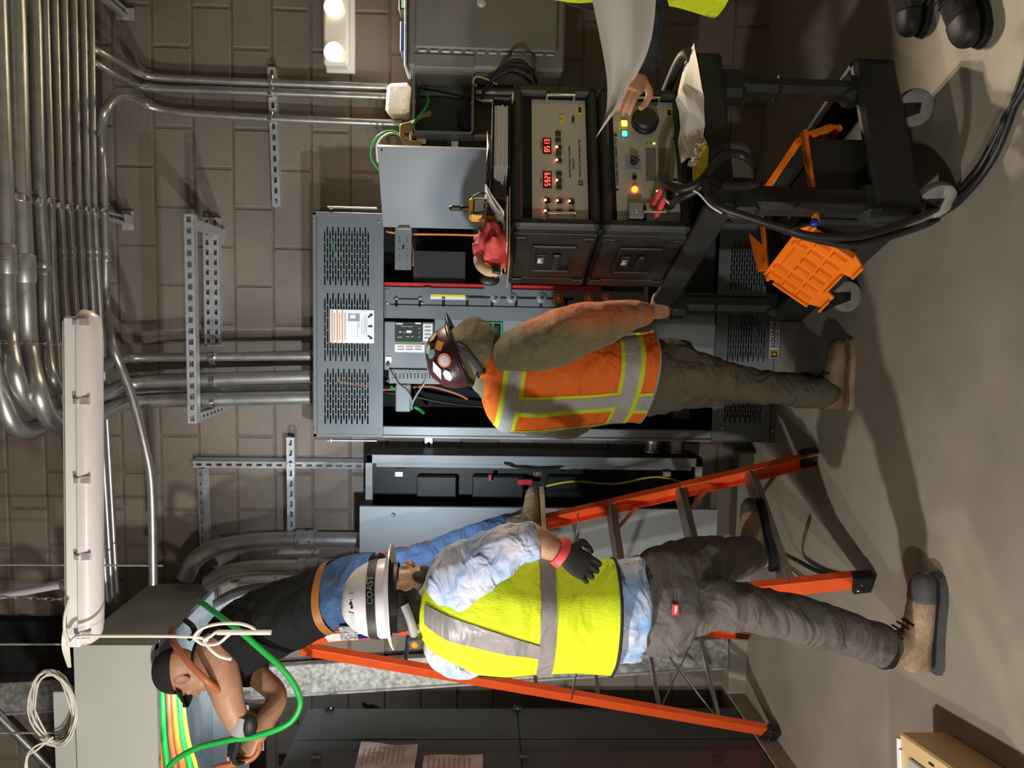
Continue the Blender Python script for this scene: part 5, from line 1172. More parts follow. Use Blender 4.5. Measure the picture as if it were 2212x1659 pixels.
for k in range(1, 8):
    z = .305 * k; c, b = lp(LC, RCt, z), lp(LB, RBt, z)
    mb = MB().bar(c, b, .0, .0) if False else MB()
    d = (b - c).normalized(); up = V((0, 0, 1)); f_ = d.cross(up).normalized(); T = Matrix.Identity(4); L = (b - c).length
    for j in range(3): T[j][0] = d[j]; T[j][1] = -f_[j]; T[j][2] = up[j]; T[j][3] = c[j]
    mb.box((L / 2, .0, 0), (L, .085, .004), .001).box((L / 2, -.041, -.014), (L, .004, .03), .001).box((L / 2, .041, -.014), (L, .004, .03), .001)
    for q in range(-3, 4): mb.box((L / 2, q * .011, .003), (L, .003, .003))
    st = ob('step', mb.xf(T), 'aluminium', ld_)
    if k <= 3:
        for e0, e1 in ((c, b), (b, c)):
            dd = (e1 - e0).normalized(); ob('step_brace', MB().bar(e0 + V((0, 0, -.13)) + dd * .012, e0 + dd * .13 + V((0, 0, -.03)), .018, .006, fdir, .001), 'aluminium', st)
    a2, d2_ = lp(LA, RAt, z), lp(LD, RDt, z)
    if k in (1, 2, 3, 4, 5, 6): ob('rear_bar', MB().bar(a2, d2_, .026, .018, (0, 0, 1), .002), 'aluminium', ld_)
for (a, b) in ((lp(LA, RAt, .30), lp(LD, RDt, .62)), (lp(LD, RDt, .30), lp(LA, RAt, .62))): ob('cross_brace', MB().bar(a, b, .018, .005, (0, 0, 1), .001), 'aluminium', ld_)
for r0, r1, f0_, f1__ in ((LC, RCt, LA, RAt), (LB, RBt, LD, RDt)):
    ob('spreader', MB().bar(lp(r0, r1, 1.05), lp(f0_, f1__, 1.05), .022, .005, (0, 0, 1), .001), 'aluminium', ld_)
ob('top_cap', MB().box(TM + fdir * .04 + V((0, 0, .0)), (.35, .14, .05), .012, frame((0, 0, 0), wv, fdir).to_3x3()), 'orange fibreglass', ld_)
# stickers on the near rail, clamp hung there
p = lp(LC, RCt, 1.76); q = lp(LC, RCt, 1.93); sd = -wv
ob('rail_label', MB().bar(lp(LC, RCt, 1.55) + sd * .005, lp(LC, RCt, 1.78) + sd * .005, .060, .0012, sd, .0), 'label white', ld_)
ob('rail_label', MB().bar(lp(LC, RCt, 1.98) + sd * .005, lp(LC, RCt, 2.06) + sd * .005, .060, .0012, sd, .0), 'blue plastic', ld_)
ob('rail_label', MB().bar(lp(LC, RCt, 2.07) + sd * .005, lp(LC, RCt, 2.16) + sd * .005, .060, .0012, sd, .0), 'label white', ld_)
mat('printed check', (.75, .75, .75), .5, var=.9, vscale=90, col2=(.02, .02, .02))
c = lp(LC, RCt, 2.05) + sd * .02 - fdir * .045; ob('hanging_tag', MB().box(c, (.016, .10, .075), .005, frame((0, 0, 0), sd, fdir).to_3x3()).box(c + V((0, 0, -.05)) - fdir * .02, (.012, .05, .05), .006, frame((0, 0, 0), sd, fdir).to_3x3()), 'printed check', ld_)
# coloured stickers peeping from rubber foot are left off; black strap lying at the foot
pipe('lanyard_strap', [fl(1690, 1195, .20), fl(1720, 1210, .05), fl(1770, 1235, .02), fl(1830, 1250, .012), fl(1870, 1262, .012)], .010, 'cable black', None, 'black strap trailing to the near foot of the ladder', 'strap')

# ================================================================ cream enamelled box at the lower left
fb = fl(2045, 1580); fn = fl(2172, 1659); ex = (fn - fb).normalized(); hz_ = at(1942, 1584, fb.y).z; oy = V((-abs(ex.y), ex.x if ex.x < 0 else -ex.x, 0)); oy = V((ex.y, -ex.x, 0)); oy = oy if oy.x < 0 else -oy
T = Matrix.Identity(4)
for j in range(3): T[j][0] = ex[j]; T[j][1] = oy[j]; T[j][2] = (0, 0, 1)[j]; T[j][3] = fb[j]
cb = thing('cream_box', T @ V((.25, .16, 0)), 'cream enamelled steel box with grey lid panel on the floor at lower left', 'box')
ob('body', MB().box((.25, .17, hz_ / 2), (.5, .34, hz_), .006).xf(T), 'cream enamel', cb)
ob('lid_panel', MB().box((.27, .19, hz_ + .004), (.42, .27, .012), .004).xf(T), 'trough grey', cb)
ob('rolled_edge', MB().tube([T @ V(p) for p in ((.0, .02, hz_), (.0, .33, hz_))], .009, 10).tube([T @ V(p) for p in ((.012, .05, hz_ + .004), (.012, .33, hz_ + .004))], .006, 8), 'white plastic', cb, smooth=60)
ob('lid_slot', MB().box((.17, .030, hz_ + .001), (.025, .006, .003)).xf(T), 'label black', cb)
# ================================================================ people
mat('olive fleece', (.20, .175, .095), .95, var=.12, vscale=30, bump=.3, bscale=500, sheen=.3, fold=0.55, fscale=7)
mat('olive trousers', (.115, .100, .070), .9, var=.12, vscale=18, bump=.25, bscale=600, fold=0.7, fscale=8)
mat('grey trousers', (.120, .108, .100), .9, var=.10, vscale=16, bump=.25, bscale=600, fold=0.7, fscale=8)
mat('denim', (.055, .115, .25), .9, var=.25, vscale=14, bump=.3, bscale=700, fold=0.7, fscale=9)
mat('black cotton', (.0065, .007, .0075), .9, var=.15, vscale=12, fold=0.6, fscale=6)
mat('dark work cloth', (.016, .017, .018), .9, var=.2, vscale=12, fold=0.6, fscale=7)
mat('hi-vis orange', (.90, .165, .015), .75, var=.05, vscale=12, bump=.2, bscale=700, fold=0.9, fscale=5.5)
mat('hi-vis yellow', (.66, .80, .010), .75, var=.04, vscale=12, bump=.35, bscale=420, stretch=(1, 1, .2), fold=0.5, fscale=5.5)
mat('lime trim', (.62, .70, .03), .7, fold=0.4, fscale=5.5)
mat('silver tape', (.40, .385, .38), .45, var=.05, vscale=20, fold=0.4, fscale=5.5)
mat('dark tape', (.24, .225, .225), .4, var=.05, vscale=20, fold=0.5, fscale=5.5)
mat('tiedye', (.20, .36, .60), .9, var=.5, vscale=9, col2=(.62, .60, .68), bump=.15, bscale=500, fold=0.8, fscale=9)
mat('tan leather', (.33, .235, .145), .75, var=.3, vscale=14, bump=.25, bscale=90)
mat('brown leather', (.22, .145, .085), .7, var=.3, vscale=16, bump=.25, bscale=90)
mat('grey rubber', (.075, .075, .078), .7, var=.15, vscale=20)
mat('black glove', (.013, .013, .014), .75, bump=.3, bscale=300)
mat('hat white', (.76, .73, .76), .3, var=.02)
mat('hat maroon', (.06, .018, .016), .35, var=.4, vscale=18)
mat('belt leather', (.40, .16, .04), .5)
mat('cap black', (.014, .013, .012), .9, bump=.2, bscale=400)

def x_blend(base, col, x0, x1):
    """copy of a cloth that blends into a second colour along x"""
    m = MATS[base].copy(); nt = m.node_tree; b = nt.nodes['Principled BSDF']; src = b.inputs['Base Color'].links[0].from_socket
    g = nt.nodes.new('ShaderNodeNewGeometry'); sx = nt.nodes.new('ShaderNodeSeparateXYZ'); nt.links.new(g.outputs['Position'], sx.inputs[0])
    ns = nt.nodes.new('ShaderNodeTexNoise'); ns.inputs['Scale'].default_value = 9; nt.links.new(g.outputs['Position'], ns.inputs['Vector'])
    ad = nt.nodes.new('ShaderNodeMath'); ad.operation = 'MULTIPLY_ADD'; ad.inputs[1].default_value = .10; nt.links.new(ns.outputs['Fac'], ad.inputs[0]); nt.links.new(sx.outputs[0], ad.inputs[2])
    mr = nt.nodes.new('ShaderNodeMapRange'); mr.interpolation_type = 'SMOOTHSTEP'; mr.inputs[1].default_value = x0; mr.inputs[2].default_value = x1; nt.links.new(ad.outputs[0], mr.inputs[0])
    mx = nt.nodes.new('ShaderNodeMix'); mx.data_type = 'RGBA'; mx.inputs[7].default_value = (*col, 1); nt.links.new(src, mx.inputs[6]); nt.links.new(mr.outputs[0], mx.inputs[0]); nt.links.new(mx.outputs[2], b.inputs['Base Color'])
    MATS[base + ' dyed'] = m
x_blend('olive fleece', (.62, .16, .035), -.02, .10)  # olive fleece turns orange towards larger x
def sup(a, e):
    c, s = math.cos(a), math.sin(a); return math.copysign(abs(c) ** (2 / e), c), math.copysign(abs(s) ** (2 / e), s)
class Loft:
    """smooth skin through stations (centre, half-axis x, half-axis y); exponent e squares the section"""
    def __init__(s, st, e=2.25, wr=0.0, seed=0): s.st = [(V(c), V(x), V(y)) for c, x, y in st]; s.e = e; s.wr = wr; s.seed = seed
    def station(s, t):
        n = len(s.st) - 1; u = min(max(t, 0), 1) * n; i = min(int(u), n - 1); f = u - i
        def cm(k):
            a, b, c, d = (s.st[max(0, i - 1)][k], s.st[i][k], s.st[i + 1][k], s.st[min(n, i + 2)][k])
            return .5 * ((2 * b) + (c - a) * f + (2 * a - 5 * b + 4 * c - d) * f * f + (3 * b - a - 3 * c + d) * f ** 3)
        return cm(0), cm(1), cm(2)
    def p(s, a, t, off=0.0):
        c, x, y = s.station(t); ca, sa = sup(a, s.e); d = x * ca + y * sa; q = c + d
        if s.wr:
            w_ = noise.noise(V((q.x * 7 + s.seed, q.y * 7, q.z * 11))) + .6 * noise.noise(V((q.x * 15 + s.seed, q.y * 15, q.z * 9 + 5)))
            q = q + d.normalized() * (w_ * s.wr)
        return q + d.normalized() * off
    def mesh(s, n=32, m=24, t0=0, t1=1, caps=True, off=0.0):
        mb = MB(); rows = [[s.p(2 * PI * j / n, t0 + (t1 - t0) * i / m, off) for j in range(n)] for i in range(m + 1)]
        mb.grid(rows, True)
        if caps: mb.f += [list(range(n))[::-1], list(range(m * n, m * n + n))]; mb.m += [0, 0]
        return mb
    def strip(s, uv, off=.004, th=.002):
        """uv: rows of (a, t) pairs -> raised ribbon"""
        mb = MB(); top = [[s.p(a, t, off) for a, t in r] for r in uv]; mb.grid(top); return mb
    def band(s, a0, a1, t0, t1, off=.004, na=30, nt=3): return s.strip([[(a0 + (a1 - a0) * j / na, t0 + (t1 - t0) * i / nt) for j in range(na + 1)] for i in range(nt + 1)], off)
    def vband(s, ac0, ac1, w0, w1, t0, t1, off=.004, nt=26):
        """ribbon running up the body: centre angle ac0->ac1, angular half width"""
        return s.strip([[(ac0 + (ac1 - ac0) * i / nt + (w0 + (w1 - w0) * i / nt) * q, t0 + (t1 - t0) * i / nt) for q in (-1, -.5, 0, .5, 1)] for i in range(nt + 1)], off)

def limb(pts, radii, n=18, k=5, flat=None):
    """tapering closed tube through points"""
    P = cr_path(pts, k); R = [V((r, 0, 0)) for r in radii]; R = [q.x for q in cr_path(R, k)]
    a, b = P[0], P[-1]; d0 = (P[0] - P[1]).normalized(); d1 = (P[-1] - P[-2]).normalized()
    P = [a + d0 * R[0] * .75, a + d0 * R[0] * .5] + P + [b + d1 * R[-1] * .5, b + d1 * R[-1] * .75]
    R = [R[0] * .35, R[0] * .8] + R + [R[-1] * .8, R[-1] * .35]
    return MB().tube(P, 0, n, True, R)

def fuse(mbs, voxel=.008, smooth_it=6, wr=0.0, freq=10.0, seed=0.0, zf=1.7):
    """grow one continuous skin over overlapping shapes; returns (verts, faces) as an MB"""
    al = MB()
    for m in mbs: al.join(m)
    me = bpy.data.meshes.new('f'); me.from_pydata(al.v, [], al.f); b = bmesh.new(); b.from_mesh(me); bmesh.ops.recalc_face_normals(b, faces=b.faces); b.to_mesh(me); b.free()
    o = bpy.data.objects.new('f', me); COL.objects.link(o)
    r = o.modifiers.new('r', 'REMESH'); r.mode = 'VOXEL'; r.voxel_size = voxel
    if smooth_it: sm = o.modifiers.new('s', 'SMOOTH'); sm.factor = .5; sm.iterations = smooth_it
    bpy.context.view_layer.update()
    m2 = bpy.data.meshes.new_from_object(o.evaluated_get(bpy.context.evaluated_depsgraph_get()))
    out = MB(); vs_ = [v.co.copy() for v in m2.vertices]
    if wr:
        for i, v in enumerate(m2.vertices):
            q = v.co; w_ = noise.noise(V((q.x * freq + seed, q.y * freq, q.z * freq * zf))); w2 = noise.noise(V((q.x * freq * 2.1, q.y * freq * 2.1 + seed, q.z * freq * 1.2 * zf)))
            vs_[i] = q + v.normal * (wr * ((1 - 2.2 * abs(w_)) * .7 + w2 * .5 - .2))
    out.v = vs_; out.f = [list(p.vertices) for p in m2.polygons]; out.m = [0] * len(out.f)
    bpy.data.objects.remove(o); bpy.data.meshes.remove(me); bpy.data.meshes.remove(m2)
    return out

def skin(name, mb, m, parent=None, **k): return ob(name, mb, m, parent, smooth=180, recalc=False, **k)

def hand_mb(wrist, dirn, palm, side, curl=.5, s=1.0, spread=.0, thumb=.6):
    """palm and five bent fingers; dirn = from wrist to knuckles, palm = where the palm looks, side +1: thumb towards dirn x palm"""
    d = V(dirn).normalized(); pn = V(palm); pn = (pn - d * pn.dot(d)).normalized(); sd = d.cross(pn) * side; w0 = V(wrist)
    parts = []
    st = []
    for f, wd, tk in ((-.015, .026, .020), (.01, .028, .019), (.04, .038, .017), (.07, .042, .015), (.092, .040, .013)): st.append((w0 + d * f * s, sd * wd * s, pn * tk * s))
    parts.append(Loft(st, 2.6).mesh(16, 12))
    for i, (o_, L, r) in enumerate(((.030, .078, .0092), (.010, .088, .0095), (-.011, .082, .0090), (-.031, .066, .0080))):
        b0 = w0 + d * .085 * s + sd * o_ * s; dd = (d + sd * (o_ * spread * 6)).normalized(); pts = [b0 - d * .015 * s, b0]; ang = curl * (.55 + .06 * i); cur = dd.copy()
        for seg in (.45, .31, .24):
            R = Matrix.Rotation(ang, 3, dd.cross(pn)); cur = (R @ cur).normalized(); pts.append(pts[-1] + cur * L * seg * s); ang = curl * (.85 + .05 * i)
        parts.append(limb(pts, [r * s, r * s, r * .98 * s, r * .9 * s, r * .75 * s], 10, 3))
    t0 = w0 + d * .025 * s + sd * .026 * s; t1 = t0 + (d * .55 + sd * .75 + pn * .35).normalized() * .042 * s; t2 = t1 + (d * (.8) + sd * (.35 - thumb * .5) + pn * (.35 + thumb * .3)).normalized() * .034 * s; t3 = t2 + (d * .85 + sd * (-thumb * .4) + pn * thumb * .4).normalized() * .026 * s
    parts.append(limb([t0, t1, t2, t3], [.015 * s, .0125 * s, .0105 * s, .0085 * s], 10, 4))
    return fuse(parts, .0032 * s, 3)

def head_mb(c, fwd, up, s=1.0, extra=(), neck=None):
    """c = middle of the head; face with brow, nose, lips, chin and ears"""
    u = V(up).normalized(); f = V(fwd); f = (f - u * f.dot(u)).normalized(); r = f.cross(u); c = V(c)
    R = Matrix((r, f, u)).transposed()
    L = lambda x, y, z: c + R @ (V((x, y, z)) * s)
    def el(x, y, z, a, b, d): return MB().sphere(L(x, y, z), s, 20, 14, (a, b, d), R)
    ps = [el(0, -.012, .030, .074, .095, .088), el(0, .022, -.010, .064, .072, .085), el(0, .045, -.062, .048, .045, .045), el(0, .072, -.088, .026, .022, .020), el(0, .083, .020, .052, .018, .014)]
    ps.append(limb([L(0, .088, .018), L(0, .103, -.008), L(0, .116, -.024), L(0, .100, -.032)], [.009 * s, .011 * s, .014 * s, .012 * s], 10, 3))
    ps += [el(.014, .098, -.028, .009, .010, .008), el(-.014, .098, -.028, .009, .010, .008), el(0, .090, -.052, .024, .012, .0065), el(0, .088, -.064, .021, .012, .0070), el(.036, .070, -.012, .020, .018, .016), el(-.036, .070, -.012, .020, .018, .016)]
    for sg in (1, -1):
        ps.append(MB().lathe([(.006, -.004), (.021, -.003), (.026, .002), (.022, .006), (.012, .003), (.006, .001)], L(sg * .076, -.008, -.012), R @ V((sg * .9, -.45, 0)), 16, 1.35 * s, .85 * s, R @ V((0, -.15, 1))))
    nk = V(neck) if neck is not None else L(0, -.035, -.17); ps.append(limb([L(0, -.018, -.05), L(0, -.018, -.05).lerp(nk, .5), nk], [.056 * s, .055 * s, .060 * s], 18, 4))
    return fuse(ps + list(extra), .0042, 3), L, R

def boot(par, heel, toe, ankle, m_up, m_toe=None, L=.30, sole='black rubber', lace=True, h=.0):
    """work boot from heel to toe on the ground, shaft towards the ankle point"""
    heel, toe = V(heel), V(toe); d = (toe - heel); d.z = 0; d.normalize(); up = V((0, 0, 1)); sd = d.cross(up); z0 = heel.z + h
    B = lambda a, z: V((heel.x, heel.y, z0)) + d * a * L / .30 + up * z
    st = [(.0, .055, .030, .038), (.02, .058, .040, .042), (.07, .062, .041, .045), (.12, .058, .042, .046), (.17, .052, .046, .040), (.22, .046, .050, .034), (.26, .044, .047, .030), (.29, .038, .036, .024), (.303, .034, .018, .014)]
    foot = Loft([(B(a, z + .012), sd * w_, up * hh) for a, z, w_, hh in st], 2.5).mesh(24, 26)
    an = V(ankle); shaft = Loft([(B(.065, .055), d * .058, sd * .043), (B(.072, .10), d * .058, sd * .044), (B(.068, .15).lerp(an, .15), d * .056, sd * .046), (B(.066, .19).lerp(an, .4), d * .058, sd * .048)], 2.2).mesh(24, 12)
    up_ = skin('boot', fuse([foot, shaft], .006, 4, .0015, 30), m_up, par)
    pl = [V((x, y, 0)) for x, y in ((-.006, -.028), (-.006, .028), (.03, .043), (.10, .040), (.16, .045), (.22, .052), (.27, .047), (.30, .030), (.312, 0), (.30, -.030), (.27, -.047), (.22, -.050), (.16, -.042), (.10, -.038), (.03, -.043))]
    T = Matrix.Identity(4)
    for j in range(3): T[j][0] = d[j] * L / .30; T[j][1] = sd[j]; T[j][2] = up[j]; T[j][3] = (heel.x, heel.y, z0)[j]
    mb = MB().prism(pl, (0, 0, .009)); mb.prism([p * .985 + V((0, 0, .009)) for p in pl], (0, 0, .011))
    for q in range(6): mb.box((.02 + q * .05, 0, -.0), (.018, .084, .008), .002)
    mb.v = [V((p.x, p.y, max(p.z, .0005))) for p in mb.v]
    ob('boot_sole', mb.xf(T), sole, up_)
    if m_toe: ob('toe_cap', Loft([(B(a, z + .013), sd * (w_ + .002), up * (hh + .002)) for a, z, w_, hh in st[5:]], 2.5).mesh(20, 10), m_toe, up_, smooth=180)
    if lace:
        mb = MB()
        for q in range(5):
            a = B(.160 - q * .010, .094 + q * .016); mb.tube(cr_path([a - sd * .034 - up * .008, a + d * .006, a + sd * .034 - up * .008], 4), .0035, 6)
        a = B(.112, .150); mb.tube(cr_path([a, a + sd * .03 + up * .012, a + sd * .04 - up * .01, a], 4), .003, 6); mb.tube(cr_path([a, a - sd * .03 + up * .012, a - sd * .045 - up * .01, a], 4), .003, 6)
        ob('laces', mb, 'black rubber', up_, smooth=60)
    return up_

def hard_hat(par, name, c, up, fwd, m, wd=.112, ln=.138, ht=.135, brim=.035, full=True, peak=.03):
    """dome with crown ridge and rolled brim; c = centre of the rim"""
    u = V(up).normalized(); f = V(fwd); f = (f - u * f.dot(u)).normalized(); r = f.cross(u); c = V(c); n, m_ = 44, 14
    def pt(a, t):
        k = math.cos(t * PI / 2) ** .75; zz = math.sin(t * PI / 2) ** .95 * ht
        q = r * math.cos(a) * wd * k + f * math.sin(a) * ln * k + u * zz
        ridge = max(0, 1 - abs(math.cos(a) * k) * 5.2) * .006 * (t ** .6); return c + q + u * ridge
    rows = [[pt(2 * PI * j / n, i / m_ * .995) for j in range(n)] for i in range(m_ + 1)]
    mb = MB().grid(rows, True); mb.f.append(list(range(m_ * n, m_ * n + n))); mb.m.append(0)
    rows = []
    for e_, dz in ((0, 0.004), (.35, -.001), (.75, -.006), (1.0, -.011), (1.0, -.015), (.7, -.010), (.2, -.006), (-.06, -.004)):
        row = []
        for j in range(n):
            a = 2 * PI * j / n; b = brim if full else (brim * max(.12, math.sin(a)) if math.sin(a) > 0 else brim * .12); b += peak * max(0, math.sin(a)) ** 2
            row.append(c + r * math.cos(a) * (wd + b * e_) + f * math.sin(a) * (ln + b * e_) + u * dz)
        rows.append(row)
    mb.grid(rows, True)
    o = ob(name, mb, m, par, smooth=60); return o, pt, (c, u, f, r)

def person(name, at_, label): return None

# ---------------------------------------------------------------- 1: orange vest, back turned
om_f = V((.66, .75, 0)).normalized(); om_r = V((om_f.y, -om_f.x, 0)); UP = V((0, 0, 1))
OY = 2.98
oc = lambda x, y, Y=OY: at(x, y, Y)
tilt = V((0, 0, -.11))
def S(c, a, b, f=om_f, r=om_r, tl=tilt): return (c, (r + tl) * a, f * b)
hands = hand_mb(oc(1402, 676, 2.93), V((.25, .30, -.9)), V((.2, 1, .1)), 1, .9, .95)
hcen = oc(1004, 757, 2.96); hup = V((-.46, -.05, .88)); hfw = V((.72, .58, -.35))
hm, HL, HR = head_mb(hcen, hfw, hup, 1.0, neck=oc(1058, 808, 2.98))
tor = Loft([S(oc(1400, 818), .13, .09), S(oc(1200, 832), .16, .10), S(oc(1090, 832), .14, .08), S(oc(1050, 805), .05, .05)]).mesh(20, 14)
core = fuse([tor, limb([oc(1100, 765, 2.88), oc(1240, 705, 2.80), oc(1395, 676, 2.92)], [.05, .042, .03]), limb([oc(1420, 810, 2.95), oc(1530, 814, 2.93), oc(1600, 828, 2.94), oc(1780, 846, 2.96)], [.07, .06, .05, .04]), limb([oc(1420, 838, 3.07), oc(1600, 835, 3.21), oc(1765, 840, 3.2)], [.07, .05, .04])], .012, 4)
pm = skin('person', core.join(hm).join(hands), 'skin', label='person in orange vest and olive hood, back turned, one hand on the cart', cat='person')
# fleece
tors = Loft([S(oc(1398, 818), .185, .135), S(oc(1310, 824), .185, .135), S(oc(1200, 832), .20, .14), S(oc(1120, 835), .20, .13), S(oc(1075, 825), .16, .10), S(oc(1040, 795), .075, .07)], 2.3)
slR = limb([oc(1105, 768, 2.87), oc(1150, 752, 2.84), oc(1200, 732, 2.81), oc(1250, 712, 2.80), oc(1310, 697, 2.83), oc(1360, 682, 2.88), oc(1393, 676, 2.91)], [.088, .102, .104, .098, .082, .060, .044], 22)
slL = limb([oc(1105, 890, 3.10), oc(1180, 905, 3.14), oc(1240, 905, 3.18), oc(1300, 860, 3.34), oc(1340, 800, 3.42)], [.080, .080, .075, .065, .05], 20)
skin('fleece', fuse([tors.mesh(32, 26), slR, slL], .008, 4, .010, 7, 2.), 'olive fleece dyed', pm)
# hood over the head and neck
hood = fuse([MB().sphere(HL(0, -.012, .0), 1, 24, 16, (.098, .115, .118), HR), MB().sphere(HL(0, .0, -.05), 1, 20, 14, (.086, .098, .10), HR), MB().sphere(HL(0, .052, -.055), 1, 20, 14, (.078, .075, .085), HR), limb([HL(0, -.02, -.05), oc(1040, 790, 2.98), oc(1075, 815, 2.99)], [.092, .085, .11], 22)], .007, 5, .004, 14, 7.)
hd = skin('hood', hood, 'olive fleece', pm)
hat, hpt, (hc_, hu_, hf_, hr_) = hard_hat(pm, 'hard_hat', HL(0, -.006, .032), HR @ V((0, .12, 1)), HR @ V((0, 1, -.12)), 'hat maroon', .118, .140, .125, .03, False, .035)
ob('rim_trim', MB().tube([hc_ + hr_ * math.cos(a) * .120 + hf_ * math.sin(a) * .142 - hu_ * .004 for a in [2 * PI * j / 40 for j in range(41)]], .009, 8, False), 'black plastic', hat, smooth=60)
def sticker(a, t, rad, m, sides=20, asp=1.0, name='sticker'):
    p = hpt(a, t); n_ = (p - hc_).normalized(); x = n_.cross(hu_).normalized(); y = n_.cross(x)
    ob(name, MB().add([p + n_ * .0035] + [p + n_ * (.0035 - .06 * rad * 1) + x * math.cos(2 * PI * j / sides) * rad * asp + y * math.sin(2 * PI * j / sides) * rad for j in range(sides)], [(0, 1 + j, 1 + (j + 1) % sides) for j in range(sides)]), m, hat, smooth=60)
mat('sticker blue', (.20, .30, .36), .4); mat('sticker pink', (.75, .18, .14), .4); mat('sticker cream', (.62, .56, .46), .5)
for a, t, rd, m, sd_, asp in ((5.95, .46, .024, 'sticker blue', 20, .7), (6.05, .22, .025, 'label orange', 4, 1.0), (5.55, .22, .028, 'sticker pink', 22, 1.0), (5.54, .225, .021, 'sticker cream', 20, 1.0), (5.30, .48, .022, 'label white', 4, 1.8), (6.55, .30, .024, 'wire tan', 5, 1.0), (5.05, .28, .018, 'label white', 6, 1.5), (6.25, .52, .020, 'sticker cream', 5, 1.2)): sticker(a, t, rd, m, sd_, asp)
# hat suspension at the nape
b0 = HL(0, -.118, -.018); 
ob('nape_strap', MB().tube(cr_path([HL(.095, -.06, .02), HL(.075, -.10, -.002), b0 + HR @ V((.0, -.006, .0)), HL(-.07, -.105, -.012), HL(-.098, -.05, .01)], 6), .014, 8), 'grey rubber', hat, smooth=60)
kn = ob('ratchet_knob', MB().lathe([(.022, 0), (.022, .014), (.017, .018)], HL(-.030, -.118, -.016), HR @ V((-.25, -1, -.1)), 18), 'black plastic', hat); ob('knob_cap', MB().lathe([(.014, 0), (.014, .006), (.010, .009)], HL(-.036, -.134, -.018), HR @ V((-.25, -1, -.1)), 16), 'orange plastic', kn)
# vest
vx = [1392, 1330, 1260, 1190, 1130, 1092, 1062, 1046]
vs_ = [S(oc(1392, 816), .200, .150), S(oc(1330, 821), .197, .146), S(oc(1260, 827), .200, .147), S(oc(1190, 832), .214, .152), S(oc(1130, 836), .218, .148), S(oc(1092, 834), .205, .135), S(oc(1062, 822), .165, .112), S(oc(1044, 800), .100, .085)]
vest = Loft(vs_, 2.35, .006, 3.)
def vt(x, xs=vx):
    for i in range(len(xs) - 1):
        if xs[i] >= x >= xs[i + 1]: return (i + (xs[i] - x) / (xs[i] - xs[i + 1])) / (len(xs) - 1)
    return 0 if x > xs[0] else 1
vo = ob('safety_vest', vest.mesh(72, 56, 0, 1, False), 'hi-vis orange', pm, smooth=180)
def tape(lf, par, kind, args, ins=.0, tape_m='silver tape', trim_m='lime trim', wt=.0):
    pass
BK = 1.5 * PI
for xa_, xb_ in ((1350, 1322), (1112, 1086)):
    ob('tape_trim', vest.band(PI * .55, PI * 2.45, vt(xa_ + 9), vt(xb_ - 9), .003, 60), 'lime trim', vo, smooth=180); ob('reflective_tape', vest.band(PI * .55, PI * 2.45, vt(xa_), vt(xb_), .005, 60), 'silver tape', vo, smooth=180)
for ac, w_ in ((BK + .14, .13), (BK - .72, .12)):
    ob('tape_trim', vest.vband(ac, ac + .03, w_ + .08, w_ + .08, vt(1322), vt(1112), .003), 'lime trim', vo, smooth=180); ob('reflective_tape', vest.vband(ac, ac + .03, w_, w_, vt(1322), vt(1112), .005), 'silver tape', vo, smooth=180)
for ac, w_ in ((BK + .06, .22),):
    ob('tape_trim', vest.vband(ac, ac, w_, w_, vt(1391), vt(1359), .003), 'lime trim', vo, smooth=180); ob('reflective_tape', vest.vband(ac, ac, w_ * .6, w_ * .6, vt(1391), vt(1359), .005), 'silver tape', vo, smooth=180)
ob('hem_binding', MB().tube([vest.p(2 * PI * j / 60, .0, .001) for j in range(61)], .004, 6, False), 'silver tape', vo, smooth=60)
# trousers and boots
trz = fuse([Loft([S(oc(1480, 812), .145, .12), S(oc(1430, 815), .165, .135), S(oc(1380, 818), .168, .13), S(oc(1350, 820), .165, .125)]).mesh(28, 14),
            limb([oc(1425, 803, 2.92), oc(1470, 803, 2.92), oc(1530, 814, 2.92), oc(1590, 827, 2.93), oc(1681, 840, 2.95), oc(1750, 846, 2.96), oc(1788, 848, 2.96)], [.105, .098, .085, .072, .068, .068, .062], 22),
            limb([oc(1425, 838, 3.06), oc(1530, 836, 3.16), oc(1600, 834, 3.22), oc(1700, 838, 3.22), oc(1768, 842, 3.20)], [.10, .085, .072, .066, .062], 20)], .0075, 3, .011, 8, 5.)
to = skin('trousers', trz, 'olive trousers', pm)
ob('belt', MB().tube([tors.p(2 * PI * j / 40, .02, -.012) - V((0, 0, .0)) for j in range(41)], .012, 8, False), 'black rubber', pm, smooth=60)
boot(pm, fl(1834, 884), fl(1836, 745), oc(1780, 846, 2.96), 'brown leather', None, .285, 'tan leather')
bl = fl(1788, 846); boot(pm, bl, bl + V((.02, .25, 0)), oc(1768, 842, 3.2), 'brown leather', None, .285, lace=False)

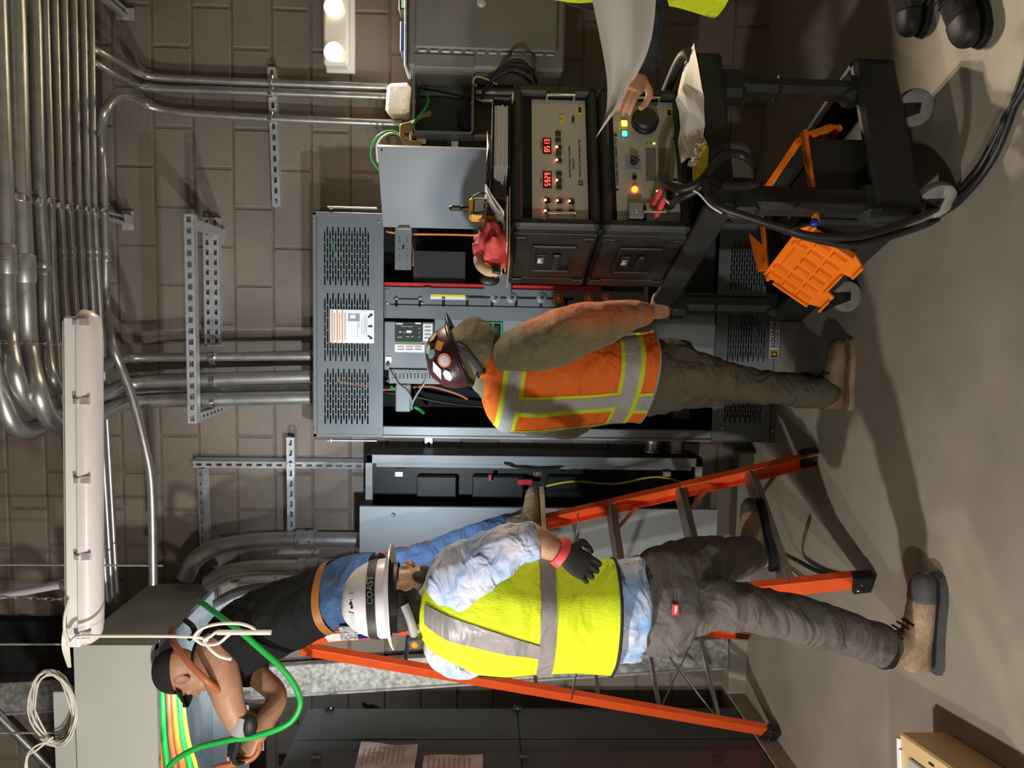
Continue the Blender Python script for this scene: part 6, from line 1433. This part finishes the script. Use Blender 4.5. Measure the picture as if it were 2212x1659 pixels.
# ---------------------------------------------------------------- 2: yellow vest, white hat
ym_f = V((.55, .83, 0)).normalized(); ym_r = V((ym_f.y, -ym_f.x, 0)); YY = 2.30
yc = lambda x, y, Y=YY: at(x, y, Y)
def SY(c, a, b, tl=V((0, 0, 0))): return (c, (ym_r + tl) * a, ym_f * b)
yhc = yc(868, 1288, 2.30); yup = V((-.06, -.05, 1)); yfw = V((.62, .78, -.10))
hm, HL, HR = head_mb(yhc, yfw, yup, 1.03, neck=yc(930, 1316, 2.30))
rw = yc(1212, 1193, 2.085)
ghR = hand_mb(rw, (yc(1290, 1240, 2.10) - rw), V((-.3, .9, .1)), 1, .55, 1.0, .25)
lw = yc(1180, 1330, 2.75); ghL = hand_mb(lw, V((.3, .8, -.4)), V((0, 0, -1)), 1, .6)
core = fuse([Loft([SY(yc(1380, 1318), .13, .09), SY(yc(1160, 1330), .16, .10), SY(yc(980, 1328), .15, .085), SY(yc(930, 1315), .06, .055)]).mesh(20, 14), limb([yc(970, 1250, 2.2), yc(1060, 1200, 2.14), yc(1145, 1166, 2.10), yc(1180, 1178, 2.09), rw], [.055, .050, .042, .041, .031]), limb([yc(975, 1395, 2.36), yc(1080, 1390, 2.52), lw], [.055, .045, .033]),
             limb([yc(1400, 1275, 2.29), yc(1530, 1214, 2.45), yc(1618, 1200, 2.68)], [.07, .055, .04]), limb([yc(1400, 1330, 2.3), yc(1531, 1305, 2.26), yc(1662, 1324, 2.25), yc(1842, 1372, 2.26), yc(1908, 1397, 2.27)], [.07, .06, .05, .045, .04])], .010, 4)
pm = skin('person', core.join(hm), 'skin', label='person in lime yellow vest and white hard hat, foot on the ladder step', cat='person')
hr_mesh = fuse([MB().sphere(HL(0, -.032, .012), 1, 20, 14, (.079, .082, .085), HR), MB().sphere(HL(0, -.045, -.055), 1, 16, 12, (.060, .050, .05), HR)], .005, 3, .002, 60)
skin('hair', hr_mesh, 'hair dark', pm)
skin('beard', fuse([MB().sphere(HL(0, .052, -.070), 1, 18, 12, (.050, .044, .038), HR), MB().sphere(HL(.048, .03, -.052), 1, 14, 10, (.016, .024, .03), HR), MB().sphere(HL(-.048, .03, -.052), 1, 14, 10, (.016, .024, .03), HR)], .005, 3, .002, 60), 'hair dark', pm)
skin('glove', ghR, 'black glove', pm, label='black work glove'); skin('glove', ghL, 'black glove', pm)
ob('red_cuff', MB().lathe([(.040, -.012), (.044, -.006), (.046, .010), (.040, .014)], rw + (yc(1290, 1240, 2.10) - rw).normalized() * -.004, (yc(1290, 1240, 2.10) - yc(1180, 1178, 2.09)), 18), 'red rubber', pm, smooth=50)
# shirt
tors = Loft([SY(yc(1382, 1312, 2.30), .180, .146), SY(yc(1310, 1326), .178, .134), SY(yc(1160, 1330), .178, .128), SY(yc(1030, 1330), .186, .126), SY(yc(960, 1328), .165, .108), SY(yc(925, 1318), .105, .082), SY(yc(902, 1306), .062, .066)], 2.3)
slR = limb([yc(985, 1258, 2.21), yc(1010, 1235, 2.185), yc(1050, 1208, 2.15), yc(1095, 1184, 2.12), yc(1130, 1172, 2.105), yc(1148, 1170, 2.10)], [.098, .094, .080, .066, .058, .056], 22)
slL = limb([yc(965, 1385, 2.31), yc(985, 1398, 2.31), yc(1010, 1400, 2.34), yc(1040, 1390, 2.43), yc(1060, 1385, 2.52)], [.085, .094, .092, .080, .066], 20)
skin('shirt', fuse([tors.mesh(34, 28), slR, slL], .0075, 3, .010, 10, 9.), 'tiedye', pm)
vx = [1320, 1260, 1190, 1120, 1040, 975, 935, 912]
vs_ = [SY(yc(1320, 1333), .203, .158), SY(yc(1260, 1331), .199, .153), SY(yc(1190, 1330), .205, .155), SY(yc(1120, 1331), .212, .156), SY(yc(1040, 1331), .214, .152), SY(yc(975, 1329), .190, .138), SY(yc(935, 1322), .140, .112), SY(yc(910, 1312), .082, .080)]
vest = Loft(vs_, 2.3, .0065, 11.)
vo = ob('safety_vest', vest.mesh(76, 60, 0, 1, False), 'hi-vis yellow', pm, smooth=180)
ob('reflective_tape', vest.band(0, 2 * PI, vt(1190, vx), vt(1157, vx), .004, 70), 'dark tape', vo, smooth=180)
ob('reflective_tape', vest.vband(BK + .16, BK + .78, .135, .30, vt(1160, vx), vt(925, vx), .005), 'dark tape', vo, smooth=180)
ob('reflective_tape', vest.vband(BK - .95, BK - .85, .12, .22, vt(1160, vx), vt(925, vx), .005), 'dark tape', vo, smooth=180)
for t_, m in ((0.0, 'dark work cloth'),): ob('hem_binding', MB().tube([vest.p(2 * PI * j / 60, t_, .002) for j in range(61)], .005, 6, False), m, vo, smooth=60)
# trousers
hl, tl_ = fl(2024, 1448), fl(2030, 1240)
trz = fuse([Loft([SY(yc(1480, 1308), .15, .13), SY(yc(1430, 1310), .165, .14), SY(yc(1392, 1314), .155, .125), SY(yc(1372, 1316), .145, .115)]).mesh(28, 14),
            limb([yc(1432, 1255, 2.29), yc(1475, 1232, 2.36), yc(1530, 1214, 2.45), yc(1575, 1206, 2.56), yc(1618, 1200, 2.68)], [.108, .098, .085, .076, .066], 22),
            limb([yc(1430, 1345, 2.32), yc(1475, 1314, 2.27), yc(1531, 1305, 2.25), yc(1600, 1312, 2.24), yc(1662, 1324, 2.24), yc(1750, 1345, 2.24), yc(1842, 1372, 2.26), yc(1908, 1397, 2.27)], [.098, .092, .084, .077, .073, .071, .068, .064], 24)], .0075, 3, .012, 8, 1.)
to = skin('trousers', trz, 'grey trousers', pm)
pk = to
ob('pocket_patch', MB().box(yc(1459, 1317, 2.138), (.034, .004, .020), .002), 'label red', pk, label='small red patch'); 
lt = frame(yc(1459, 1317, 2.1468), (1, 0, 0), (0, 0, 1)); ob('patch_lettering', MB().box(yc(1459, 1317, 2.1352), (.024, .001, .003)).box(yc(1462, 1315, 2.1352), (.018, .001, .002)), 'label white', pk)
b_ = boot(pm, hl, tl_, yc(1905, 1398, 2.27), 'tan leather', 'grey rubber', .315, 'grey rubber')
ob('boot_collar', MB().lathe([(.060, -.02), (.064, 0), (.060, .02)], yc(1908, 1402, 2.265), (0.1, 0, 1), 18), 'black rubber', b_, smooth=60)
h2, t2 = fl(1676, 1226, .315), fl(1655, 1140, .315); boot(pm, h2, t2, yc(1625, 1196, 2.70), 'tan leather', 'grey rubber', .30, lace=False)
# hat with headlamp strap
hc0 = HL(0, .0, .040); hat, hpt, (hc_, hu_, hf_, hr_) = hard_hat(pm, 'hard_hat', hc0, V((-.075, -.03, 1)), HR @ V((0, 1, 0)), 'hat white', .108, .128, .142, .036, True, .012)
rows = [[hpt(2 * PI * j / 48, t) + (hpt(2 * PI * j / 48, t) - hc_).normalized() * .003 for j in range(49)] for t in (.12, .16, .20, .245)]
st_ = ob('headlamp_strap', MB().grid(rows), 'black rubber', hat, smooth=60)
# lettering on the strap
sa = 6.02; p = hpt(sa, .185); n_ = (p - hc_); n_ = (n_ - hu_ * n_.dot(hu_)).normalized(); xdir = hu_.cross(n_).normalized()
ob('strap_lettering', text_mb('COAST', .027, frame(p + n_ * .0065, xdir, hu_), .0004, 'label grey', 'CENTER'), None, st_)
p = hpt(PI * .5, .18); ob('headlamp', MB().lathe([(.026, 0), (.030, .012), (.024, .032), (.020, .033)], p, hf_ + hu_ * -.2, 18), 'black plastic', hat)
ob('headlamp_glass', MB().lathe([(.019, .034), (.016, .036)], p, hf_ + hu_ * -.2, 16), 'lens acrylic', hat)
HLAMP = p + (hf_ - hu_ * .2) * .045
mb = MB()
for q in range(9): 
    a = 4.90 + q * .06; pp = hpt(a, .52); n2 = (pp - hc_).normalized(); mb.bar(hpt(a, .46) + n2 * .001, hpt(a, .58) + n2 * .001, .004, .003, n2)
for q in range(4):
    a = 5.80 + q * .06; pp = hpt(a, .52); n2 = (pp - hc_).normalized(); mb.bar(hpt(a, .46) + n2 * .001, hpt(a, .58) + n2 * .001, .004, .003, n2)
ob('vent_ribs', mb, 'hat white', hat)
ob('vent_hole', MB().sphere(hpt(5.58, .50), .005, 8, 6).sphere(hpt(5.70, .52), .006, 8, 6), 'label black', hat)
ob('suspension_band', MB().grid([[hc_ + hr_ * math.cos(2 * PI * j / 40) * .092 + hf_ * math.sin(2 * PI * j / 40) * .112 - hu_ * z for j in range(41)] for z in (.0, .018, .034)]), 'black rubber', hat, smooth=60)
nb = HL(0, -.118, -.035)
ob('nape_pad', MB().tube(cr_path([HL(.075, -.075, -.015), HL(.045, -.108, -.030), nb, HL(-.05, -.105, -.034), HL(-.078, -.07, -.02)], 6), .013, 8), 'label grey', hat, smooth=60)
kn = ob('ratchet_knob', MB().lathe([(.022, 0), (.022, .012), (.018, .016)], HL(-.045, -.118, -.036), HR @ V((-.3, -1, -.1)), 18), 'grey rubber', hat); ob('knob_cap', MB().sphere(HL(-.050, -.137, -.036), .014, 12, 8, (1.3, .5, .8), HR), 'orange plastic', kn)

# ---------------------------------------------------------------- 3: on the ladder, black T-shirt
lm_f = V((-.84, .54, 0)).normalized(); lm_r = V((lm_f.y, -lm_f.x, 0)); LYd = 3.22
lc_ = lambda x, y, Y=LYd: at(x, y, Y)
ax_ = (lc_(480, 1395) - lc_(715, 1288)).normalized()
def SL(c, a, b): 
    f = (lm_f - ax_ * lm_f.dot(ax_)).normalized(); return (c, lm_r * a, f * b)
lhc = lc_(402, 1450, 3.10); lup = V((-.10, -.05, 1.0)); lfw = V((-.98, .18, -.30))
hm, HL, HR = head_mb(lhc, lfw, lup, 1.0, neck=lc_(452, 1412, 3.15))
lwr = lc_(520, 1572, 2.96); rwr = lc_(556, 1592, 3.02)
lh = hand_mb(lwr + (lc_(498, 1632, 2.94) - lwr) * .1, lc_(498, 1632, 2.94) - lwr, V((.2, .5, -.8)), -1, .75, 1.05)
rh = hand_mb(rwr, lc_(520, 1640, 3.0) - rwr, V((0, -.6, .6)), 1, .9, 1.0)
lsh = lc_(462, 1412, 3.06)
core = fuse([Loft([SL(lc_(740, 1282), .13, .09), SL(lc_(600, 1338), .15, .10), SL(lc_(490, 1392, 3.18), .15, .09), SL(lc_(435, 1420, 3.14), .06, .055)]).mesh(20, 14),
             limb([lsh + V((.02, .05, -.01)), lsh, lc_(475, 1448, 3.02), lc_(488, 1490, 2.99), lc_(500, 1530, 2.97), lwr], [.070, .080, .076, .066, .056, .046], 22),
             limb([lc_(520, 1425, 3.30), lc_(560, 1462, 3.26), lc_(598, 1503, 3.18), lc_(578, 1550, 3.10), rwr], [.062, .052, .046, .044, .035], 20),
             limb([lc_(770, 1265, 3.2), lc_(930, 1212, 3.22), lc_(1110, 1142, 3.24)], [.08, .055, .04]), limb([lc_(770, 1290, 3.36), lc_(930, 1240, 3.42), lc_(1110, 1190, 3.4)], [.08, .055, .04])], .008, 4, .0015, 16)
pm = skin('person', core.join(hm).join(rh), 'skin', label='person in black T-shirt and jeans standing on the ladder, reaching into the trough', cat='person')
skin('glove', lh, 'black glove', pm)
wd_ = (lc_(498, 1632, 2.94) - lwr).normalized()
ob('wrist_wrap', MB().tube([lwr - wd_ * .055, lwr - wd_ * .03, lwr, lwr + wd_ * .02], 0, 18, True, [.050, .054, .052, .046]), 'label grey', pm, smooth=50)
ob('wrist_light', MB().sphere(lwr + V((.02, -.02, -.040)), 1, 16, 10, (.050, .030, .034)), 'black rubber', pm, smooth=60)
tors = Loft([SL(lc_(722, 1286), .165, .125), SL(lc_(660, 1312), .172, .130), SL(lc_(590, 1342), .182, .135), SL(lc_(520, 1375, 3.2), .190, .130), SL(lc_(470, 1398, 3.17), .165, .105), SL(lc_(438, 1414, 3.14), .075, .070)], 2.3)
slv = limb([lc_(490, 1392, 3.12), lc_(478, 1405, 3.09), lc_(470, 1410, 3.075)], [.10, .096, .090], 20)
sl2 = limb([lc_(510, 1405, 3.32), lc_(535, 1440, 3.30), lc_(548, 1450, 3.28)], [.09, .08, .072], 20)
skin('t_shirt', fuse([tors.mesh(32, 26), slv, sl2], .008, 3, .010, 7, 4.), 'black cotton', pm)
jn = fuse([Loft([SL(lc_(820, 1262), .15, .12), SL(lc_(770, 1272), .165, .13), SL(lc_(725, 1284), .162, .122), SL(lc_(705, 1292), .158, .118)]).mesh(28, 12),
           limb([lc_(775, 1262, 3.16), lc_(850, 1238, 3.17), lc_(930, 1210, 3.2), lc_(1020, 1172, 3.23), lc_(1095, 1144, 3.25)], [.108, .098, .082, .073, .066], 22),
           limb([lc_(780, 1290, 3.32), lc_(930, 1245, 3.42), lc_(1020, 1220, 3.43), lc_(1100, 1192, 3.42)], [.10, .08, .07, .064], 20)], .008, 3, .011, 8, 8.)
jo = skin('jeans', jn, 'denim', pm)
bt = Loft([SL(lc_(724, 1285), .168, .128), SL(lc_(708, 1291), .168, .128)], 2.3); ob('belt', bt.mesh(40, 3, 0, 1, False, .004), 'belt leather', pm, smooth=60)
b_h = lc_(1188, 1172, 3.16); b_h.z = 1.205; boot(pm, b_h, b_h + V((.16, .20, 0)), lc_(1105, 1142, 3.25), 'tan leather', None, .29, 'buff leather', lace=False)
b_h = b_h + V((-.10, .12, 0)); boot(pm, b_h, b_h + V((-.1, .24, 0)), lc_(1105, 1192, 3.42), 'tan leather', None, .29, 'buff leather', lace=False)
# cap
cpd = MB(); cf, cu_ = (HR @ V((0, 1, 0))), (HR @ V((0, 0, 1))); cr_ = HR @ V((1, 0, 0)); cc = HL(0, -.010, .034)
rows = [[cc + cr_ * math.cos(2 * PI * j / 28) * .083 * math.cos(t) ** .7 + cf * math.sin(2 * PI * j / 28) * .103 * math.cos(t) ** .7 + cu_ * math.sin(t) * .098 for j in range(28)] for t in [i / 9 * PI / 2 * .99 for i in range(10)]]
cpd.grid(rows, True); cpd.f.append(list(range(9 * 28, 10 * 28))); cpd.m.append(0)
cp = ob('cap', cpd, 'cap black', pm, smooth=180)
rows = [[cc + cr_ * math.cos(a) * (.080 + .006 * e_) + cf * (math.sin(a) * .100 + .075 * e_ * math.sin(a) ** .6) + cu_ * (.006 - .022 * e_ * e_ - .014 * abs(math.cos(a))) for a in [PI * (.08 + .84 * j / 16) for j in range(17)]] for e_ in (0, .35, .7, 1.0)]
bm_ = MB().grid(rows); rows2 = [[p - cu_ * .004 for p in r] for r in rows]; bm_.grid(rows2); ob('cap_brim', bm_, 'cap black', cp, smooth=180)
bl_ = cc + cf * .165 - cu_ * .004; ob('added_cap_lamp', MB().box(bl_, (.03, .03, .016), .004), 'black plastic', cp); lamp('added_cap_light', 'SPOT', bl_ + cf * .03 - cu_ * .012, 9, (.82, .91, 1.0), .012, target=bl_ + V((-.35, .75, -.02)), spot=120, blend=.7)  # lamp added on the cap brim to brighten the inside of the trough
for sg in (-1, 1): ob('eye', MB().sphere(HL(sg * .032, .083, .002), .009, 10, 8), 'label black', pm)

# ---------------------------------------------------------------- 4: at the right edge, holding a sheet
rm_f = V((-.97, -.20, 0)).normalized(); rm_r = V((rm_f.y, -rm_f.x, 0)); RX = V((1.19, 2.40, 0))
def SR(z, a, b, dx=0.0): return (RX + V((dx, 0, z)), rm_r * a, rm_f * b)
hm, HL, HR = head_mb(RX + V((-.03, 0, 1.62)), V((-.9, .1, -.45)), V((-.1, 0, 1)), 1.0)
hw = at(1382, 165, 2.31); hnd = hand_mb(hw, at(1352, 205, 2.25) - hw, V((-.75, -.1, .35)), 1, .6, .92)
el_ = at(1398, -15, 2.27); h2w = V((1.16, 2.80, .98)); hnd2 = hand_mb(h2w, V((-1, .1, .1)), V((0, .3, -1)), 1, .7)
core = fuse([Loft([SR(.85, .14, .10), SR(1.1, .15, .11), SR(1.36, .15, .09), SR(1.46, .06, .06)]).mesh(20, 14), limb([RX + V((0, -.19, 1.36)), el_, hw], [.045, .032, .026]), limb([RX + V((0, .19, 1.36)), RX + V((-.05, .28, 1.08)), h2w], [.05, .042, .03]),
             limb([RX + V((0, -.09, .86)), RX + V((-.01, -.12, .48)), RX + V((.0, -.14, .10))], [.08, .055, .04]), limb([RX + V((0, .09, .86)), RX + V((.02, .12, .48)), RX + V((.06, .14, .10))], [.08, .055, .04])], .012, 4)
pm = skin('person', core.join(hm).join(hnd).join(hnd2), 'skin', label='person at the right edge in dark clothes and lime vest, holding a paper', cat='person')
skin('jacket', fuse([Loft([SR(.84, .185, .135), SR(1.0, .185, .135), SR(1.2, .20, .14), SR(1.36, .19, .12), SR(1.45, .08, .08)], 2.3).mesh(28, 20), limb([RX + V((0, -.18, 1.36)), RX + V((-.02, -.23, 1.22)), el_, at(1404, 55, 2.285), at(1398, 115, 2.30), at(1388, 148, 2.31)], [.085, .07, .050, .046, .042, .038], 20), limb([RX + V((0, .18, 1.36)), RX + V((-.05, .28, 1.08)), h2w + V((.06, 0, 0))], [.085, .065, .042], 18)], .010, 4, .006, 10, 3.), 'dark work cloth', pm)
vl = Loft([SR(.755, .215, .195), SR(.9, .205, .165), SR(1.1, .205, .16), SR(1.25, .215, .155), SR(1.38, .19, .125), SR(1.46, .09, .085)], 2.3, .008, 21.)
vo = ob('safety_vest', vl.mesh(48, 36, 0, 1, False), 'hi-vis yellow', pm, smooth=180); ob('reflective_tape', vl.band(0, 2 * PI, .36, .46, .004, 50), 'silver tape', vo, smooth=180)
skin('trousers', fuse([Loft([SR(.66, .15, .12), SR(.80, .17, .13), SR(.95, .165, .125)]).mesh(24, 12), limb([RX + V((0, -.09, .80)), RX + V((-.01, -.12, .48)), RX + V((-.01, -.14, .14))], [.10, .08, .07], 20), limb([RX + V((0, .09, .80)), RX + V((.02, .12, .48)), RX + V((.06, .14, .14))], [.10, .08, .07], 20)], .009, 4, .007, 9, 6.), 'dark work cloth', pm)
tb = fl(2128, 92); hb = tb + V((.27, .10, 0)); hb.z = 0; boot(pm, hb, V((tb.x, tb.y, 0)), RX + V((-.01, -.14, .16)), 'dark work cloth', 'black rubber', .29)
hb2 = RX + V((.10, .16, 0)); boot(pm, hb2, hb2 + V((-.28, .03, 0)), RX + V((.06, .14, .16)), 'dark work cloth', 'black rubber', .29, lace=False)
ob('cap', MB().sphere(HL(0, -.005, .045), 1, 22, 12, (.088, .108, .088), HR), 'cap black', pm, smooth=180)
# the sheet in that hand
le = [(1284, 22), (1296, 80), (1307, 140), (1312, 185), (1311, 225), (1306, 255), (1287, 296)]
re_ = [(1420, -30), (1412, 60), (1398, 115), (1374, 165), (1360, 182), (1340, 225), (1288, 297)]
rows = []
for i, (a, b) in enumerate(zip(le, re_)):
    A_, B_ = at(*a, 2.14 - .004 * i), at(*b, 2.20 - .010 * i); rows.append([A_.lerp(B_, q) + V((0, -.02 * math.sin(q * PI) + .012 * math.sin(q * 9), 0)) for q in [k / 8 for k in range(9)]])
extra = [[p + (rows[0][k] - rows[1][k]) * .9 for k, p in enumerate(rows[0])]]
rows = extra + rows
rows = [[V(p) for p in r] for r in zip(*[cr_path(list(c), 3) for c in zip(*rows)])]
sh = MB().grid(rows); sh.grid([[p + V((0, .0012, 0)) for p in r] for r in rows])
ob('held_sheet', sh, 'white paper', None, 'large white sheet of paper held over the test sets', 'paper', smooth=60)
# green cable fed by the person on the ladder, orange ones behind
wire('ground_cable', [(350, 1690, 3.02), (372, 1648, 3.0), (420, 1618, 2.97), (470, 1604, 2.95), (505, 1597, 2.93), (545, 1592, 2.93), (600, 1575, 2.93), (632, 1555, 2.94), (648, 1525, 2.95), (645, 1500, 2.96), (630, 1470, 2.97), (600, 1435, 2.98), (560, 1400, 3.0), (520, 1365, 3.02), (480, 1335, 3.1), (450, 1312, 3.2), (429, 1297, 3.3)], .0125, 'wire green', None, 'thick green ground cable looping below the gloved hands', 'cable')
wire('feeder_cable', [(372, 1360, 3.2), (374, 1385, 3.02), (395, 1415, 2.94), (420, 1445, 2.90), (448, 1472, 2.89), (470, 1490, 2.93), (490, 1505, 3.0)], .0135, 'wire brown', None, 'thick rust-brown cable crossing in front of the shoulder', 'cable')
wire('feeder_cable', [(540, 1560, 3.06), (556, 1588, 3.02), (560, 1615, 3.0), (545, 1638, 2.98), (510, 1650, 2.96), (470, 1658, 2.96), (430, 1680, 3.0)], .0125, 'wire brown', None, 'thick rust-brown cable bent below the black glove', 'cable')
wire('cable_ring', [(400, 1340, 3.25), (415, 1352, 3.22), (420, 1368, 3.2), (408, 1380, 3.2)], .012, 'cable black', None, 'short black cable curl beside the cap under the trough', 'cable')
# light of the headlamp on the white hat
lamp('headlamp_light', 'SPOT', HLAMP, 46, (.78, .89, 1.0), .015, target=HLAMP + V((.34, 1.0, .06)), spot=96, blend=.7)
